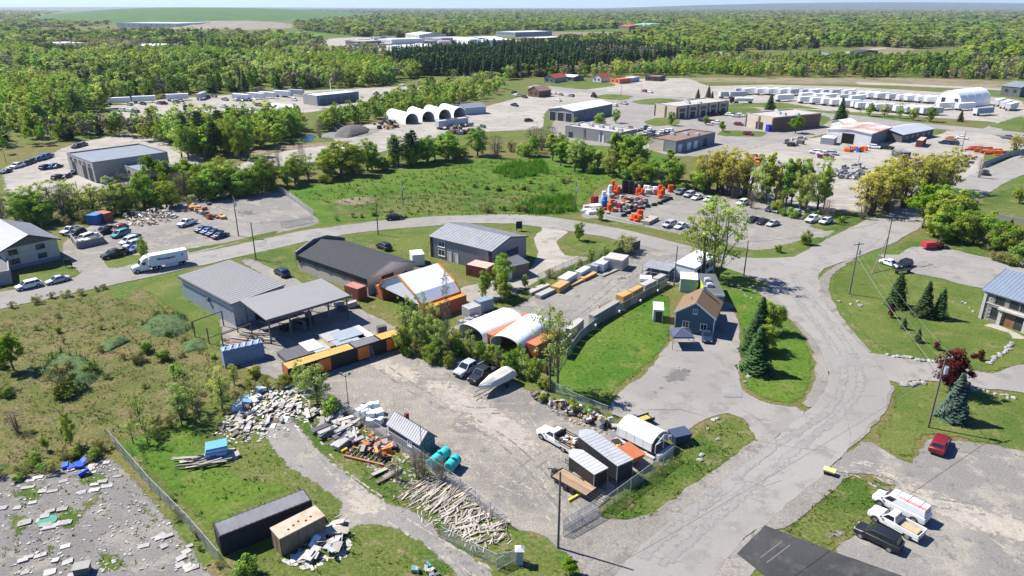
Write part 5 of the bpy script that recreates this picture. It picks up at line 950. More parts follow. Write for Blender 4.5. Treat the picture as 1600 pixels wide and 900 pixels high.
def vehicle_proto(kind):
    L, w, hood, belt, top = DIM[kind]; x0, x1 = -L / 2, L / 2; zb = .24 if kind in ('sedan',) else .32
    r = T('parked_car', None, None); r['proto'] = 1
    hl = {'sedan': (.27, .14), 'suv': (.215, .03), 'pickup': (.25, .45), 'crewcab': (.23, .32), 'van': (.17, .01), 'minivan': (.19, .02)}[kind]
    hx = x1 - L * hl[0]; tx = x0 + L * hl[1]
    def ring(x, ww, zt, zl=zb): return [(x, -ww * .86, zl), (x, -ww * .98, zl + .12), (x, -ww, (zl + zt) / 2), (x, -ww * .95, zt - .08), (x, -ww * .84, zt), (x, ww * .84, zt), (x, ww * .95, zt - .08), (x, ww, (zl + zt) / 2), (x, ww * .98, zl + .12), (x, ww * .86, zl)]
    b = MB(); bed = kind in ('pickup', 'crewcab'); hd = hood + (.22 if bed else .08); bz = belt
    st = [(x1, w * .80, hd - .16, zb + .1), (x1 - .12, w * .93, hd, zb), (x1 - .8, w, hd + .06, zb), (hx, w, bz, zb)]
    if bed: st += [(tx, w, bz, zb), (tx - .02, w, bz * .55, zb), (x0, w, bz * .55, zb)]
    elif kind == 'sedan': st += [(tx + .1, w, bz, zb), (x0 + .15, w * .95, bz - .03, zb), (x0, w * .85, bz - .12, zb + .1)]
    else: st += [(x0 + .15, w, bz, zb), (x0, w * .95, bz - .1, zb + .08)]
    b.loft([ring(*q) for q in st]); 
    if bed:
        for s in (-1, 1): b.box(x0 + .02, tx, s * w * .97 - .05, s * w * .97 + .05, bz * .55 + .002, bz)
        b.box(x0, x0 + .08, -w * .9, w * .9, bz * .55 + .002, bz - .01); b.box(tx - .08, tx, -w * .9, w * .9, bz * .55 + .002, bz - .02)
    # cabin: body-coloured frame, with each pane set proud of it
    cf = hx + .02; slope_f = {'van': .75, 'minivan': .95}.get(kind, .75); slope_b = {'sedan': .85, 'suv': .35, 'van': .12, 'minivan': .3}.get(kind, .18)
    cb = tx + (.03 if bed else .08); wt = w * (.74 if kind == 'sedan' else .80 if kind != 'van' else .86)
    B4 = [(cb, -w * .90, bz - .02), (cf, -w * .90, bz - .02), (cf, w * .90, bz - .02), (cb, w * .90, bz - .02)]; T4 = [(cb + slope_b, -wt, top - .05), (cf - slope_f, -wt, top - .05), (cf - slope_f, wt, top - .05), (cb + slope_b, wt, top - .05)]
    b.hexa(B4, T4); rf = [(p[0] * 1, p[1] * .94, top) for p in T4]; b.hexa([(p[0], p[1], top - .052) for p in T4], [(rf[0][0] + .12, rf[0][1], top), (rf[1][0] - .15, rf[1][1], top), (rf[2][0] - .15, rf[2][1], top), (rf[3][0] + .12, rf[3][1], top)])
    body = b.obj('body', PC['white'], r, smooth=32); bv = body.modifiers.new('edge', 'BEVEL'); bv.width = .05; bv.segments = 2; bv.limit_method = 'ANGLE'; bv.angle_limit = R(35)
    def pane(nm, a, c, d, e, u0=.06, u1=.94, v0=.10, v1=.90):
        a, c, d, e = map(Vector, (a, c, d, e)); P = lambda u, v: a.lerp(c, u).lerp(e.lerp(d, u), v); q = [P(u0, v0), P(u1, v0), P(u1, v1), P(u0, v1)]; n = (q[1] - q[0]).cross(q[3] - q[0]).normalized() * .012
        MB().hexa([p + n * .2 for p in q], [p + n for p in q]).obj(nm, CGLASS, r)
    pane('windshield', B4[1], B4[2], T4[2], T4[1], .05, .95, .04, .95)
    pane('rear_window', B4[3], B4[0], T4[0], T4[3], .10, .90, .25, .9)
    k = {'sedan': [(.06, .48), (.52, .92)], 'suv': [(.04, .3), (.34, .64), (.67, .93)], 'minivan': [(.04, .3), (.34, .66), (.69, .95)], 'pickup': [(.12, .88)], 'crewcab': [(.05, .46), (.54, .9)], 'van': [(.76, .95)]}[kind]
    for u0, u1 in k:
        pane('side_window', B4[0], B4[1], T4[1], T4[0], u0, u1, .14, .88); pane('side_window', B4[2], B4[3], T4[3], T4[2], 1 - u1, 1 - u0, .14, .88)
    if kind == 'van':
        m = MB()
        for x in (-1.9, -.6, .6): m.box(x, x + .06, -w * .8, w * .8, top + .1, top + .15); m.box(x, x + .06, -w * .8, -w * .74, top, top + .1); m.box(x, x + .06, w * .74, w * .8, top, top + .1)
        m.obj('roof_rack', WHITE, r)
        for y in (.55, .8): MB().box(-2.7, .2, y * w - .03, y * w + .03, top + .155, top + .21).obj('ladder_rail', M('ladder_red', (.6, .08, .03), .6), r)
        for i in range(8): MB().box(-2.6 + i * .38, -2.56 + i * .38, .56 * w + .01, .78 * w, top + .16, top + .19).obj('ladder_rung', MATS['ladder_red'], r)
    wr = {'sedan': .33, 'suv': .37, 'minivan': .35}.get(kind, .40); ax = (x1 - L * .175, x0 + L * (.2 if kind != 'van' else .19))
    for x in ax:
        for s in (-1, 1):
            wl_ = MB().tube([(x, s * (w - .20), wr), (x, s * (w + .012), wr)], wr, 16).obj('wheel', TYRE, r); MB().tube([(x, s * (w + .013), wr), (x, s * (w + .02), wr)], wr * .62, 10).obj('rim', RIM, wl_)
            a = MB(); n = 9; pts = [(x + (wr + .03) * math.cos(pi * i / n), wr + (wr + .03) * math.sin(pi * i / n)) for i in range(n + 1)]; pin = [(x + (wr + .10) * math.cos(pi * i / n), wr + (wr + .10) * math.sin(pi * i / n)) for i in range(n + 1)]
            a.prism(pin + pts[::-1], s * w * .93, s * (w + .008), 'y'); a.obj('wheel_arch', TRIM, r)
    for s in (-1, 1):
        MB().box(x1 - .16, x1 - .01, s * w * .62 - .16, s * w * .62 + .16, hd - .25, hd - .09).obj('headlight', LAMP, r); MB().box(x0 - .012, x0 + .1, s * w * .78 - .10, s * w * .78 + .10, bz - .42, bz - .12).obj('taillight', TAIL, r)
        MB().box(cf - .25, cf - .08, s * (w + .09) - .07, s * (w + .09) + .07, bz + .02, bz + .16).obj('mirror', TRIM, r)
    MB().box(x1 - .03, x1 + .03, -w * .7, w * .7, zb + .08, hd - .28).obj('grille', TRIM, r); MB().box(x0 - .04, x0 + .04, -w * .8, w * .8, zb + .06, zb + .22).obj('bumper', TRIM, r)
    if bed: MB().box(x0 + .09, tx - .09, -w * .88, w * .88, bz * .55 + .002, bz * .55 + .02).obj('bed_liner', TRIM, r)
    return r
PROTO = {}
def car(kind, col, x, y, hx, hy, label, group=None, name=None, lite=False):
    "vehicle at photo pixel (x, y) with its nose toward pixel (hx, hy)"
    p = G(x, y); d = G(hx, hy) - p; rz = math.atan2(d.y, d.x); key = (kind, col, lite)
    nm = name or {'van': 'parked_van', 'pickup': 'pickup_truck', 'crewcab': 'pickup_truck'}.get(kind, 'parked_car')
    src = PROTO.get(key)
    if src is None:
        b = PROTO.get((kind, None)); used = True
        if b is None: b = vehicle_proto(kind); PROTO[(kind, None)] = b; used = False
        if lite:
            # far off: body, panes and wheels in one mesh
            src = bpy.data.objects.new(nm, join_mesh(b, PC[col])); link(src)
        elif used: src = dup(b)
        else: src = b
        if not lite:
            for c in src.children:
                if c.name.startswith('body'):
                    for s in c.material_slots: s.link = 'OBJECT'; s.material = PC[col]
        PROTO[key] = src; o = src
    else: o = dup(src)
    o.name = nm; o.location = p; o.rotation_euler = (0, 0, rz); cat = {'van': 'van', 'pickup': 'pickup truck', 'crewcab': 'pickup truck'}.get(kind, 'car')
    if 'group' in o: del o['group']
    if 'proto' in o: del o['proto']
    return tag(o, label, cat, group)
def join_mesh(root, pm):
    V = []; F = []; MI = []; mats = []
    for c in list(root.children) + [g for c in root.children for g in c.children]:
        if c.type != 'MESH' or c.name.split('.')[0] in ('mirror', 'wheel_arch', 'ladder_rung'): continue
        m = pm if c.name.startswith('body') else c.data.materials[0]
        if m not in mats: mats.append(m)
        o = len(V); V += [tuple(v.co) for v in c.data.vertices]; F += [tuple(i + o for i in p.vertices) for p in c.data.polygons]; MI += [mats.index(m)] * len(c.data.polygons)
    b = MB(); b.v, b.f, b.mi = V, F, MI; return b.mesh('car', mats, 32)
NEAR = [
 ('van', 'white', 1406, 799, 1376, 784, 'white work van with ladders on roof rack, parked beside pickup'), ('pickup', 'white', 1398, 824, 1368, 808, 'white pickup with tan load in its bed, between van and black car'),
 ('suv', 'black', 1371, 846, 1344, 833, 'black car parked next to the white pickup at bottom right'), ('suv', 'red', 1467, 700, 1472, 690, 'dark red car alone at edge of gravel parking by blue spruce'),
 ('crewcab', 'silver', 733, 580, 719, 588, 'silver-white pickup beside the hedge, left of black pickup'), ('crewcab', 'black', 755, 590, 741, 599, 'black pickup between silver pickup and covered boat'),
 ('sedan', 'navy', 1104, 529, 1106, 540, 'navy car parked in the shade of the teal house'), ('suv', 'white', 46, 450, 34, 453, 'white crossover driving on the street at left edge'),
 ('sedan', 'silver', 91, 441, 79, 444, 'pale sedan driving on the street behind white crossover'), ('suv', 'black', 617, 343, 628, 342, 'black crossover alone on the curved street'),
 ('suv', 'navy', 441, 430, 434, 426, 'navy car parked beside the long metal shed'), ('suv', 'black', 600, 389, 590, 385, 'dark off-roader parked on lawn by black shingled building'),
 ('sedan', 'white', 1390, 415, 1399, 418, 'white car at the end of the parking lot under leaning pole'), ('suv', 'black', 1412, 417, 1404, 420, 'black car parked beside white car at the parking lot end'),
 ('suv', 'black', 1539, 273, 1545, 268, 'black car driving away on the far right road'), ('crewcab', 'black', 180, 401, 168, 404, 'black pickup parked at kerb left of white semi truck'),
 ('pickup', 'white', 293, 352, 281, 356, 'white flatbed pickup beside the debris pile in junk lot'), ('suv', 'black', 826, 190, 840, 189, 'black pickup crossing the pale depot ground')]
for q in NEAR: car(*q[:6], q[6])
for i, (x, y) in enumerate(((318, 361), (327, 364), (336, 367), (345, 371))): car('sedan', ('navy', 'blue', 'navy', 'navy')[i], x, y, x + 12, y - 4, ('leftmost dark blue car of the four in a row', 'brighter blue car, second of the four in a row', 'third dark blue car in the row of four', 'nearest dark blue car in the row of four')[i], 'row of blue cars in junk lot')
for k, c, x, y, lb in (('minivan', 'teal', 189, 369, 'teal and white minivan in junk lot'), ('crewcab', 'black', 166, 364, 'black pickup in junk lot near containers'), ('suv', 'red', 187, 361, 'red car behind the black pickup in junk lot'), ('sedan', 'navy', 206, 374, 'navy car behind white van in junk lot'), ('minivan', 'white', 203, 380, 'white minivan in the line by small bush'), ('suv', 'silver', 208, 386, 'silver car in line below white minivan'), ('sedan', 'blue', 214, 392, 'blue car at end of the line by small bush'), ('pickup', 'white', 112, 364, 'white pickup beside the beige office'), ('suv', 'black', 121, 368, 'black car beside white pickup near beige office'), ('minivan', 'white', 134, 376, 'white minivan by grey block enclosure')): car(k, c, x, y, x - 12, y + 4, lb, 'vehicles in the junk lot')
for k, c, x, y, lb in (('suv', 'silver', 1046, 354, 'silver crossover at corner of drum lot by kerb'), ('sedan', 'white', 1064, 356, 'white car beside silver crossover in drum lot'), ('sedan', 'grey', 1078, 361, 'grey car half behind tall leafy tree'), ('suv', 'silver', 1077, 307, 'silver crossover at back of drum lot'), ('sedan', 'white', 1089, 311, 'white car at back of drum lot'), ('sedan', 'white', 1108, 314, 'second white car at back of drum lot'), ('suv', 'white', 1160, 320, 'white crossover alone beneath the yellow willow'), ('sedan', 'black', 1176, 346, 'black car leftmost in middle row of drum lot'), ('sedan', 'black', 1191, 349, 'black car in middle row of drum lot'), ('sedan', 'silver', 1207, 352, 'silver car at right end of middle row'), ('sedan', 'navy', 1204, 329, 'navy car leftmost in back row under willows'), ('sedan', 'silver', 1216, 331, 'silver car second in back row under willows'), ('sedan', 'black', 1228, 334, 'black car third in back row under willows'), ('suv', 'silver', 1241, 337, 'silver crossover right end of back row'), ('crewcab', 'white', 1270, 346, 'white pickup left of the pair by the exit'), ('suv', 'white', 1290, 349, 'white crossover right of the pair by the exit'), ('suv', 'grey', 1064, 303, 'grey car beside the yellow machine in drum lot')): car(k, c, x, y, x - 10, y + 3.4, lb, 'cars in the drum lot')
FAR = []
def lot(group, label, pts, dx=10, dy=2, kinds=('sedan', 'suv', 'suv', 'crewcab', 'minivan'), cols=('white', 'silver', 'white', 'black', 'grey', 'navy', 'red', 'white')):
    for x, y in pts:
        k = kinds[rng.integers(len(kinds))]; c = cols[rng.integers(len(cols))]; s = rng.choice((-1, 1)); nm_ = {'crewcab': 'pickup truck', 'minivan': 'minivan', 'suv': 'crossover', 'sedan': 'car'}[k]
        car(k, c, x, y, x + dx * s, y + dy * s, label.format(c + ' ' + nm_), group + ', ' + c + ' ' + nm_, lite=True)
lot('cars by the long grey unit', '{} parked between the long grey unit and brown roof unit', [(985, 203), (995, 205), (1003, 204), (1009, 202), (1015, 205), (1008, 211), (1016, 213), (1022, 210), (1028, 211), (1035, 208), (1042, 207), (1048, 206), (1023, 216), (1014, 218)], 4, -3)
lot('cars by the tan building', '{} parked beside the tan unit building', [(1105, 180), (1115, 180), (1122, 178), (1130, 177), (1140, 181), (1150, 183), (1157, 182), (1154, 196), (1098, 190), (1110, 192), (1120, 194)], 9, 1)
lot('cars by the log house', '{} parked in the car park by the log house', [(803, 146), (806, 150), (812, 151), (820, 153), (858, 147), (866, 147), (876, 149), (886, 150), (893, 151), (873, 158), (804, 166), (1008, 144), (1016, 145), (960, 166), (975, 163)], 6, 1)
lot('cars in the trailer yard', '{} parked in the far trailer yard', [(203, 165), (224, 164), (250, 163), (256, 163), (275, 161), (283, 159), (193, 174), (203, 175), (213, 176), (240, 171), (325, 153), (335, 152), (352, 157), (368, 158), (378, 158), (388, 158), (397, 156), (350, 168), (362, 171), (375, 173), (390, 172), (405, 166), (418, 165), (430, 151), (445, 151), (460, 157), (628, 134), (640, 136)], 8, 1)
lot('cars in the scrap yard', '{} in the scrap yard by the large workshop', [(10, 270), (28, 262), (38, 259), (46, 256), (58, 252), (66, 250), (74, 247), (72, 264), (82, 263), (90, 262), (92, 280), (104, 278), (118, 272), (160, 282), (170, 285), (182, 284), (188, 302), (205, 300), (120, 231), (130, 228)], 7, -2, cols=('navy', 'blue', 'navy', 'black', 'grey', 'blue', 'white'))
lot('cars in the contractor yard', '{} in the contractor yard by the rusty workshop', [(1366, 232), (1376, 230), (1384, 233), (1274, 240), (1287, 243), (1300, 242), (1290, 248), (1476, 225), (1488, 226), (1503, 217), (1575, 217), (1172, 252), (1186, 255)], 9, 1)
car('sedan', 'orange', 1486, 218, 1496, 219, 'orange car in the contractor yard by bare lot', lite=True)
car('suv', 'red', 1169, 211, 1178, 212, 'bright red pickup by the tan and dark unit building', lite=True)
# extra pieces on the near ones
def child_of(label, name): return next(o for o in bpy.data.objects if o.parent and o.parent.get('label') == label and o.name.split('.')[0] == name)
def root_of(label): return next(o for o in COL.objects if o.get('label') == label)
rt = root_of(NEAR[1][6]); MB().box(-2.4, -.5, -.62, .5, .70, .98).obj('load', M('load_tan', (.40, .29, .17), .9, .3, 4), rt)
sg = MB().box(-1.7, -.5, -.02, 0, 1.2, 1.4)

# flatbed pickup with stake bed
r = dup(root_of(NEAR[1][6]), label='white flatbed pickup with stake sides loaded with scrap'); p = G(871, 692); d = G(846, 678) - p; r.location = p; r.rotation_euler = (0, 0, math.atan2(d.y, d.x)); r.name = 'pickup_truck'; r.scale = (1.12, 1.05, 1.05)
MB().box(-3.0, -.45, -1.05, 1.05, 1.02, 1.12).obj('flatbed', M('bed_wood', (.24, .16, .10), .9, .2), r)
for s in (-1, 1):
    for z in (1.3, 1.6): MB().box(-3.0, -.45, s * 1.02 - .02, s * 1.02 + .02, z, z + .12).obj('stake_rail', TRIM, r)
MB().box(-.5, -.42, -1.0, 1.0, 1.12, 2.0).obj('headboard', TRIM, r)
for k in range(10): m = MB(); m.cbox((rng.uniform(-2.7, -.9), rng.uniform(-.75, .75), 1.25 + .12 * (k % 3)), (rng.uniform(.3, .9), rng.uniform(.2, .5), .22), rng.uniform(0, 3)); m.obj('scrap', (M('scrap_tan', (.35, .25, .16), .9, .3), M('scrap_grey', (.3, .3, .3), .7, .3), WHITE)[k % 3], r)

# semi truck
p = G(262, 415); d = G(215, 424.5) - G(290, 410); rz = math.atan2(d.y, d.x); mid = (G(214, 426) + G(291, 411)) / 2; r = T('semi_truck', 'white semi truck with white trailer stopped on the street', 'truck', mid, rz); r.scale = (.87, .87, .87)
TW = PC['white']; Ltr = 8.9; x1 = 6.9
b = MB(); 
def rg(x, w, z0, z1): return [(x, -w, z0), (x, -w, z1 - .12), (x, -w * .86, z1), (x, w * .86, z1), (x, w, z1 - .12), (x, w, z0)]
b.loft([rg(x1, .75, .6, 1.35), rg(x1 - .15, .9, .55, 1.6), rg(x1 - 1.7, 1.05, .55, 1.95)]); b.loft([rg(x1 - 1.72, 1.2, .55, 2.0), rg(x1 - 1.75, 1.2, .55, 2.1), rg(x1 - 2.3, 1.22, .55, 2.95), rg(x1 - 3.9, 1.22, .55, 3.05)])
b.obj('cab', TW, r, smooth=35); m = MB(); m.loft([rg(x1 - 2.4, .9, 2.98, 3.05), rg(x1 - 3.2, 1.15, 3.0, 3.75), rg(x1 - 3.9, 1.2, 3.0, 3.9)]); m.obj('roof_fairing', TW, r, smooth=35)
MB().hexa([(x1 - 1.72, -1.0, 2.12), (x1 - 1.72, 1.0, 2.12), (x1 - 2.26, 1.0, 2.92), (x1 - 2.26, -1.0, 2.92)], [(x1 - 1.69, -1.0, 2.14), (x1 - 1.69, 1.0, 2.14), (x1 - 2.23, 1.0, 2.94), (x1 - 2.23, -1.0, 2.94)]).obj('windshield', CGLASS, r)
for s in (-1, 1):
    MB().box(x1 - 3.2, x1 - 2.4, s * 1.225 - .01, s * 1.225 + .01, 1.95, 2.65).obj('side_window', CGLASS, r); MB().box(x1 - .12, x1 + .0, s * .72 - .15, s * .72 + .15, 1.0, 1.2).obj('headlight', LAMP, r); MB().tube([(x1 - 3.7, s * .9, .7), (x1 - 3.9, s * .9, .7)], .3, 8).obj('fuel_tank', METAL, r)
MB().box(x1 - .02, x1 + .06, -.5, .5, .75, 1.4).obj('grille', TRIM, r); MB().box(x1 - 6.6, x1 - 3.9, -.5, .5, .7, 1.05).obj('chassis', TRIM, r)
tb = x1 - 4.25; MB().box(tb - Ltr, tb, -1.28, 1.28, 1.15, 3.95).obj('trailer_body', M('trailer_white', (.66, .68, .71), .5, .04, .4), r)
e = MB()
for s in (-1, 1): e.box(tb - Ltr, tb, s * 1.285 - .015, s * 1.285 + .015, 1.1, 1.22); e.box(tb - Ltr, tb, s * 1.285 - .015, s * 1.285 + .015, 3.88, 3.97)
e.obj('trailer_rail', METAL, r)
for s in (-1, 1): MB().box(tb - Ltr + 2.4, tb - 3.3, s * 1.2 - .02, s * 1.2 + .02, .35, 1.09).obj('side_skirt', M('skirt_white', (.6, .61, .63), .5), r)
MB().box(tb - Ltr - .04, tb - Ltr - .004, -1.2, 1.2, 1.25, 3.85).obj('rear_door', TRIM, r)
for x in (x1 - 1.1, tb - .9, tb - 2.1, tb - Ltr + .9, tb - Ltr + 1.9):
    for s in (-1, 1):
        wl_ = MB().tube([(x, s * .8, .5), (x, s * 1.24, .5)], .5, 14).obj('wheel', TYRE, r); MB().tube([(x, s * 1.241, .5), (x, s * 1.25, .5)], .28, 10).obj('rim', RIM, wl_)
for x in (tb - 2.2,): 
    for s in (-.8, .8): MB().box(x - .08, x + .08, s - .08, s + .08, 0, 1.1).obj('landing_gear', METAL, r)
def text(body, parent, size, loc, rot, mat, name='lettering', ext=.01):
    cu = bpy.data.curves.new(name, 'FONT'); cu.body = body; cu.size = size; cu.extrude = ext; cu.offset = .03; cu.align_x = 'CENTER'; cu.align_y = 'CENTER'; o = bpy.data.objects.new(name, cu); COL.objects.link(o); me = bpy.data.meshes.new_from_object(o.evaluated_get(bpy.context.evaluated_depsgraph_get())); bpy.data.objects.remove(o); o = bpy.data.objects.new(name, me); me.materials.clear(); me.materials.append(mat); link(o, parent); o.location = loc; o.rotation_euler = rot; return o
# the side that faces the camera
side = 1 if math.cos(rz + pi / 2) * mid.x + math.sin(rz + pi / 2) * mid.y < 0 else -1
text('VPtransport', r, .88, (tb - Ltr * .42, side * 1.30, 2.75), (pi / 2, 0, pi if side == 1 else 0), M('letter_navy', (.015, .02, .06), .6)); MB().prism([(tb - Ltr * .87, 2.7), (tb - Ltr * .83, 2.7), (tb - Ltr * .87, 3.3), (tb - Ltr * .90, 3.3)], side * 1.281 if side > 0 else -1.31, side * 1.31 if side > 0 else -1.281, 'y').obj('emblem', MATS['letter_navy'], r)

# black enclosed trailers and the flat deck trailer
def box_trailer(label, A, nose, L, w, h, side_m, roof_m, group=None, name='cargo_trailer', z0=.5):
    p = G(*A); d = G(*nose) - p; rz = math.atan2(d.y, d.x); r = T(name, label, 'trailer', p, rz, group); a, b = -L / 2, L / 2
    MB().prism([(a, -w), (b - .9, -w), (b, -.35), (b, .35), (b - .9, w), (a, w)], z0, h).obj('body', side_m, r); MB().prism([(a - .05, -w - .05), (b - .9, -w - .05), (b + .05, -.38), (b + .05, .38), (b - .9, w + .05), (a - .05, w + .05)], h + .003, h + .07).obj('roof', roof_m, r)
    e = MB()
    for i in range(int(L / .6)): e.box(a + .3 + i * .6, a + .36 + i * .6, -w - .02, w + .02, h + .072, h + .1) if a + .36 + i * .6 < b - 1 else 0
    tag(e.obj('roof_bow', roof_m, r), kind='stuff'); fr_ = MB()
    for y in (-w, w - .06): fr_.box(a - .03, a + .05, y - .01, y + .07, z0 - .1, h)
    fr_.box(a - .03, a + .05, -w, w, h - .14, h - .002); fr_.box(a - .03, b - .9, -w - .02, -w + .02, z0 - .12, z0); fr_.box(a - .03, b - .9, w - .02, w + .02, z0 - .12, z0); fr_.obj('frame', METAL, r)
    MB().box(a - .05, a - .032, -w + .1, w - .1, z0, h - .16).obj('rear_door', side_m, r)
    for s in (-1, 1):
        MB().box(-1.2, .9, s * (w + .12) - .12, s * (w + .12) + .12, .72, .80).obj('fender', METAL, r)
        for x in (-.6, .35): MB().tube([(x, s * (w + .02), .33), (x, s * (w + .22), .33)], .33, 12).obj('wheel', TYRE, r)
    m = MB(); m.tube([(b - .9, -w * .8, .45), (b + 1.1, 0, .45), (b - .9, w * .8, .45)], .06, 5); m.tube([(b + .95, 0, 0), (b + .95, 0, .8)], .05, 5); m.obj('drawbar', METALD, r); return r
SILVR = M('roof_silver', (.31, .32, .335), .6, .14, 1)
box_trailer('longer black cargo trailer with silver ribbed roof', (940, 727), (913, 706), 8.4, 1.25, 2.9, CBLK, SILVR, 'black cargo trailers'); box_trailer('shorter black cargo trailer with plain grey roof', (914, 746), (895, 732), 5.4, 1.1, 2.5, M('paint_blackbrown', (.025, .020, .02), .5), M('roof_pale_grey', (.40, .40, .41), .5, .05), 'black cargo trailers')
p = G(897, 761); d = G(872, 747) - p; r = T('deck_trailer', 'flat deck trailer with worn plank bed and black frame', 'trailer', p, math.atan2(d.y, d.x)); DECK = M('deck_plank', (.27, .19, .12), .9, .25, 1.5, orand=.2, stretch=(.4, 4, 1))
for k in range(8): MB().box(-2.6, 2.7, -1.05 + k * .262, -1.05 + k * .262 + .25, .75, .80).obj('plank', DECK, r)
fb = MB(); fb.box(-2.65, 2.75, -1.15, -1.06, .55, .82); fb.box(-2.65, 2.75, 1.06, 1.15, .55, .82); fb.box(2.72, 2.8, -1.05, 1.05, .55, .9); fb.obj('frame', TRIM, r)
for i in range(6): MB().box(-3.9, -2.7, -1.05 + i * .4, -1.0 + i * .4, .6, .75).obj('ramp_bar', TRIM, r)
MB().box(-3.95, -3.85, -1.1, 1.1, .6, .76).obj('ramp_end', TRIM, r); m = MB(); m.tube([(2.75, -1, .6), (4.2, 0, .6), (2.75, 1, .6)], .07, 5); m.obj('drawbar', TRIM, r); MB().box(2.9, 3.4, -.3, .3, .55, 1.0).obj('toolbox', TRIM, r)
for s in (-1, 1):
    for x in (-.7, .3): MB().tube([(x, s * 1.16, .36), (x, s * 1.38, .36)], .36, 12).obj('wheel', TYRE, r)
# covered boat on its trailer
p = G(776, 606); d = G(748, 620) - G(800, 592); r = T('covered_boat', 'white tarp covered boat on trailer beside the hedge', 'boat', p, math.atan2(d.y, d.x)); r.scale = (1.12, 1.05, 1.0); rg_ = []
for x, w, zk, zg in ((-3.1, 1.05, .7, 1.5), (-1.5, 1.15, .62, 1.55), (.5, 1.1, .62, 1.65), (2.0, .75, .75, 1.8), (3.0, .25, 1.1, 1.95), (3.35, .04, 1.6, 2.0)): rg_.append([(x, 0, zk), (x, -w * .8, zk + .35), (x, -w, zg), (x, w, zg), (x, w * .8, zk + .35)])
MB().loft(rg_).obj('hull', M('hull_white', (.62, .61, .58), .5, .08), r, smooth=40); rg_ = []
for x, w, z in ((-3.15, 1.1, 1.2), (-3.0, 1.15, 2.1), (-2.2, 1.2, 2.75), (-.6, 1.2, 2.55), (.6, 1.15, 2.5), (1.8, .85, 2.2), (2.8, .4, 2.1), (3.4, .08, 2.05)): rg_.append([(x, -w - .03, 1.2 + max(0, x) * .2), (x, -w * .8, 1.2 + (z - 1.2) * .72), (x, 0, z), (x, w * .8, 1.2 + (z - 1.2) * .72), (x, w + .03, 1.2 + max(0, x) * .2)])
MB().loft(rg_).obj('tarp', M('tarp_dirty', (.50, .475, .42), .8, .14, 1.5, bump=.5, bscale=3), r, smooth=30); MB().box(-3.2, -3.0, -.25, .25, .5, 1.4).obj('outboard', TRIM, r)
m = MB(); m.box(-2.6, 3.2, -.9, -.8, .45, .55); m.box(-2.6, 3.2, .8, .9, .45, .55); m.box(-2.6, -2.5, -.9, .9, .45, .55); m.box(3.2, 4.4, -.05, .05, .45, .55); m.obj('trailer_frame', METALD, r)
for s in (-1, 1): MB().tube([(-1, s * .95, .32), (-1, s * 1.15, .32)], .32, 12).obj('wheel', TYRE, r)
# small machines
def skid(name, label, p, rz, col, sc=1, cat='machine'):
    r = T(name, label, cat, p, rz); r.scale = (sc,) * 3; MB().box(-1.1, .5, -.55, .55, .45, 1.2).obj('body', col, r); m = MB(); m.box(-.6, .45, -.5, .5, 2.0, 2.1)
    for x in (-.55, .35):
        for y in (-.48, .42): m.box(x, x + .07, y, y + .07, 1.2, 2.0)
    m.obj('cab', TRIM, r)
    for s in (-1, 1):
        MB().tube([(-.9, s * .62, 1.3), (.6, s * .62, 1.2), (1.3, s * .62, .5)], .09, 5).obj('lift_arm', col, r)
        for x in (-.7, .3): MB().tube([(x, s * .5, .38), (x, s * .82, .38)], .38, 12).obj('wheel', TYRE, r)
    MB().prism([(1.2, .15), (1.9, .12), (1.95, .2), (1.35, .65), (1.2, .65)], -.8, .8, 'y').obj('bucket', METALD, r); return r
skid('loader', 'small yellow loader between white tarp garage and black trailer', G(962, 710), 2.0, PC['yellow'])
p = G(984, 722); r = T('tipping_trailer', 'orange red hopper trailer beside the white tarp garage', 'trailer', p, G(970, 712).x and math.atan2(*( (G(968, 710) - p).yx ))); b = MB(); b.hexa([(-1.1, -.7, .7), (1.1, -.7, .7), (1.1, .7, .7), (-1.1, .7, .7)], [(-1.5, -1.1, 1.75), (1.5, -1.1, 1.75), (1.5, 1.1, 1.75), (-1.5, 1.1, 1.75)]); b.obj('hopper', M('paint_orange_red', (.60, .10, .03), .5, .15), r)
for s in (-1, 1): MB().tube([(-.3, s * .75, .4), (-.3, s * 1.0, .4)], .4, 12).obj('wheel', TYRE, r)
MB().tube([(1.2, 0, .6), (2.4, 0, .5)], .07, 5).obj('drawbar', TRIM, r); MB().box(-1.6, 1.6, -1.15, 1.15, 1.72, 1.8).obj('rim_rail', RUST, r)
p = G(1061, 690); r = T('dumpster', 'dark navy waste skip on the driveway edge', 'skip', p, .35); BN = M('bin_navy', (.03, .035, .07), .6, .2); MB().hexa([(-1.0, -.75, .1), (1.0, -.75, .1), (1.0, .75, .1), (-1.0, .75, .1)], [(-1.3, -.95, 1.5), (1.3, -.95, 1.5), (1.3, .95, 1.5), (-1.3, .95, 1.5)]).obj('body', BN, r)
for s in (0, 1): MB().box(-1.34 + s * 1.35, -.02 + s * 1.35, -1.0, 1.0, 1.51, 1.58).obj('lid', M('lid_navy', (.05, .06, .11), .5), r)
p = G(1007, 661); r = T('utility_trailer', 'small black utility trailer with yellow load behind tarp garage', 'trailer', p, .5); m = MB(); m.box(-1.2, 1.2, -.7, .7, .5, .6); m.box(-1.2, 1.2, -.72, -.66, .6, 1.0); m.box(-1.2, 1.2, .66, .72, .6, 1.0); m.box(-1.22, -1.16, -.65, .65, .6, 1.0); m.obj('box', TRIM, r); MB().cbox((0, 0, .75), (1.4, .9, .28)).obj('load', M('load_yellow', (.5, .33, .06), .8, .2), r)
for s in (-1, 1): MB().tube([(0, s * .75, .3), (0, s * .95, .3)], .3, 10).obj('wheel', TYRE, r)
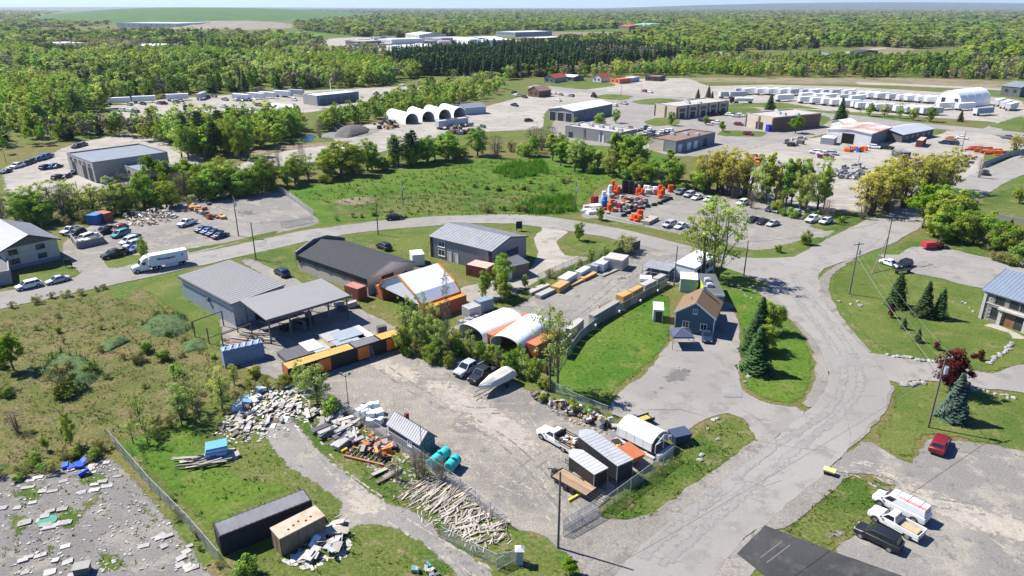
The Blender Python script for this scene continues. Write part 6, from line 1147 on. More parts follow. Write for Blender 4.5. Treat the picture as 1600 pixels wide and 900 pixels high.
p = G(1295, 741); r = T('hand_cart', 'small yellow topped cart at the roadside gravel', 'cart', p, -.6); MB().box(-.7, .7, -.45, .45, .55, .75).obj('tray', M('tray_straw', (.62, .50, .20), .8, .2), r); MB().box(-.6, .6, -.35, .35, .25, .54).obj('base', TRIM, r)
for s in (-1, 1): MB().tube([(-.3, s * .36, .25), (-.3, s * .46, .25)], .25, 10).obj('wheel', TYRE, r)
r = skid('tractor', 'red and dark farm machine parked by the shrubs beyond parking lot', G(1468, 388), .2, PC['red'], 1.1); MB().box(-4.2, -1.6, -.8, .8, .5, 1.7).obj('bin', M('bin_red', (.35, .03, .05), .6), r)
# turquoise tanks
TQ = M('tank_turquoise', (.04, .42, .40), .45, .1, 1)
for (x, y, hx, hy, L, rr, lb) in ((687, 724, 702, 712, 3.4, .7, 'larger turquoise tank lying by the garden shed'), (708, 733, 717, 723, 2.2, .7, 'shorter turquoise tank beside the larger one')):
    p = G(x, y); d = G(hx, hy) - p; r = T('water_tank', lb, 'tank', p, math.atan2(d.y, d.x), 'turquoise tanks'); MB().tube([(-L / 2, 0, rr + .25), (-L / 2 + .12, 0, rr + .25), (L / 2 - .12, 0, rr + .25), (L / 2, 0, rr + .25)], [rr * .8, rr, rr, rr * .8], 20).obj('shell', TQ, r, smooth=40)
    for x in (-L * .3, L * .3): MB().box(x - .12, x + .12, -.7, .7, 0, .5).obj('saddle', METALD, r)
    for x in (-L * .36, 0, L * .36): MB().tube([(x - .05, 0, rr + .25), (x + .05, 0, rr + .25)], rr + .03, 20).obj('strap', M('strap_teal', (.03, .30, .30), .5), r)
    MB().tube([(0, 0, rr * 2 + .22), (0, 0, rr * 2 + .5)], .22, 10).obj('hatch', TQ, r)

# semi trailers parked in rows beyond the road
def trailer_mesh():
    b = MB(); b.box(-7.5, 7.5, -1.3, 1.3, 1.15, 4.0, 0)
    for i in range(10): b.box(-7.3 + i * 1.5, -7.22 + i * 1.5, -1.33, 1.33, 1.2, 3.95, 1)
    for x in (-6.2, -5.0):
        for s in (-1, 1): b.tube([(x, s * .8, .5), (x, s * 1.25, .5)], .5, 8, 2)
    for s in (-.8, .8): b.box(5.0, 5.2, s - .08, s + .08, 0, 1.14, 2)
    b.box(-7.3, 7.0, -.5, .5, .95, 1.14, 2); b.box(-7.53, -7.505, -1.25, 1.25, 1.2, 3.95, 1); return b.mesh('trailer', [WHITE, M('trailer_post', (.5, .5, .5), .5), TRIM])
TRM = trailer_mesh(); TRM2 = TRM.copy(); TRM2.materials[0] = M('trailer_grey', (.40, .41, .42), .5); TRB = TRM.copy(); TRB.materials[0] = M('trailer_blue', (.20, .27, .36), .5)
def trailers(a, b, n, dx, dy, label, group, ms=None):
    for i in range(n):
        q = (i + rng.uniform(-.18, .18)) / max(1, n - 1); x = a[0] + (b[0] - a[0]) * q; y = a[1] + (b[1] - a[1]) * q; p = G(x, y); d = G(x + dx, y + dy) - p; m = ms[rng.integers(len(ms))] if ms else (TRM, TRM, TRM2)[rng.integers(3)]
        o = link(bpy.data.objects.new('semi_trailer', m)); o.location = p; o.rotation_euler = (0, 0, math.atan2(d.y, d.x)); o.scale = (.85, 1, 1); tag(o, label if n == 1 else label, 'trailer', group)
trailers((1155, 147), (1325, 150), 11, 20, -2.2, 'white semi trailer in the farthest row of the trailer park', 'far row of parked trailers')
trailers((1335, 152), (1455, 161), 9, 20, -1.8, 'white semi trailer in the row left of the big barrel warehouse', 'middle row of parked trailers')
trailers((1262, 161), (1345, 169), 6, 14, -.6, 'white semi trailer in the near row by the dark spruces', 'near row of parked trailers')
trailers((1352, 171), (1455, 180), 8, 13, -.5, 'white semi trailer in the near row along the grass strip', 'nearest row of parked trailers')
trailers((1262, 155), (1335, 159), 5, 18, -1.6, 'white semi trailer in the short row behind the near one', 'short row of parked trailers')
trailers((1135, 153), (1150, 153), 2, 20, -1, 'white semi trailer at left end of the trailer park', 'trailers at left end of the park')
trailers((1225, 158), (1226, 158), 1, 20, -1.2, 'white semi trailer standing alone in the trailer park', None)
trailers((1475, 171), (1513, 172), 2, 20, -1.2, 'white semi trailer in front of the big barrel warehouse', 'trailers before the barrel warehouse'); trailers((1560, 165), (1580, 172), 3, 16, -4, 'white semi trailer right of the big barrel warehouse', 'trailers right of the warehouse'); trailers((1535, 180), (1536, 180), 1, 20, -1.5, 'blue-grey semi trailer before the right end of trailer park', None, [TRB])
trailers((186, 163), (187, 163), 1, 20, -.9, 'long white semi trailer leftmost in the far trailer yard', None); trailers((226, 160.5), (227, 160), 1, 20, -.8, 'shorter white semi trailer second from left in far yard', None); trailers((278, 157), (279, 157), 1, 20, -1, 'white semi trailer third from left in the far yard', None); trailers((316, 155), (317, 155), 1, 8, -3, 'white box trailer seen end-on in the far yard', None)
trailers((380, 157), (460, 150), 5, 14, 1, 'white trailer at the back of the far trailer yard', 'trailers at back of the far yard'); trailers((700, 200), (715, 198), 2, 20, -3, 'grey trailer before the white barrel shelters', 'trailers by the barrel shelters', [TRM2])
p = G(1160, 161); r = T('semi_truck', 'white tanker truck driving along the far road', 'truck', p, 3.05); MB().tube([(-6, 0, 2.3), (-5.7, 0, 2.3), (4.2, 0, 2.3), (4.5, 0, 2.3)], [.9, 1.2, 1.2, .9], 14).obj('tank', WHITE, r, smooth=40); MB().box(5.2, 7.6, -1.2, 1.2, .6, 3.2).obj('cab', TRIM, r)
for x in (-5, -4, 3, 4.2, 6.8):
    for s in (-1, 1): MB().tube([(x, s * .8, .5), (x, s * 1.2, .5)], .5, 8).obj('wheel', TYRE, r)
p = G(928, 152); r = T('farm_tractor', 'red tractor at the far road corner', 'tractor', p, .8); skid_ = None
MB().box(-1.2, 1.8, -.7, .7, .8, 1.9).obj('body', PC['red'], r); MB().box(-1.2, .2, -.8, .8, 1.9, 3.2).obj('cab', CGLASS, r)
for s in (-1, 1): MB().tube([(-.8, s * .8, .9), (-.8, s * 1.3, .9)], .9, 12).obj('wheel', TYRE, r); MB().tube([(1.4, s * .7, .5), (1.4, s * 1.0, .5)], .5, 10).obj('wheel', TYRE, r)
# ---------------------------------------------------------------- poles and wires
POLEM = M('pole_wood', (.15, .125, .105), .9, .25, 3, stretch=(6, 6, .5)); TRAFO = M('transformer_grey', (.42, .43, .45), .5, .1); WIREM = M('wire', (.20, .20, .19), .6, 0); INSUL = M('insulator', (.5, .5, .52), .3)
TOPS = {}
def pole(key, x, yb, yt, label, arm=None, trafo=False, lamp=None, brace=None, r0=.16):
    p = G(x, yb); h = HG(x, yb, yt); r = T('utility_pole', label, 'pole', p, 0, None); MB().tube([(0, 0, -.2), (0, 0, h)], [r0, r0 * .65], 8).obj('pole', POLEM, r); TOPS[key] = (p, h)
    if arm is not None:
        c, s = math.cos(arm), math.sin(arm); MB().cbox((0, 0, h - .5), (2.4, .12, .14), arm).obj('crossarm', POLEM, r)
        for t in (-1.1, -.5, .5, 1.1): MB().tube([(c * t, s * t, h - .43), (c * t, s * t, h - .2)], .05, 6).obj('insulator', INSUL, r)
    if trafo: m = MB(); m.tube([(.35, -.1, h - 2.6), (.35, -.1, h - 1.6)], .3, 12); m.obj('transformer', TRAFO, r); MB().tube([(.35, -.1, h - 1.59), (.35, -.1, h - 1.3)], .06, 6).obj('bushing', INSUL, r)
    if lamp is not None: c, s = math.cos(lamp), math.sin(lamp); MB().tube([(0, 0, h - .8), (c * 1.4, s * 1.4, h - .3), (c * 1.9, s * 1.9, h - .3)], .05, 5).obj('lamp_arm', METAL, r); MB().cbox((c * 2.1, s * 2.1, h - .32), (.7, .28, .14), lamp).obj('lamp_head', HVAC, r)
    if brace: q = G(*brace) - p; MB().tube([(q.x, q.y, 0), (0, 0, h * .62)], [.13, .09], 6).obj('brace', POLEM, r)
    return r
pole('a', 1450, 668, 556, 'utility pole with crossarm and transformer by purple shrub', .3, True); pole('b', 1327, 460, 378, 'utility pole with transformer on the lawn near the road bend', .3, True)
pole('c', 1380, 409, 341, 'leaning utility pole with diagonal brace at intersection corner', .5, False, None, (1362, 428)); pole('d', 872, 856, 737, 'plain utility pole beside the yard gate', r0=.15)
pole('e', 1053, 446, 385, 'utility pole behind the teal house'); pole('f', 1162, 432, 376, 'utility pole in grass by the street corner'); pole('g', 373, 369, 306, 'tall utility pole at edge of the junk lot', None, True)
pole('h', 400, 405, 347, 'utility pole on the verge above the long metal shed'); pole('i', 591, 367, 320, 'utility pole on lawn by the curved street'); pole('j', 630, 320, 283, 'utility pole in the meadow', None, True); pole('k', 899, 330, 284, 'utility pole at the meadow end by drum lot', None, True)
pole('l', 1475, 323, 301, 'street lamp pole by the right-hand road', None, False, pi, r0=.09); pole('m', 1340, 262, 240, 'light pole in the contractor yard', r0=.1); pole('n', 1503, 232, 204, 'utility pole in the contractor yard by containers'); pole('o', 970, 150, 131, 'utility pole along the lorry park road', r0=.14); pole('p', 1002, 146, 130, 'second utility pole along the lorry park road', r0=.14)
pole('q', 545, 640, 585, 'lamp post with twin heads in the gravel yard', r0=.07); pole('r', 661, 745, 662, 'thin pole standing before the garden shed', r0=.06); pole('s', 725, 560, 500, 'thin post in the hedge by the arched shelter', r0=.07)
pole('t', 124, 310, 283, 'utility pole in the tree belt left', r0=.13); pole('u', 160, 338, 306, 'utility pole in the tree belt behind containers', r0=.13); pole('v', 1417, 180, 158, 'utility pole along the trailer park verge', r0=.14); pole('w', 1344, 176, 156, 'second utility pole along the trailer park verge', r0=.14); pole('x', 10, 255, 236, 'light pole in the scrap yard', r0=.1); pole('y', 624, 137, 118, 'lamp pole at the far end of trailer yard', None, False, 2.5, r0=.12)
tp = TOPS['q']; hd = root_of('lamp post with twin heads in the gravel yard')
for s in (-1, 1): MB().tube([(0, 0, tp[1] - .4), (s * .5, 0, tp[1] - .1), (s * .55, 0, tp[1] + .1)], .05, 5).obj('lamp_arm', METALD, hd); MB().cbox((s * .6, 0, tp[1] + .15), (.35, .3, .25), 0).obj('lamp_head', METALD, hd)
def wire(a, b, label, off=0, dz=0, sag=.8, r=.03):
    (p, h), (q, g_) = TOPS[a], TOPS[b]; d = (q - p); n = Vector((-d.y, d.x, 0)).normalized() * off; A = p + n + Vector((0, 0, h + dz)); B = q + n + Vector((0, 0, g_ + dz)); pts = [A.lerp(B, i / 20) - Vector((0, 0, sag * 4 * (i / 20) * (1 - i / 20))) for i in range(21)]
    m = MB(); m.tube([x - A for x in pts], r, 5); tag(m.obj('power_line', WIREM, None, A), label, 'power line', 'power lines')
far_p = G(1318, 905); TOPS['z0'] = (Vector((4.9, 45.7, 0)), 10.4)
for off, dz in ((-.9, -.2), (.9, -.2)): wire('a', 'b', 'one of the upper wires strung between the two transformer poles', off, dz, .9, .014); wire('b', 'c', 'one of the upper wires between lawn pole and leaning pole', off, dz, .4, .014)
wire('a', 'b', 'thick cable strung below the wires between the transformer poles', 0, -2.8, .8, .03); wire('b', 'c', 'thick cable between lawn pole and leaning pole', 0, -2.8, .4, .03)
wire('a', 'z0', 'thick cable running from the purple shrub pole out of view', 0, -2.2, .5, .026)
wire('g', 'h', 'wire between the junk lot pole and the verge pole', 0, -.3, .8, .025); wire('h', 'i', 'wire along the street verge between two poles', 0, -.3, 1, .025); wire('i', 'k', 'wire along the curved street toward drum lot', 0, -.3, 1.4, .025); wire('e', 'f', 'wire from the house pole to the corner pole', 0, -.3, .5, .025); wire('f', 'c', 'wire across the intersection to the leaning pole', 0, -.3, .8, .025)

# ---------------------------------------------------------------- fences
LINKM = bpy.data.materials.new('chain_link'); LINKM.use_nodes = True; t = LINKM.node_tree; P_ = t.nodes['Principled BSDF']; P_.inputs['Base Color'].default_value = (.42, .43, .43, 1); P_.inputs['Metallic'].default_value = .3; P_.inputs['Roughness'].default_value = .5
tc = nn(t, 'ShaderNodeTexCoord'); vals = []
for sgn in (1, -1):
    mp = nn(t, 'ShaderNodeMapping'); mp.inputs['Rotation'].default_value = (0, sgn * pi / 4, 0); t.links.new(tc.outputs['Object'], mp.inputs[0]); w_ = nn(t, 'ShaderNodeTexWave', wave_type='BANDS', bands_direction='X', inp={'Scale': 2.4, 'Distortion': 0}); t.links.new(mp.outputs[0], w_.inputs[0]); vals.append(w_.outputs['Fac'])
mx = nn(t, 'ShaderNodeMath', operation='MAXIMUM'); t.links.new(vals[0], mx.inputs[0]); t.links.new(vals[1], mx.inputs[1]); gt = nn(t, 'ShaderNodeMath', operation='GREATER_THAN', inp={1: .965}); t.links.new(mx.outputs[0], gt.inputs[0]); t.links.new(gt.outputs[0], P_.inputs['Alpha'])
POSTM = M('galvanised', (.38, .39, .40), .5, .1, metal=.3)
def fence(label, px, h=1.9, step=3.0, mat=None, pm=None, name='chain_link_fence', top=True, world=None, panel='mesh_panel', th=.012):
    P = [G(*q) for q in px]; root = T(name, label, 'fence', P[0]); mat = mat or LINKM; pm = pm or POSTM
    for A, B in zip(P, P[1:]):
        d = B - A; L = d.length; k = max(1, round(L / step)); rz = math.atan2(d.y, d.x); u = d / L
        pmesh = MB().box(.09, L / k - .09, -th, th, .05, h).mesh(panel, mat); tmesh = MB().tube([(0, 0, -.2), (0, 0, h + .08)], .045, 6).mesh('post', pm); rmesh = MB().tube([(.05, 0, h), (L / k - .05, 0, h)], .03, 5).mesh('rail', pm)
        for i in range(k):
            for nm, me in ((panel, pmesh), ('post', tmesh)) + ((('rail', rmesh),) if top else ()):
                o = link(bpy.data.objects.new(nm, me), root); o.location = A - P[0] + u * (L / k) * i; o.rotation_euler = (0, 0, rz)
    return root
fence('chain link fence running diagonally down the left debris lot', [(172, 690), (236, 765), (300, 830), (345, 884)]); fence('chain link fence between debris lot and gravel yard', [(482, 612), (545, 650), (605, 690), (655, 722), (720, 768), (792, 826)])
fence('short chain link fence curving round the black container corner', [(446, 585), (462, 604), (482, 612)], 1.6); fence('chain link fence along the front verge by black trailers', [(942, 800), (985, 768), (1020, 742), (1052, 716)]); fence('chain link fence at bottom by the stone pillar', [(690, 842), (740, 868), (776, 886), (812, 880)], 1.7)
fence('chain link fence behind the scrap heap by the driveway', [(862, 612), (900, 632), (950, 652)], 1.8); fence('grey fence at the edge of the junk lot', [(432, 296), (462, 316), (490, 338)], 1.8); fence('chain link fence along the street edge of the pale lot', [(440, 356), (468, 351), (490, 347)], 1.6)
fence('dark board fence at the street end of the storage yard', [(958, 405), (1000, 389)], 2.2, 1.2, M('fence_dark', (.05, .05, .055), .8, .2), BLACKP, 'board_fence', False, panel='board', th=.03); fence('grey low fence at far right of the road', [(1558, 342), (1600, 350)], 1.4, 3, M('fence_grey', (.20, .2, .2), .8), None, 'rail_fence')
fence('weathered fence along the contractor yard corner', [(1535, 262), (1575, 245), (1600, 240)], 2.0, 3, M('fence_weathered', (.26, .25, .23), .9, .2), None, 'board_fence', panel='board', th=.03)
fence('thin wire fence in the green strip by the storage yard', [(840, 440), (905, 412), (950, 398)], 1.8)
# grey panel wall of the storage yard, lumber stacked behind it
fence('grey panel fence curving along the storage yard beside lawn', [(885, 562), (905, 532), (938, 505), (985, 478), (1042, 447)], 1.65, 2.6, M('panel_grey', (.18, .178, .175), .8, .12, orand=.35), POSTM, 'panel_fence', True, panel='panel', th=.04)
for i, (x, y) in enumerate(((967, 491), (1000, 474), (1027, 458), (930, 513))): tag(MB().tube([(0, 0, 1.0), (.12, -.1, 1.0)], .28, 12).obj('round_sign', WHITE, None, G(x, y + 3)), ('white disc on grey panel fence, second from house', 'white disc on grey panel fence near middle', 'white disc on grey panel fence nearest the house', 'white disc on grey panel fence farthest from the house')[i], 'sign')
# yard gate
def gate(label, a, b, h=1.5):
    A, B = G(*a), G(*b); d = B - A; L = d.length; r = T('yard_gate', label, 'gate', A, math.atan2(d.y, d.x)); m = MB()
    for z in (.15, h): m.tube([(0, 0, z), (L, 0, z)], .035, 6)
    for x in (0, L * .5, L): m.tube([(x, 0, .15), (x, 0, h)], .035, 6)
    m.obj('gate_frame', POSTM, r)
    for k in range(int(L / .5)): MB().tube([(.25 + k * .5, 0, .16), (.25 + k * .5, 0, h - .02)], .016, 5).obj('bar', POSTM, r)
    MB().box(.05, L - .05, -.008, .008, .2, h - .05).obj('mesh_panel', LINKM, r)
gate('open steel yard gate leaf beside the utility pole', (880, 838), (938, 806)); gate('steel gate leaf folded against the verge fence', (880, 828), (930, 798)); gate('grey gate leaf at the bottom path', (776, 892), (812, 872))
p = G(812, 880); r = T('gate_pillar', 'pale stone gate pillar with cap at the bottom', 'pillar', p); MB().box(-.35, .35, -.35, .35, 0, 1.9).obj('shaft', CONC, r); MB().hexa([(-.5, -.5, 1.91), (.5, -.5, 1.91), (.5, .5, 1.91), (-.5, .5, 1.91)], [(-.1, -.1, 2.25), (.1, -.1, 2.25), (.1, .1, 2.25), (-.1, .1, 2.25)]).obj('cap', M('cap_pale', (.55, .53, .5), .8), r)
# yellow barrier beams
for i, (a, b) in enumerate((((888, 784), (944, 752)), ((946, 750), (1012, 706)))): A, B = G(*a), G(*b); d = B - A; tag(MB().box(0, d.length, -.12, .12, .02, .3).obj('barrier_beam', M('beam_yellow', (.60, .48, .05), .6, .15), None, A, math.atan2(d.y, d.x)), ('yellow barrier beam before the deck trailer', 'yellow barrier beam behind the black trailers')[i], 'barrier', 'yellow barrier beams')
# block enclosure in junk lot and blue and grey bins
for (A, B) in (((122, 389), (163, 380)), ((122, 389), (112, 376)), ((163, 380), (150, 366))): a, b = G(*A), G(*B); d = b - a; tag(MB().box(0, d.length - .2, -.15, .15, 0, 1.7).obj('block_wall', M('wall_slab', (.21, .20, .19), .9, .15), None, a, math.atan2(d.y, d.x)), {163: 'front wall of the grey block enclosure in junk lot', 112: 'left wall of the grey block enclosure in junk lot', 150: 'right wall of the grey block enclosure in junk lot'}[B[0]], 'wall')
# sign boards
for x, yb, yt, lb, c in ((811, 361, 346, 'dark sign board on the lawn by the curved street', BLACKP), (108, 418, 405, 'small dark sign on posts before the beige office', BLACKP)): p = G(x, yb); h = HG(x, yb, yt); r = T('sign_board', lb, 'sign', p, .2); MB().box(-.8, .8, -.1, .1, h * .25, h).obj('board', c, r); [MB().box(q - .06, q + .06, -.06, .06, 0, h * .25 - .003).obj('post', c, r) for q in (-.6, .6)]
r = T('bench_table', 'dark table beside cars at end of the parking lot', 'table', G(1410, 427), .3); MB().box(-2, 2, -.5, .5, .75, .85).obj('table_top', BLACKP, r); [MB().box(q - .1, q + .1, -.4, .4, 0, .747).obj('leg', BLACKP, r) for q in (-1.6, 1.6)]

# ---------------------------------------------------------------- landfill hill and heaps
def mound(name, px, h, mat, label=None, n=40, m_=14, noise_=.12, kind='structure', cat=None):
    P = smooth_poly(gpoly(px), 1e9, 0) if False else gpoly(px); c = P.mean(0); per = []
    for i in range(len(P)):
        for k in range(max(2, n // len(P))): t = k / max(2, n // len(P)); per.append(P[i] * (1 - t) + P[(i + 1) % len(P)] * t)
    per = np.array(per); V = []; F = []; n = len(per)
    for j in range(m_ + 1):
        s = 1 - j / m_; z = h * math.sin((1 - s) * pi / 2) ** .8
        for i in range(n): q = c + (per[i] - c) * s; V.append((q[0], q[1], z * (1 + noise_ * math.sin(i * 1.7 + j * 2.1) * s) - .05 * (j == 0)))
    for j in range(m_): F += [(j * n + i, j * n + (i + 1) % n, (j + 1) * n + (i + 1) % n, (j + 1) * n + i) for i in range(n)]
    b = MB(); b.v = V; b.f = F; b.mi = [0] * len(F); return tag(b.obj(name, mat, smooth=80), label, cat, None, kind)
HILLG = GM('hill_grass', (.04, .105, .018), (.06, .12, .024), (.09, .12, .035), .008, .03, .3, fvar=.35, fade=False)
mound('hill', [(40, 34), (170, 36), (300, 35), (420, 33), (545, 27), (580, 22), (420, 18), (250, 17.5), (120, 19), (60, 25)], 47, HILLG, n=80, m_=18, noise_=.015)
mound('earth_bank', [(262, 45), (380, 47), (455, 44), (458, 38), (400, 35), (300, 35.5)], 12, M('bank_brown', (.20, .165, .13), .95, .2, .02), n=60, noise_=.25); mound('gravel_heap', [(522, 214), (545, 216), (575, 208), (578, 202), (550, 200), (525, 206)], 3.4, M('heap_dark', (.10, .092, .085), .95, .25, .5), n=30)
mound('gravel_heap', [(512, 205), (530, 204), (540, 198), (525, 197)], 2, M('heap_dark', (0, 0, 0)), n=20)
MOUNDG = M('mound_weeds', (.05, .105, .035), .95, .4, 1.2, col2=(.085, .125, .04), bump=.8, bscale=5)
for px, h in (([(62, 580), (95, 552), (135, 560), (162, 585), (140, 604), (95, 606)], 1.5), ([(218, 512), (245, 492), (285, 492), (302, 512), (275, 528), (238, 526)], 1.3), ([(155, 540), (195, 525), (206, 533), (170, 550)], .9), ([(280, 535), (318, 528), (325, 545), (290, 552)], .7)): mound('grass_mound', px, h, MOUNDG, n=36, noise_=.3)
# distant low ridge on the skyline
for px, h in (([(900, 15.5), (1250, 15.5), (1700, 15), (1900, 13), (1700, 12.5), (1200, 12.8), (1000, 13.5)], 150), ([(-300, 14.5), (100, 14.5), (500, 14.5), (700, 13.6), (400, 12.6), (-200, 12.6)], 40)): mound('distant_ridge', px, h, M('ridge_forest', (.03, .05, .022), .95, .35, .008, col2=(.055, .08, .03)), n=60, noise_=.05)
# ---------------------------------------------------------------- trees
BAND = {'thin': 'thin wispy tree in the belt {}', 'leafy': 'green leafy tree in the belt {}', 'spruce': 'dark spruce in the belt {}', 'sparse': 'thin spring-green tree in the belt {}', 'bush': 'low green bush in the belt {}', 'olive': 'olive scrubby bush in the belt {}', 'bare': 'bare twiggy tree in the belt {}', 'pine': 'tall pine in the belt {}', 'willow': 'yellow-green tree in the belt {}', 'poplar': 'narrow green tree in the belt {}', 'bright': 'bright green tree in the belt {}'}
def bl(w): return {k: v.format(w) for k, v in BAND.items()}
# single trees one can name
for q in [
 ('pale', 1118, 437, 303, 'large light green tree at the street corner above the teal house', .95), ('pale', 1100, 432, 330, 'smaller light green tree beside the large corner tree', 1.1),
 ('thin', 862, 612, 462, 'tall sparse twin trunk tree rising before the arched shelter', .8), ('thin', 870, 608, 490, 'thinner trunk standing behind the tall sparse tree', .8),
 ('spruce', 1186, 520, 462, 'dark spruce farthest from viewer in the driveway row', 1.4), ('spruce', 1176, 552, 490, 'dark spruce in middle of the driveway row', 1.45), ('spruce', 1181, 580, 508, 'dark spruce nearest viewer in the driveway row', 1.5),
 ('leafy', 1203, 520, 470, 'green leafy tree beside the driveway spruces', 1.2), ('leafy', 1196, 548, 505, 'shorter leafy tree behind the near driveway spruce', 1.2),
 ('spruce', 1399, 478, 424, 'spruce on lawn left of the pair', 1.3), ('spruce', 1442, 494, 438, 'left spruce of the close pair on lawn', 1.3), ('spruce', 1466, 497, 448, 'right spruce of the close pair on lawn', 1.1), ('spruce', 1411, 514, 494, 'small young spruce on the lawn, farther one', 1.3), ('spruce', 1433, 534, 512, 'small young spruce on the lawn, nearer one', 1.3),
 ('purple', 1391, 496, 477, 'small purple leaved sapling by the lawn spruces', .9), ('purple', 1463, 546, 532, 'small purple leaved shrub on lawn by side drive', 1.2), ('purple', 1531, 563, 546, 'small reddish sapling near the stone wall', 1.1), ('purple', 1486, 612, 540, 'large purple leaved shrub beside the utility pole', 1.1), ('purple', 1478, 600, 556, 'second purple shrub merging with the large one', 1.0),
 ('blue', 1488, 655, 582, 'big blue spruce beside the purple shrub', 1.35),
 ('bright', 22, 578, 520, 'bright green leafy tree at left edge of the field', .95), ('leafy', 111, 696, 645, 'slim green sapling at the left field edge', .6), ('leafy', 74, 704, 680, 'tiny green sapling beside slim sapling', .7), ('bare', 28, 676, 640, 'bare round shrub in the field at left', 1.6), ('olive', 100, 610, 560, 'scrubby bush beside the bright green tree', .9),
 ('sparse', 497, 632, 568, 'small leafy tree before the black container', 1.3), ('bush', 520, 648, 615, 'low bush next to the small tree at container corner', 1.0), ('bare', 652, 748, 705, 'dry brown bush by the garden shed', 1.2), ('bare', 620, 750, 722, 'dead brush heap beside the lumber pile', 1.5),
 ('leafy', 905, 376, 346, 'small round tree on the lawn island by street', .9), ('olive', 975, 396, 366, 'brown budding bush at corner of lawn island', 1.4), ('leafy', 226, 406, 370, 'small dense tree behind the semi truck', .75), ('bush', 937, 344, 320, 'round bush at the drum lot corner', .6),
 ('bright', 1243, 208, 180, 'bright round tree beside the tan and dark unit building', 1.25), ('leafy', 1273, 197, 176, 'dark round tree right of the bright round tree', 1.2), ('spruce', 1312, 192, 151, 'tall dark spruce beyond the rusty workshop', 1.3), ('spruce', 1203, 171, 145, 'dark spruce behind the tan and dark unit building', 1.5), ('leafy', 1316, 190, 168, 'rounded dark tree against the tall spruce', 1.2), ('spruce', 1500, 190, 170, 'dark cedar at end of the trailer park verge', 1.2),
 ('leafy', 1048, 196, 174, 'small green tree at the tan building corner', 1.1), ('leafy', 1128, 206, 188, 'small green tree on the island between unit buildings', 1.1), ('leafy', 1103, 195, 180, 'round bush-like tree near tan building car park', 1.2),
 ('spruce', 1106, 158, 133, 'left spruce of the clump behind tan building', 1.2), ('spruce', 1112, 160, 142, 'small spruce of the clump behind tan building', 1.2), ('spruce', 1090, 155, 138, 'spruce at left of the clump behind tan building', 1.2),
 ('bush', 938, 195, 174, 'round green bush beside the three bay garage', 1.2), ('leafy', 962, 192, 170, 'small leafy tree beside the three bay garage', 1.1), ('bush', 900, 192, 182, 'small bright bush at garage corner', 1.0),
 ('bare', 473, 262, 222, 'bare leafless tree before the pale depot ground', .9), ('bare', 437, 268, 232, 'leafless shrub tree left of the bare tree', .8), ('bare', 500, 215, 185, 'brown bare willow by the pond', 1.2),
 ('willow', 1585, 238, 208, 'yellow-green tree at right edge by the far road', 1.1), ('bare', 1530, 278, 246, 'bare bushy tree by the road entrance', 1.0), ('leafy', 1592, 318, 290, 'green shrub at the right edge by road', 1.2), ('bush', 1258, 382, 358, 'green bush on the verge at the intersection', .8), ('bush', 1215, 394, 380, 'low bush on the verge near the intersection', .9),
 ('bare', 700, 560, 408, 'tall dead snag with few twigs in the hedge', .22), ('bush', 385, 900, 868, 'dark green bush at bottom beside charcoal container', 1.0), ('bright', 890, 898, 872, 'bright green bush at bottom by gravel entrance', 1.2)]:
    tree(q[0], q[1], q[2], q[3], q[4], None, q[5])
B = lambda line, n, kinds, hr, where, depth=5, w=(1.05, 1.55): belt(line, n, kinds, hr, bl(where), 'belt ' + where, depth, w)
# hedge between container row, boat and arched shelters
B([(628, 535), (660, 545), (705, 558)], 8, ['sparse', 'thin', 'sparse'], (7, 10), 'at the end of the black containers', 3, (.6, .8)); B([(630, 548), (665, 555), (715, 566)], 8, ['bush', 'olive', 'bush'], (5, 8), 'at the end of the black containers', 2, (.7, 1.0))
B([(706, 558), (752, 566), (800, 580), (852, 610)], 20, ['sparse', 'bush', 'leafy', 'bush'], (3.6, 5.2), 'behind the boat and pickups', 1.2, (.7, .95)); B([(840, 615), (885, 632), (925, 650)], 6, ['leafy', 'bush', 'bush'], (2.8, 4.2), 'along the scrap heap by the house lawn', 2, (.8, 1.1))
B([(745, 470), (775, 460), (800, 452)], 5, ['leafy', 'sparse', 'bush'], (5, 8), 'between metal building and arched shelters', 2, (.6, .9)); B([(780, 474), (840, 446), (890, 425), (930, 408), (975, 392)], 12, ['bush', 'olive', 'leafy'], (3, 5.5), 'along the storage yard edge', 1.5, (.7, 1.0))
B([(360, 596), (400, 606), (440, 604), (475, 600)], 8, ['olive', 'bush', 'sparse'], (3.5, 5.5), 'at the debris heap by container corner', 3, (.8, 1.1)); B([(200, 690), (260, 668), (310, 645), (355, 618)], 16, ['olive', 'sparse', 'olive', 'thin'], (4, 7), 'along the debris lot top', 3, (.7, 1.1)); B([(0, 755), (50, 740), (110, 722), (165, 700)], 11, ['olive', 'olive', 'bush'], (2.5, 4.5), 'above the slab lot', 2, (.9, 1.3))
B([(5, 560), (40, 600), (60, 640)], 5, ['olive', 'bush'], (3, 6), 'at the left edge of the field', 4); B([(140, 590), (180, 560), (240, 580), (280, 560)], 6, ['bush', 'olive'], (3.5, 6), 'in the middle of the rough field', 6, (.9, 1.4)); B([(20, 476), (60, 472), (110, 462), (180, 452)], 7, ['olive', 'olive'], (2.5, 4.5), 'along the street edge of the field', 2)
B([(255, 770), (300, 830), (340, 890)], 6, ['olive', 'olive'], (1.6, 3), 'along the diagonal fence', .6, (.8, 1.2)); B([(640, 720), (690, 760)], 3, ['bare'], (2.5, 4), 'on the fence below garden shed', .6)
B([(705, 548), (760, 552), (810, 566), (858, 590)], 12, ['bush', 'leafy', 'bush', 'olive'], (3.5, 5), 'before the arched shelters', 1.5, (.7, 1.0)); B([(628, 546), (655, 556), (700, 566)], 8, ['bush', 'leafy'], (3.5, 5.5), 'at the foot of the tall hedge trees', 1.5, (.7, .95))
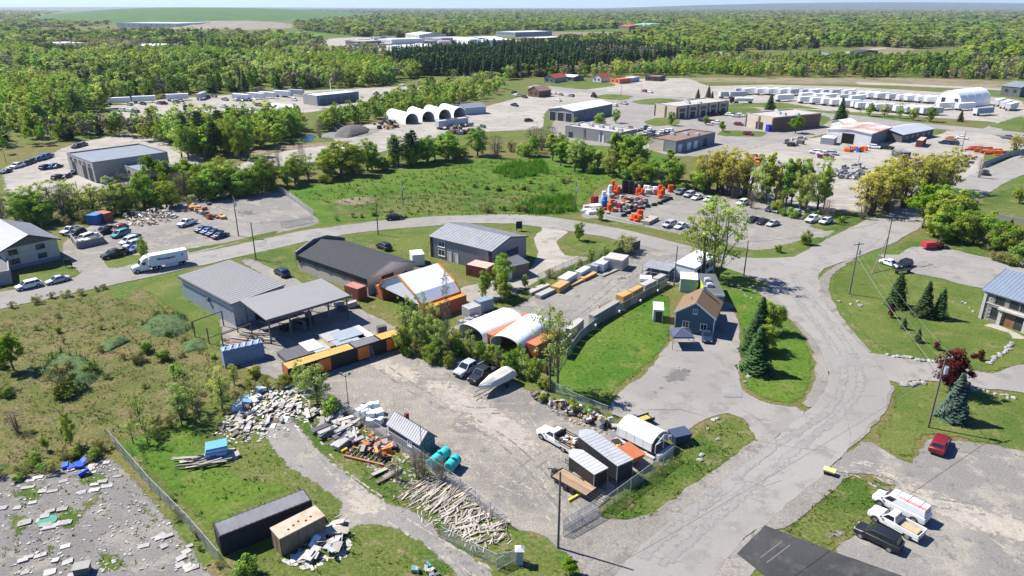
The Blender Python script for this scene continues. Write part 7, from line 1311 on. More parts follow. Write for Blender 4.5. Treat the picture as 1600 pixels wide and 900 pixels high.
B([(30, 530), (120, 520), (200, 545), (300, 585), (200, 610), (120, 640), (40, 660)], 26, ['olive', 'bush', 'bare', 'olive'], (1.4, 3), 'scattered over the rough field', 12, (.9, 1.5))
# belt behind junk lot
B([(0, 352), (60, 350), (120, 340), (170, 330), (215, 322), (270, 318), (330, 308), (380, 302), (440, 292)], 44, ['leafy', 'sparse', 'leafy', 'bush', 'bare', 'sparse'], (7, 11), 'behind the junk lot', 6); B([(0, 362), (110, 350), (230, 325), (330, 313), (440, 298)], 18, ['bush', 'bush', 'olive'], (6, 9), 'behind the junk lot', 2)
B([(440, 290), (500, 280), (560, 270), (610, 262), (660, 254), (720, 246)], 30, ['leafy', 'leafy', 'bush', 'sparse'], (7, 12), 'above the green meadow', 6); B([(612, 262), (640, 258), (655, 255)], 3, ['pine'], (11, 13), 'above the green meadow', 2, (.8, 1.0)); B([(720, 246), (790, 240), (850, 244), (870, 226)], 16, ['leafy', 'bush', 'olive', 'bare'], (8, 13), 'above the meadow by the depot', 7)
B([(280, 250), (300, 240), (325, 236), (350, 238), (395, 246)], 14, ['leafy', 'pine', 'sparse', 'leafy'], (11, 16), 'beside the large workshop', 8, (.8, 1.1)); B([(255, 285), (290, 300), (340, 292), (400, 285)], 12, ['leafy', 'bush', 'bright'], (7, 11), 'right of the large workshop', 6)
B([(860, 250), (885, 262), (920, 268), (960, 272), (1010, 282), (1060, 288)], 22, ['leafy', 'poplar', 'bush', 'sparse', 'leafy'], (7, 12), 'behind the drum lot', 6); B([(960, 268), (985, 272), (1000, 274)], 4, ['poplar', 'leafy'], (13, 16), 'behind the drum lot', 3); B([(1040, 290), (1080, 298), (1110, 300)], 6, ['bush', 'leafy'], (7, 9), 'behind parked cars in drum lot', 4)
B([(1105, 296), (1140, 302), (1170, 308)], 6, ['willow'], (13, 16), 'left willow clump of the contractor yard', 4, (1.0, 1.2)); B([(1185, 315), (1215, 322), (1250, 328), (1290, 333)], 11, ['willow', 'sparse', 'poplar'], (12, 16), 'middle willow clump over the drum lot', 4, (.7, .95)); B([(1180, 322), (1230, 335), (1300, 345), (1330, 343)], 10, ['bush', 'olive', 'bare'], (4, 7), 'below the middle willows', 3)
B([(1345, 335), (1380, 325), (1410, 314), (1440, 304), (1470, 294)], 13, ['willow'], (11, 15), 'right willow row by the road', 4, (1.0, 1.3)); B([(1340, 345), (1400, 328), (1470, 302)], 8, ['bare', 'olive'], (4, 6), 'under the right willow row', 2)
B([(1455, 370), (1480, 376), (1510, 378), (1560, 388), (1600, 396)], 14, ['leafy', 'spruce', 'bush', 'leafy', 'olive'], (7, 11), 'beyond the parking lot at right', 5); B([(1450, 362), (1475, 352), (1500, 350)], 4, ['bright', 'leafy'], (9, 12), 'beyond the parking lot at right', 3); B([(1545, 405), (1600, 418), (1640, 425)], 5, ['olive', 'spruce', 'bush'], (4, 7), 'above the parking lot edge', 2)
B([(1345, 180), (1400, 184), (1460, 192)], 5, ['leafy', 'sparse'], (6, 8), 'on the trailer park verge', 2)
B([(745, 330), (800, 333), (860, 335), (890, 326)], 9, ['bush', 'bush', 'olive'], (3, 5.5), 'in the meadow by the street', 4); B([(520, 345), (590, 340), (640, 335)], 7, ['bush', 'olive'], (2.5, 4.5), 'in the meadow by the curved street', 3); B([(690, 300), (760, 295), (830, 300), (880, 280)], 12, ['bush', 'olive'], (2.5, 5), 'across the middle of the meadow', 8)
NAMED = sum(NTREE.values())
# one real tree of every far crown stands at the near edge of the woods; the woods repeat its crown
FARSRC = []
for k, x, y, h in (('far_leafy', 470, 205, 11), ('far_leafy', 560, 192, 11), ('far_spruce', 700, 132, 14), ('far_spruce', 900, 118, 14), ('far_sparse', 620, 170, 11), ('far_sparse', 300, 190, 11), ('far_bare', 240, 215, 10), ('far_bare', 880, 125, 10), ('far_olive', 1200, 122, 9), ('far_pale', 1150, 120, 11), ('far_pale', 520, 200, 11), ('far_dark', 420, 215, 11), ('far_dark', 1350, 123, 11)):
    o = tree(k, x, y, 0, {'far_leafy': 'green tree at the near edge of the leafy wood', 'far_spruce': 'dark conifer at the near edge of the pine wood', 'far_sparse': 'light green tree at the edge of the far wood', 'far_bare': 'brownish budding tree at the edge of the far wood', 'far_olive': 'olive green tree before the far fields', 'far_pale': 'pale narrow tree at the edge of the woods', 'far_dark': 'dark leafy tree at the edge of the woods'}[k], 'edge trees of the woods, ' + k[4:], world=G(x, y), h=h); FARSRC.append(next(c for c in o.children if c.name.startswith('crown')))
lf, lf2, sp, sp2, sr, sr2, br, br2, ol, pa, pa2, dk, dk2 = FARSRC
# roads and yards stay clear of the scattered woods
EX = [e for e in EXCL if math.hypot(e[0], e[1]) > 250] + [(math.sin(a) * r, math.cos(a) * r, q) for a, r, q in zip(rng.uniform(-.65, .65, 130), np.exp(rng.uniform(6.2, 8.3, 130)), rng.uniform(8, 38, 130))]
woods('leafy_wood', 'broad belt of bright spring-green wood behind the yards', [[(0, 232), (60, 200), (165, 174), (165, 160), (300, 150), (420, 141), (560, 137), (640, 130), (655, 120), (600, 110), (560, 98), (420, 92), (300, 90), (0, 95), (-60, 95), (-60, 232)]], [lf, dk, lf2, sr, br, sp, pa, pa2, dk2], [4.5, 1.2, 4.5, 2.6, 1.2, 1.8, 1.4, 1.2, 1], (8, 16), 6.0, 110, EX)
woods('copse', 'taller mixed copse between scrap yard and trailer yard', [[(0, 243), (90, 224), (150, 212), (230, 218), (275, 240), (330, 246), (420, 232), (465, 214), (470, 200), (440, 194), (300, 200), (190, 204), (60, 210)]], [lf, lf2, sr, br, sp, pa], [4, 4, 3, 1.6, 1.6, 1], (8, 13), 5.5, 110, EX)
woods('thicket', 'lower bright green thicket between the yards', [[(490, 210), (560, 192), (600, 184), (690, 172), (760, 156), (790, 140), (780, 128), (700, 122), (655, 138), (645, 150), (600, 160), (575, 172), (520, 186)]], [lf, dk, lf2, sr, br, pa, pa2], [4, 1.5, 4, 3, 1.2, 1.5, 1.5], (5.5, 9.5), 5.5, 110, EX)
woods('pine_wood', 'dark dense pine plantation across the middle distance', [[(600, 110), (650, 118), (800, 122), (900, 116), (1000, 108), (1060, 96), (1000, 82), (850, 79), (720, 84), (620, 96)]], [sp, sp2, br], [5, 5, .6], (13, 18), 6.0, 130, EX)
woods('mixed_wood', 'mixed budding wood before the far fields', [[(780, 130), (830, 120), (930, 122), (1000, 118), (1100, 119), (1250, 121), (1420, 121), (1600, 126), (1640, 126), (1640, 104), (1560, 100), (1440, 95), (1300, 98), (1180, 96), (1090, 96), (1010, 108), (900, 114), (800, 119)]], [lf, sr, br, ol, sp, lf2, pa, pa2, dk, dk2], [2.6, 2.4, 2.4, 2.2, 2.4, 2, 1.2, 1.2, 2.4, 2.4], (6, 13), 6.5, 110, EX)
woods('far_wood', 'far mixed woodland stretching to the horizon', [[(1000, 80), (1060, 90), (1180, 80), (1330, 74), (1430, 76), (1500, 72), (1560, 64), (1700, 58), (1700, 13.5), (820, 13.5), (500, 15), (430, 17), (590, 22), (545, 30), (460, 36), (470, 48), (600, 60), (700, 58), (830, 50), (990, 44), (1010, 50), (1000, 58), (930, 64), (850, 74), (900, 78)], [(820, 46.5), (960, 43), (960, 40), (820, 42)], [(1500, 95), (1640, 92), (1640, 66), (1560, 70), (1500, 80)]], [lf, sp2, lf2, dk, sr, br, sp, ol, dk2, pa, pa2], [3, 2.4, 3, 3.4, 1.8, 2, 2.8, 1.5, 3.4, 1.2, 1.2], (8, 18), 7.0, 95, EX)
woods('scattered_wood', 'scattered trees among far houses at upper left', [[(-60, 94), (250, 88), (420, 92), (560, 96), (620, 86), (510, 74), (480, 58), (270, 50), (180, 50), (-60, 55)], [(-60, 52), (100, 44), (175, 38), (40, 31), (100, 17.5), (-100, 14)]], [lf, sp, dk, sr, br, ol], [3, 3, 2.6, 1.6, 2, 1.2], (9, 15), 10, 80, EX)
# tall growth in fields and verges
GT = leafmat('blade_green', (.08, .14, .018), (.16, .21, .04), .2, .05); GTD = leafmat('blade_dry', (.15, .15, .05), (.24, .22, .09), .2, .05)
tufts('field_grass', 'dry and green grass tufts over the rough field', [(0, 500), (150, 460), (262, 478), (345, 560), (400, 600), (240, 680), (0, 752)], 2.2, (.12, .42), GTD, .32, 4, width=.05); tufts('field_weeds', 'green weeds through the rough field', [(0, 500), (150, 460), (262, 478), (345, 560), (400, 600), (240, 680), (0, 752)], 1.2, (.12, .42), GT, .35, 4, width=.05)
tufts('lot_weeds', 'green grass tufts over the debris lot', [(180, 690), (360, 615), (440, 598), (560, 662), (790, 824), (900, 910), (400, 900), (250, 780)], 1.2, (.12, .4), GT, .3, 5, [[(430, 640), (505, 700), (600, 775), (720, 850), (800, 920), (690, 885), (540, 835), (500, 770), (400, 680)]])
tufts('verge_grass', 'long grass on the verge before the black trailers', [(935, 806), (1010, 742), (1115, 655), (1185, 688), (1130, 730), (1010, 815)], 3.0, (.15, .5), GT, .25, 5); tufts('verge_grass', 'dry grass on the verge before the black trailers', [(935, 806), (1010, 742), (1115, 655), (1150, 660), (1080, 720), (980, 812)], 1.2, (.2, .55), GTD, .25, 5)
tufts('verge_grass', 'long grass on the patch by the white van', [(1225, 828), (1322, 745), (1390, 757), (1350, 822), (1285, 860)], 3.0, (.15, .45), GT, .25, 5); tufts('verge_grass', 'dry grass along the road edge of the van patch', [(1225, 828), (1322, 745), (1335, 748), (1250, 835)], 2.5, (.2, .5), GTD, .25, 5)
tufts('lawn_grass', 'uneven lawn grass around the teal house', [(870, 600), (985, 482), (1040, 455), (1046, 535), (975, 600), (905, 640)], 1.6, (.08, .25), GT, .25, 5); tufts('lawn_grass', 'uneven grass around the driveway spruces', [(1150, 450), (1225, 490), (1272, 575), (1250, 630), (1166, 610), (1160, 545)], 1.4, (.1, .3), GT, .25, 5); tufts('lawn_grass', 'uneven grass on the lawn below the lawn spruces', [(1300, 440), (1390, 405), (1535, 452), (1600, 560), (1465, 566), (1345, 520)], .8, (.06, .2), GT, .25, 4); tufts('lawn_grass', 'uneven grass by the blue spruce', [(1396, 602), (1440, 598), (1620, 635), (1600, 728), (1450, 682), (1365, 690)], 1.0, (.08, .25), GT, .25, 4)
tufts('meadow_grass', 'tall grass over the green meadow', [(450, 305), (760, 250), (950, 270), (900, 335), (620, 340)], .6, (.3, .8), GT, .5, 4, width=.12); RD = leafmat('blade_reed', (.08, .20, .015), (.15, .30, .03), .3, .05); tufts('reeds', 'tall bright green reeds at meadow corner by the street', [(795, 328), (840, 312), (895, 306), (900, 333), (840, 336)], 3, (1.2, 2.2), RD, .5, 5, width=.13); tufts('reeds', 'tall bright green reeds at the far side of meadow', [(765, 268), (800, 256), (850, 252), (858, 272), (800, 280)], 3, (1.2, 2.2), RD, .5, 5, width=.13)
tufts('field_weeds', 'rank green weeds on the field mounds', [(62, 580), (95, 552), (135, 560), (162, 585), (140, 604), (95, 606)], 4, (.5, 1.9), leafmat('blade_mound', (.04, .10, .03), (.09, .16, .05), .2, .05), .4, 5, width=.06); tufts('field_weeds', 'rank green weeds on the far field mound', [(218, 512), (245, 492), (285, 492), (302, 512), (275, 528), (238, 526)], 4, (.5, 1.7), MATS['blade_mound'], .4, 5, width=.06)
tufts('slab_weeds', 'weeds between the slabs on the slab lot', [(0, 745), (170, 705), (330, 880), (0, 900)], .5, (.1, .35), GT, .3, 5)

# ---------------------------------------------------------------- stacks, slabs, lumber and scrap
UB = MB().box(-.5, .5, -.5, .5, 0, 1)
CUBES = {}
def cube(mat):
    if mat.name not in CUBES: CUBES[mat.name] = UB.mesh('block', mat)
    return CUBES[mat.name]
def scatter(name, label, cat, group, px, n, sx, sy, sz, mats, ang=(0, 6.28), tilt=.06, layers=1, zstep=.15):
    pl = gpoly(px); lo, hi = pl.min(0), pl.max(0); k = 0
    while k < n:
        p = rng.uniform(lo, hi)
        if not pip(p[None], pl)[0]: continue
        mt = mats[rng.integers(len(mats))]; o = link(bpy.data.objects.new(name, cube(mt))); z = zstep * rng.integers(0, layers)
        sc = (rng.uniform(*sx), rng.uniform(*sy), rng.uniform(*sz)); tx, ty = rng.normal(0, tilt, 2); o.location = (p[0], p[1], z + .01 + .5 * (abs(math.sin(tx)) * sc[1] + abs(math.sin(ty)) * sc[0])); o.scale = sc; o.rotation_euler = (tx, ty, rng.uniform(*ang)); tag(o, label, cat, group); k += 1
SLW = M('slab_white', (.34, .325, .295), .8, .14, 2, orand=.3); SLG = M('slab_grey', (.31, .30, .285), .85, .16, 2, orand=.15); WOOD = M('lumber_grey', (.31, .285, .25), .9, .25, 2, orand=.3, stretch=(.6, 5, 5)); WOODL = M('lumber_pale', (.42, .37, .30), .9, .2, 2, orand=.25, stretch=(.6, 5, 5)); WOODD = M('lumber_dark', (.15, .115, .085), .9, .25, 2, orand=.2, stretch=(.6, 5, 5)); BLUE = M('foam_blue', (.10, .30, .62), .6, .1); AMB = M('lumber_amber', (.42, .265, .10), .8, .18, 2, orand=.12)
a_ = math.atan2(*(G(430, 610) - G(360, 680)).yx)
scatter('scrap_sheet', 'white panel lying in the big heap below container corner', 'panel', 'panels in the white heap', [(345, 668), (395, 628), (440, 602), (476, 612), (468, 648), (425, 668), (390, 686), (350, 682)], 195, (.4, 1.6), (.2, .7), (.05, .14), [SLW, SLW, SLG, SLW, WHITE, WOODD, WOODL, SLW], (a_ - .5, a_ + .5), .10, 3, .14)
scatter('wrapped_bale', 'plastic wrapped bale at top of the white heap', 'bale', 'wrapped bales', [(362, 638), (385, 622), (408, 606), (418, 612), (400, 628), (372, 644)], 16, (.8, 1.4), (.7, 1.1), (.5, .9), [WHITE, M('wrap_blue', (.22, .36, .50), .5, .2), M('wrap_pale', (.5, .56, .62), .5, .15)], tilt=.1)
for k in range(6): o = link(bpy.data.objects.new('foam_sheet', cube(BLUE if k % 2 else M('foam_pale', (.45, .58, .70), .6)))); p = G(338, 712); o.location = (p.x + .05 * k, p.y, .3 * k + .01); o.scale = (2.6, 1.9, .28); o.rotation_euler = (0, 0, .25 + .03 * k); tag(o, 'blue or pale foam sheet in the blue stack on the grass', 'foam sheet', 'foam sheets in the blue stack')
scatter('scrap_sheet', 'white panel leaning by the blue foam stack', 'panel', 'panels by blue stack', [(345, 705), (366, 700), (370, 715), (352, 720)], 5, (1, 1.8), (.6, 1), (.08, .15), [SLW], tilt=.2)
a2 = math.atan2(*(G(340, 716) - G(275, 726)).yx); scatter('lumber_board', 'grey board in the heap before the blue foam stack', 'board', 'boards by the blue stack', [(276, 722), (300, 714), (340, 716), (338, 732), (290, 734)], 24, (2.2, 4.2), (.15, .3), (.06, .14), [WOOD, WOODL, WOODD], (a2 - .3, a2 + .3), .06, 5, .14)
a3 = math.atan2(*(G(700, 745) - G(640, 785)).yx); scatter('lumber_board', 'long weathered board in the upper lumber heap along the fence', 'board', 'boards in the upper lumber heap', [(626, 778), (655, 750), (690, 748), (735, 775), (708, 802), (668, 792)], 115, (1.0, 2.8), (.09, .22), (.02, .05), [WOOD, WOOD, WOODL, WOODD], (a3 - .22, a3 + .25), .04, 4, .05)
scatter('lumber_board', 'broken weathered board in the lower lumber heap by the path', 'board', 'boards in the lower lumber heap', [(682, 800), (722, 786), (752, 795), (792, 822), (795, 840), (748, 856), (702, 832)], 150, (.7, 2.2), (.08, .24), (.02, .05), [WOOD, WOOD, WOODL, WOODD], (a3 - .8, a3 + 1.1), .05, 4, .05)
scatter('lumber_board', 'flat board lying between debris and lumber heap', 'board', 'boards below the orange rack', [(585, 735), (612, 728), (622, 742), (600, 752)], 7, (1.8, 3.2), (.3, .6), (.08, .16), [WOOD, WOODD], (a3 - .1, a3 + .1), .04, 3, .16)
scatter('stone_slab', 'pale stone slab lying in the upper rows of slab lot', 'slab', 'slabs in the upper rows', [(0, 775), (40, 750), (100, 735), (165, 718), (185, 745), (165, 770), (90, 770), (50, 790), (0, 800)], 26, (.7, 1.25), (.45, .8), (.06, .14), [SLW, SLG, SLW], (.15, .5), .03)
scatter('stone_slab', 'pale stone slab lying among weeds in the middle of slab lot', 'slab', 'slabs in the middle', [(30, 815), (110, 790), (118, 815), (60, 830), (30, 830)], 9, (.9, 1.4), (.6, .9), (.08, .16), [SLW, SLG], (.15, .5), .04); scatter('stone_slab', 'pale stone slab by the fence side of slab lot', 'slab', 'slabs by the fence', [(205, 835), (240, 830), (300, 850), (335, 890), (300, 895), (250, 870), (215, 860)], 12, (.7, 1.2), (.5, .8), (.06, .12), [SLW, SLG], (.3, 1.0), .05); scatter('stone_slab', 'pale slab in the bottom rows of slab lot', 'slab', 'slabs at the bottom', [(10, 895), (70, 850), (120, 855), (170, 890), (120, 900)], 10, (.7, 1.2), (.5, .8), (.06, .14), [SLW, SLG], (.15, .6), .05)
scatter('tarp', 'crumpled blue tarp on the slab stacks', 'tarp', 'blue tarps', [(100, 730), (128, 722), (140, 742), (118, 748)], 7, (.7, 1.6), (.5, 1.0), (.1, .35), [M('tarp_bright_blue', (.02, .09, .50), .6, .2)], tilt=.2)
tag(MB().tube([(0, 0, 0), (0, 0, .12)], 1.0, 16).obj('green_disc', M('lid_green', (.03, .20, .13), .5), None, G(74, 815)), 'round green lid lying among slabs', 'lid')
r = T('metal_bin', 'grey bin with pale lid at the bottom of slab lot', 'bin', G(130, 895), .3); MB().box(-.7, .7, -.5, .5, 0, .9).obj('body', METALD, r); MB().box(-.8, .8, -.6, .6, .91, 1.0).obj('lid', SLW, r)
scatter('scrap_sheet', 'scrap panel in the heap by tan cabin', 'panel', 'panels by the tan cabin', [(460, 870), (490, 850), (530, 818), (540, 840), (530, 865), (490, 880)], 26, (.8, 2.0), (.5, 1.2), (.05, .12), [SLW, WOODL, SLG, WOOD, WHITE], (0, 6.28), .25, 3, .2)
def litter(name, label, px, n, sx, sy, sz, mats, ang=(0, 6.28)):
    pl = gpoly(px); lo, hi = pl.min(0), pl.max(0); b = MB(); P = rng.uniform(lo, hi, (n * 3, 2)); P = P[pip(P, pl)][:n]
    for p in P: b.cbox((p[0], p[1], .03 + rng.uniform(0, .05)), (rng.uniform(*sx), rng.uniform(*sy), rng.uniform(*sz)), rng.uniform(*ang), rng.integers(len(mats)))
    tag(b.obj(name, mats), label, None, None, 'stuff')
litter('lumber_scraps', 'loose splinters and offcuts round the lumber heaps', [(615, 775), (650, 745), (700, 745), (770, 790), (805, 825), (800, 850), (745, 865), (690, 835), (640, 800)], 420, (.3, 1.6), (.05, .12), (.03, .07), [WOOD, WOODL, WOODD], (a3 - .8, a3 + 1.0))
litter('foam_scraps', 'small white scraps round the white heap', [(330, 680), (380, 622), (445, 595), (490, 615), (480, 660), (420, 690), (360, 695)], 420, (.15, .8), (.1, .4), (.03, .09), [SLW, SLG, WOODD, WHITE, SLG, SLW])
litter('yard_scraps', 'small mixed scraps along the yard fence', [(470, 640), (510, 625), (580, 670), (650, 720), (690, 765), (640, 770), (560, 720), (500, 690)], 420, (.15, .9), (.08, .4), (.03, .12), [SLW, SLG, WOODD, WOOD, RUST, METALD, WOODL])
litter('stone_chips', 'stone chips and broken bits over the slab lot', [(0, 750), (160, 715), (230, 770), (335, 890), (0, 900)], 380, (.08, .4), (.06, .3), (.03, .1), [SLW, SLG, SLG, WOODD])
litter('yard_scraps', 'small scraps along the hedge scrap line', [(825, 610), (850, 612), (910, 640), (975, 668), (950, 682), (880, 655)], 260, (.1, .6), (.08, .4), (.04, .2), [SLW, SLG, WOODD, METALD, WOODL, AMB])
litter('foam_scraps', 'broken panel bits round the tan cabin', [(440, 880), (470, 850), (530, 805), (555, 830), (540, 870), (480, 892)], 160, (.15, .9), (.1, .5), (.03, .1), [SLW, SLG, WOODL, WOOD])
# mixed material beside the fence
scatter('dark_sheet', 'dark sheet in the stacks along the fence', 'sheet', 'dark sheets by the fence', [(486, 660), (500, 648), (545, 672), (560, 690), (535, 700), (510, 686)], 18, (1.6, 3.4), (.4, 1.0), (.1, .3), [SLABM[2], M('pipe_slate', (.10, .11, .13), .6), SLG], (a3 - .2, a3 + .2), .06, 3, .25)
scatter('scrap_sheet', 'pale board in the stacks along the fence', 'panel', 'pale boards by the fence', [(472, 650), (510, 634), (560, 664), (582, 682), (560, 695), (520, 672)], 40, (1.0, 2.8), (.25, .8), (.08, .25), [SLW, WOODL, SLG, WOOD, SLW], (a3 - .5, a3 + 1.2), .08, 4, .2)
scatter('timber', 'dark timber stacked by fence corner', 'timber', 'timbers by the fence', [(490, 640), (515, 630), (545, 652), (530, 662)], 16, (1.6, 3), (.15, .3), (.12, .25), [WOODD, WOOD, WOODL], (a3 - .3, a3 + .3), .04, 3, .2)
scatter('white_bag', 'white bulk bag beyond the fence by the garden shed', 'bag', 'white bulk bags', [(560, 652), (585, 640), (604, 652), (596, 668), (575, 664)], 15, (.8, 1.1), (.8, 1.1), (.7, 1.1), [WHITE, M('wrap_pale', (0, 0, 0))], tilt=.08, layers=2, zstep=.6)
scatter('scrap_piece', 'piece of mixed scrap beside the orange frame', 'scrap', 'scrap by the orange frame', [(560, 690), (600, 680), (620, 700), (600, 720), (570, 712)], 36, (.3, 1.2), (.2, .8), (.15, .6), [SLW, WOODD, MATS['paint_yellow'] if 'paint_yellow' in MATS else SLG, RUST, METALD, ORANGE, SLG], tilt=.3, layers=2, zstep=.3)
o = T('rack_frame', 'orange steel ladder frame lying by the fence', 'frame', G(575, 715), a3 + pi / 2 + .35)
for y in (-1.0, 1.0): MB().box(-2.9, 2.9, y - .1, y + .1, .1, .35).obj('side_rail', M('rack_orange', (.42, .17, .06), .7, .25), o)
for k in range(9): MB().box(-2.6 + k * .65, -2.5 + k * .65, -.89, .89, .15, .28).obj('crossbar', METALD, o)
for x, y, lb in ((537, 705, 'yellow plastic crate left of the orange frame'), (562, 690, 'yellow plastic crate behind the orange frame')): tag(MB().box(-.45, .45, -.3, .3, 0, .4).obj('yellow_crate', M('crate_yellow', (.65, .45, .03), .6, .15), None, G(x, y), a3), lb, 'crate')
tag(MB().hexa([(-.9, -.5, 0), (.9, -.5, 0), (.9, .5, 0), (-.9, .5, 0)], [(-.5, -.3, .9), (.6, -.2, .8), (.4, .3, 1.0), (-.6, .3, .7)]).obj('orange_cover', M('cover_orange', (.62, .20, .02), .6, .2), None, G(604, 708), .4), 'crumpled orange cover beside the garden shed fence', 'cover')
# scrap by the hedge near the driveway
scatter('scrap_piece', 'mixed scrap lined along the hedge above the white pickup', 'scrap', 'scrap along the hedge', [(832, 612), (850, 622), (900, 640), (965, 668), (955, 676), (890, 652), (835, 622)], 85, (.3, 1.1), (.25, .8), (.2, .8), [SLW, SLG, WOODD, METALD, AMB, WOODL, CONC, BLACKP], tilt=.3, layers=2, zstep=.25)
scatter('scrap_sheet', 'white panel standing in the scrap along the hedge', 'panel', 'white panels in the hedge scrap', [(888, 638), (905, 636), (910, 648), (890, 648)], 4, (1.2, 1.6), (.7, 1.0), (.1, .3), [WHITE], tilt=.3)
scatter('scrap_piece', 'small scrap on the white sheet at the bottom edge', 'scrap', 'scrap at the bottom edge', [(640, 895), (660, 880), (690, 890), (690, 905)], 14, (.3, .8), (.2, .5), (.15, .5), [SLW, METALD, M('scrap_teal', (.05, .30, .28), .6), SLG], tilt=.2)
# storage yard: wrapped loads and lumber
def stack(label, A, B, C, h, mat, group, layers=3, cat='stack', name='lumber_stack', z=0):
    f = Fr(A, B, C); o = T(name, label, cat, f.o, f.rz, group)
    for k in range(layers): MB().box(0, f.L, 0, f.W, .12 + (h - .1) * k / layers, .12 + (h - .1) * (k + 1) / layers - .05).obj('layer', mat, o)
    for t in (.1, .5, .9): MB().box(f.L * t - .06, f.L * t + .06, .05, f.W - .05, 0, .117).obj('bearer', WOODD, o)
WRAP = M('wrap_white', (.46, .48, .53), .35, .06, 1); yd = 'stacks in the storage yard'
for q in (('long white wrapped load on left side of storage yard', (885, 448), (902, 437), (877, 441), 1.6, WRAP), ('white wrapped load second from left along storage yard edge', (908, 436), (923, 427), (902, 431), 1.5, WRAP), ('paired white wrapped load near the plank rack', (943, 426), (957, 415), (935, 418), 1.9, WRAP), ('white wrapped load with bluish side near the plank rack', (932, 427), (944, 419), (926, 421), 1.6, SLABM[1]), ('high stack of pale panels beside the board fence', (972, 424), (982, 415), (953, 410), 2.5, SLW), ('amber lumber stack lowest on left side of yard', (874, 459), (890, 449), (866, 452), 1.3, AMB), ('flat amber lumber stack before the white wrapped load', (893, 449), (912, 440), (890, 446), .5, AMB), ('amber plank stack under the second white load', (913, 440), (933, 430), (908, 437), .7, AMB), ('long pale plank before the paired white loads', (943, 433), (966, 423), (940, 431), .35, SLW), ('pale panels at the far left of storage yard', (830, 462), (860, 449), (824, 458), .7, SLW), ('second pale panel stack at far left of storage yard', (845, 468), (868, 457), (840, 463), .8, SLG)): stack(q[0], q[1], q[2], q[3], q[4], q[5], yd, 4 if 'panels beside' in q[0] else 2)
for q in (('white board stack behind the grey fence, longest one', (928, 510), (968, 486), (923, 505), 2.1, SLW), ('amber board stack behind the middle of grey fence', (973, 480), (987, 473), (964, 475), 2.2, AMB), ('second amber board stack behind the grey fence', (988, 472), (1004, 463), (982, 468), 2.2, AMB), ('low dark board stack beside the amber boards', (941, 484), (958, 474), (938, 481), .6, WOODD), ('white board stack near house end of grey fence', (1007, 462), (1025, 453), (1000, 458), 2.2, SLW), ('white board stack at house end of grey fence', (1027, 452), (1040, 445), (1021, 448), 2.3, SLW), ('pale board stack at the lower end of grey fence', (893, 530), (912, 513), (886, 526), 1.9, SLW), ('mixed board stack at lowest end of the grey fence', (880, 548), (893, 534), (874, 543), 1.6, SLG), ('pale boards lying in yard behind the fence bend', (897, 510), (910, 503), (893, 506), .5, SLW), ('white panel stack by the steel rack', (1000, 440), (1018, 441), (1003, 434), .7, WHITE), ('flat white boards behind house end of fence', (995, 459), (1018, 450), (992, 455), .6, SLW)): stack(q[0], q[1], q[2], q[3], q[4], q[5], 'stacks behind the grey panel fence', 3 if q[4] > 1 else 1)
f = Fr((1003, 432), (1044, 440), (1012, 418)); o = T('steel_rack', 'grey steel storage rack with shelves behind the teal house', 'rack', f.o, f.rz)
for x in (0, .33, .66, 1):
    for y in (0, 1): MB().box(f.L * x - .05, f.L * x + .05, f.W * y * .8 - .05, f.W * y * .8 + .05, 0, 2.3).obj('post', METAL, o)
for z in (.5, 1.4, 2.3): MB().box(-.1, f.L + .1, -.1, f.W * .8 + .1, z - .04, z + .04).obj('shelf', METAL, o)
scatter('timber', 'timber on the pale rack ground behind shelves', 'timber', 'timbers by the steel rack', [(1008, 440), (1040, 446), (1045, 438), (1015, 432)], 10, (1.5, 3), (.2, .4), (.15, .3), [WOODL, SLW, AMB], (f.rz - .2, f.rz + .2), .03, 2, .2)
scatter('crate', 'white crate beside the left arched shelter', 'crate', 'crates left of arched shelters', [(715, 505), (735, 490), (745, 498), (725, 515)], 10, (.8, 1.6), (.6, 1.2), (.4, 1.0), [SLW, SLG, SLABM[1]])
scatter('timber', 'pipe or plank in the open timber rack', 'timber', 'timbers in the open rack', [(352, 545), (392, 528), (425, 530), (405, 545), (362, 560)], 34, (2.5, 5), (.12, .3), (.12, .25), [WOODL, WOOD, RUST, SLG, WOODD], (a_ + 1.2, a_ + 1.7), .05, 5, .22)
scatter('stored_item', 'stored item at right end of the open canopy', 'item', 'items under the canopy', [(515, 478), (545, 470), (560, 478), (535, 488)], 12, (.6, 2.2), (.3, 1), (.3, 1.0), [TBL, SLW, SLG, METALD], tilt=.08); scatter('stored_item', 'dark stored item deep beneath the canopy', 'item', 'dark items under the canopy', [(430, 515), (480, 495), (510, 490), (470, 520)], 12, (.8, 2.2), (.6, 1.2), (.5, 1.4), [METALD, BLACKP, WOODD], tilt=.05)
r = T('generator', 'small dark generator at the right end of black containers', 'machine', G(597, 521), .5); MB().box(-.8, .8, -.5, .5, .3, 1.5).obj('body', METALD, r); MB().box(-.9, .9, -.6, .6, .15, .29).obj('skid', RUST, r)
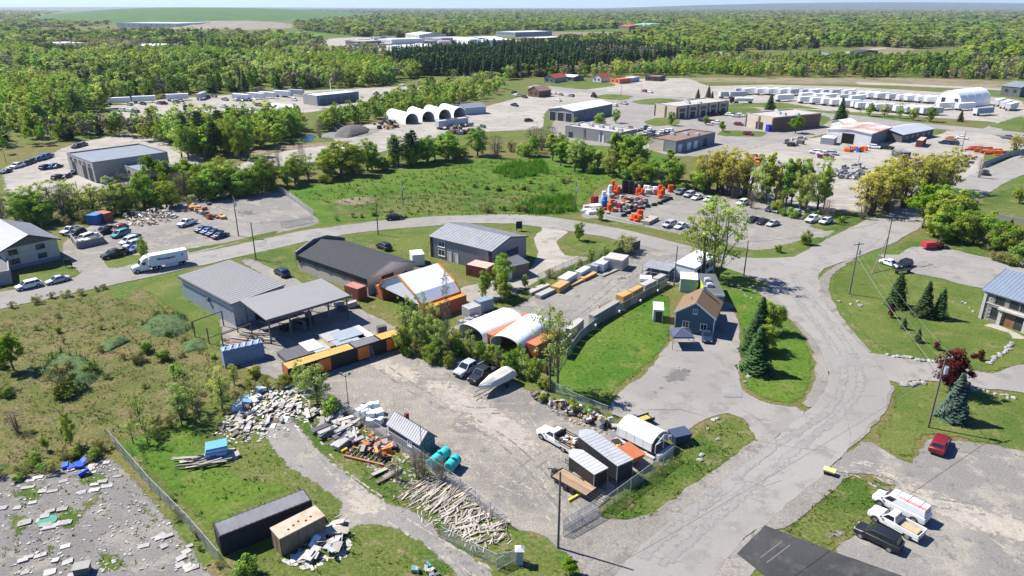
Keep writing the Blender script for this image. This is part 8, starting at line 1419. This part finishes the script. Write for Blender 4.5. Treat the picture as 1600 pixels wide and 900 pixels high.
# drum lot
def drum_mesh(m): b = MB(); b.tube([(0, 0, 0), (0, 0, .5), (0, 0, 1.0)], [.48, .5, .44], 12, 0); b.tube([(0, 0, 1.003), (0, 0, 1.08)], .46, 12, 0); return b.mesh('drum', m)
DM = {k: drum_mesh(M('drum_' + k, c, .5, .12)) for k, c in dict(orange=(.62, .10, .015), black=(.02, .022, .028), blue=(.03, .16, .5), white=(.6, .62, .64), darkred=(.25, .02, .02)).items()}
def drums(col, pts, hgt, label, group, sc=1.25):
    hgt *= .8
    for x, y, k in pts:
        for j in range(k): o = link(bpy.data.objects.new('drum', DM[col])); p = G(x, y); o.location = (p.x, p.y, j * hgt); o.scale = (sc, sc, hgt / 1.09); tag(o, label, 'drum', group)
drums('orange', [(957, 300, 3), (962, 301, 2), (966, 303, 2), (961, 304, 1), (969, 300, 1)], 1.5, 'orange drum in the back left stack of the drum lot', 'orange drums, back left'); drums('black', [(974, 302, 4), (978, 302, 4), (983, 303, 4), (987, 303, 4), (993, 302, 3), (1002, 302, 3)], 1.3, 'black drum in the tall stacks at back of drum lot', 'black drums'); drums('orange', [(996, 305, 2), (1000, 306, 1), (1004, 306, 2), (998, 303, 2)], 1.4, 'orange drum in the middle of the drum lot', 'orange drums, middle')
drums('orange', [(1030, 306, 3), (1033, 308, 2), (1036, 304, 2), (1031, 310, 1), (1046, 300, 2), (1049, 300, 2)], 1.4, 'orange drum at the right side of the drum lot', 'orange drums, right'); drums('orange', [(952, 330, 2), (955, 328, 3), (958, 331, 1)], 1.3, 'orange drum near the front left of drum lot', 'orange drums, front left'); drums('orange', [(986, 346, 1), (989, 345, 2), (992, 346, 2), (995, 345, 2), (998, 344, 3), (1001, 344, 3), (993, 348, 1), (999, 347, 2)], 1.2, 'orange drum in the cluster beside the plank crate at the kerb', 'orange drums by the kerb', 1.3)
drums('blue', [(943, 322, 2), (945, 324, 3), (942, 325, 2)], 1.4, 'blue drum in the front left stacks', 'blue drums'); drums('white', [(952, 304, 2), (953, 306, 3), (945, 314, 2), (943, 316, 3)], 1.4, 'white drum in the left stacks of drum lot', 'white drums'); drums('darkred', [(926, 317, 2), (929, 318, 2), (932, 317, 2), (966, 329, 2), (969, 330, 2)], 1.3, 'dark red drum in the left stacks', 'dark red drums')
scatter('crate', 'coloured crate or part among the drums', 'crate', 'crates among the drums', [(945, 325), (955, 308), (1010, 308), (1010, 318), (975, 330), (950, 336)], 60, (.6, 1.8), (.5, 1.2), (.4, 1.2), [SLW, METALD, BLACKP, SLG, AMB, RUST, SLABM[1]], tilt=.1); scatter('scrap_sheet', 'white sheet on the stack at left corner of drum lot', 'sheet', 'white sheets at drum lot corner', [(908, 330), (925, 322), (940, 325), (925, 335)], 10, (2, 3.5), (1.2, 2), (.3, .9), [WHITE, SLW], (.1, .4), .04); scatter('white_bag', 'white bag at the back of drum lot', 'bag', 'white bags at the back', [(1008, 298), (1030, 295), (1030, 303), (1010, 305)], 12, (1, 1.8), (.9, 1.4), (.9, 1.8), [WHITE, SLG], tilt=.05)
for i, (x, y) in enumerate(((975, 338), (981, 334), (989, 331), (996, 329.5), (1003, 327), (1012, 324), (1022, 321.5), (1031, 319), (1037, 316), (1041, 314), (1047, 312))): tag(MB().hexa([(-.9, -.4, 0), (.9, -.4, 0), (.9, .4, 0), (-.9, .4, 0)], [(-.7, -.25, .8), (.7, -.25, .8), (.7, .25, .8), (-.7, .25, .8)]).obj('barrier_block', BLACKP, None, G(x, y), .4), 'black barrier block in the curved line through drum lot', 'barrier', 'black barrier blocks')
stack('pale plank crate by kerb of the drum lot', (1014, 352), (1029, 344), (1005, 347), 1.0, WOODL, None, 1)
tag(MB().box(0, (G(1005, 353) - G(948, 339)).length, -.15, .15, 0, .5).obj('kerb_beam', CONC, None, G(948, 339), math.atan2(*(G(1005, 353) - G(948, 339)).yx)), 'long concrete beam along the drum lot kerb', 'beam')
# scrap and machines in the far yards
scatter('rubble_chunk', 'white rubble piece in the debris pile of junk lot', 'rubble', 'rubble pile in the junk lot', [(190, 345), (215, 334), (260, 328), (280, 334), (270, 344), (230, 354), (205, 354)], 170, (.3, 1.2), (.2, .7), (.15, .5), [M('rubble_cream', (.55, .48, .38), .9, .2, orand=.2), WHITE, WOODL, SLW, M('scrap_tan', (0, 0, 0)), WOODL], tilt=.3, layers=3, zstep=.5)
scatter('scrap_piece', 'piece of junk at the back corner of junk lot', 'scrap', 'junk at back corner', [(295, 325), (325, 315), (355, 345), (335, 346), (310, 335)], 22, (.6, 2.4), (.5, 1.4), (.4, 1.2), [RUST, SLW, METALD, WOODD, AMB], tilt=.15); scatter('crate', 'pallet or barrel in the block enclosure', 'crate', 'crates in the enclosure', [(116, 378), (148, 370), (158, 378), (126, 386)], 10, (1, 2), (.8, 1.4), (.8, 1.6), [WHITE, SLW, METALD])
scatter('machine_part', 'stored machine part in the contractor yard', 'scrap', 'parts in contractor yard', [(1300, 268), (1345, 258), (1352, 268), (1340, 280), (1310, 282), (1290, 276)], 50, (.8, 2.6), (.6, 1.4), (.5, 1.4), [SLG, METALD, SLW, METAL], tilt=.15); scatter('equipment', 'orange or dark equipment before the rusty workshop', 'equipment', 'equipment by the rusty workshop', [(1320, 236), (1345, 230), (1352, 236), (1330, 240)], 12, (1, 2.6), (.8, 1.4), (.8, 1.8), [ORANGE, MATS['drum_orange'], MATS['drum_blue'], AMB], tilt=.1); scatter('steel_beam', 'rust coloured steel beam on the right side of contractor yard', 'beam', 'rusty beams at right', [(1510, 232), (1545, 230), (1570, 238), (1560, 243), (1520, 238)], 24, (3, 7), (.4, .9), (.3, 1.0), [MATS['drum_orange'], RUST, RUST], (-.3, .1), .03); scatter('pallet', 'pallet by the contractor yard entrance', 'pallet', 'pallets by the entrance', [(1480, 250), (1525, 245), (1520, 252), (1490, 268), (1482, 264)], 16, (1.4, 3), (.8, 1.6), (.3, .9), [SLW, WOODD, METALD, AMB], tilt=.06)
scatter('equipment', 'orange equipment behind the willows', 'equipment', 'equipment behind willows', [(1165, 250), (1200, 245), (1205, 255), (1175, 262)], 8, (2, 4), (1.2, 2), (1, 2), [ORANGE, RUST, METALD], (-.1, .2)); scatter('scrap_piece', 'dark stored part by the left of rusty workshop', 'scrap', 'parts left of rusty workshop', [(1222, 222), (1250, 215), (1262, 217), (1250, 226), (1225, 230)], 18, (1, 3), (.8, 1.6), (.6, 1.8), [WOODD, SLW, SLG, METALD], tilt=.1); scatter('small_machine', 'yellow and black stored machine on the depot ground', 'machine', 'machines on the depot ground', [(575, 197), (600, 190), (625, 192), (620, 200), (600, 203)], 30, (1, 2.4), (.8, 1.6), (.8, 1.6), [AMB, BLACKP, METALD], tilt=.1); scatter('stored_unit', 'dark stored unit beside the white barrel shelters', 'unit', 'units by barrel shelters', [(690, 205), (730, 196), (760, 200), (720, 212)], 16, (1.5, 4), (1, 2), (.8, 1.8), [METALD, SLG, WOODD], tilt=.05); scatter('scrap_piece', 'heap of scrap in the far trailer yard', 'scrap', 'scrap in the trailer yard', [(345, 177), (400, 172), (430, 176), (390, 182)], 20, (1.5, 3.5), (1, 2), (.8, 1.6), [RUST, WOODD, METALD], tilt=.1); scatter('stored_item', 'stored item along the back of contractor yard hedge', 'scrap', 'items by hedge', [(1130, 270), (1165, 275), (1160, 290), (1135, 285)], 12, (1, 3), (1, 1.6), (.6, 1.4), [SLG, WOODD, AMB], tilt=.1)
scatter('estate_unit', 'small pale shed roof in the far industrial estate', 'shed', 'small sheds in the estate', [(520, 70), (580, 60), (700, 66), (830, 66), (800, 74), (640, 78)], 30, (10, 24), (8, 14), (3, 6), [WALLW, ROOFG, WALLG, SLABM[1]], (-.2, .5), 0); scatter('estate_unit', 'small pale house roof among trees at upper left', 'house', 'far houses', [(0, 75), (60, 60), (330, 66), (440, 74), (420, 88), (150, 84)], 40, (9, 18), (7, 10), (4, 5), [WALLW, ROOFG, WALLG, SLATE], (-.3, .8), 0)
# rocks
def rock_mesh(s):
    v = unit(40) * [1, .8, .55]; b = bpy.data.meshes.new('rock'); import bmesh; bm = bmesh.new(); [bm.verts.new(x * rng.uniform(.85, 1.1)) for x in v]; bmesh.ops.convex_hull(bm, input=bm.verts); [bm.verts.remove(x) for x in [y for y in bm.verts if not y.link_faces]]; bm.to_mesh(b); bm.free(); b.materials.append(M('rock', (.27, .26, .245), .9, .25, 2, bump=.4, orand=.2)); return b
ROCKS = [rock_mesh(i) for i in range(5)]
def rocks(label, group, line, n, sc, jit=.5):
    P = [G(*q) for q in line]
    for i in range(n):
        t = (i + .5) / n * (len(P) - 1); k = int(t); p = P[k].lerp(P[min(k + 1, len(P) - 1)], t - k); o = link(bpy.data.objects.new('rock', ROCKS[i % 5])); s = rng.uniform(*sc) * .75; o.location = (p.x + rng.normal(0, jit), p.y + rng.normal(0, jit), s * .25); o.scale = (s, s, s); o.rotation_euler = (0, 0, rng.uniform(0, 6)); tag(o, label, 'rock', group)
rocks('grey rock in the dry stone wall on the right lawn', 'stone wall rocks', [(1546, 570), (1565, 553), (1582, 537)], 16, (.5, .8), .15); rocks('flat rock edging the side drive', 'side drive edging', [(1388, 556), (1420, 560), (1462, 566)], 14, (.5, .8), .2); rocks('rock at the edge of lower side drive', 'lower drive edging', [(1406, 600), (1425, 602), (1442, 598)], 8, (.6, .9), .2); rocks('pale rock on the front verge', 'verge rocks', [(1080, 730), (1090, 705), (1098, 672), (1110, 662), (1120, 655)], 6, (.4, .7), .8); rocks('boulder by the pole on the lawn', 'lawn boulders', [(1325, 473), (1345, 477)], 6, (.3, .6), .8); rocks('pale rock along the street corner garden', 'corner garden rocks', [(1120, 440), (1150, 446), (1180, 450), (1165, 470)], 14, (.3, .6), 1); rocks('pale rock on the edge of driveway grass', 'driveway grass rocks', [(1165, 560), (1168, 585), (1170, 600)], 4, (.4, .7), .3); rocks('white stone on lawn by the stone office', 'office lawn stones', [(1480, 470), (1510, 475), (1525, 490)], 6, (.3, .5), .6); rocks('low rock at right edge of the side drive', 'right edging', [(1500, 606), (1540, 612), (1590, 624)], 14, (.4, .6), .2)

# ---------------------------------------------------------------- labels: copies that can be told apart by their place in the row
def ordn(i): return '%d%s' % (i, 'th' if 10 <= i % 100 <= 20 else {1: 'st', 2: 'nd', 3: 'rd'}.get(i % 10, 'th'))
byl = {}
for o in COL.objects:
    if o.parent is None and o.get('label') and o.get('category') in ('tree', 'bush', 'car', 'pickup truck', 'trailer', 'bale', 'foam sheet', 'drum', 'barrier', 'slab', 'rock', 'bag', 'tarp', 'sheet', 'timber'): byl.setdefault(o['label'], []).append(o)
for lb, os_ in byl.items():
    if 1 < len(os_) <= 36:
        for i, o in enumerate(sorted(os_, key=lambda o: PJ(o.location)[0])): o['label'] = ordn(i + 1) + ' from left, ' + lb if len(lb.split()) < 14 else lb
# ---------------------------------------------------------------- air
hz = MB().box(-34000, 34000, -300, 32000, -2.5, 260).obj('haze', None); hz.data.materials.clear()
hm = bpy.data.materials.new('haze'); hm.use_nodes = True; t = hm.node_tree; t.nodes.remove(t.nodes['Principled BSDF']); pv = t.nodes.new('ShaderNodeVolumePrincipled'); pv.inputs['Color'].default_value = (.72, .83, 1, 1); pv.inputs['Density'].default_value = .00004; pv.inputs['Anisotropy'].default_value = .2
t.links.new(pv.outputs[0], t.nodes['Material Output'].inputs['Volume']); hz.data.materials.append(hm); tag(hz, 'thin blue haze over the far land', None, None, 'stuff')
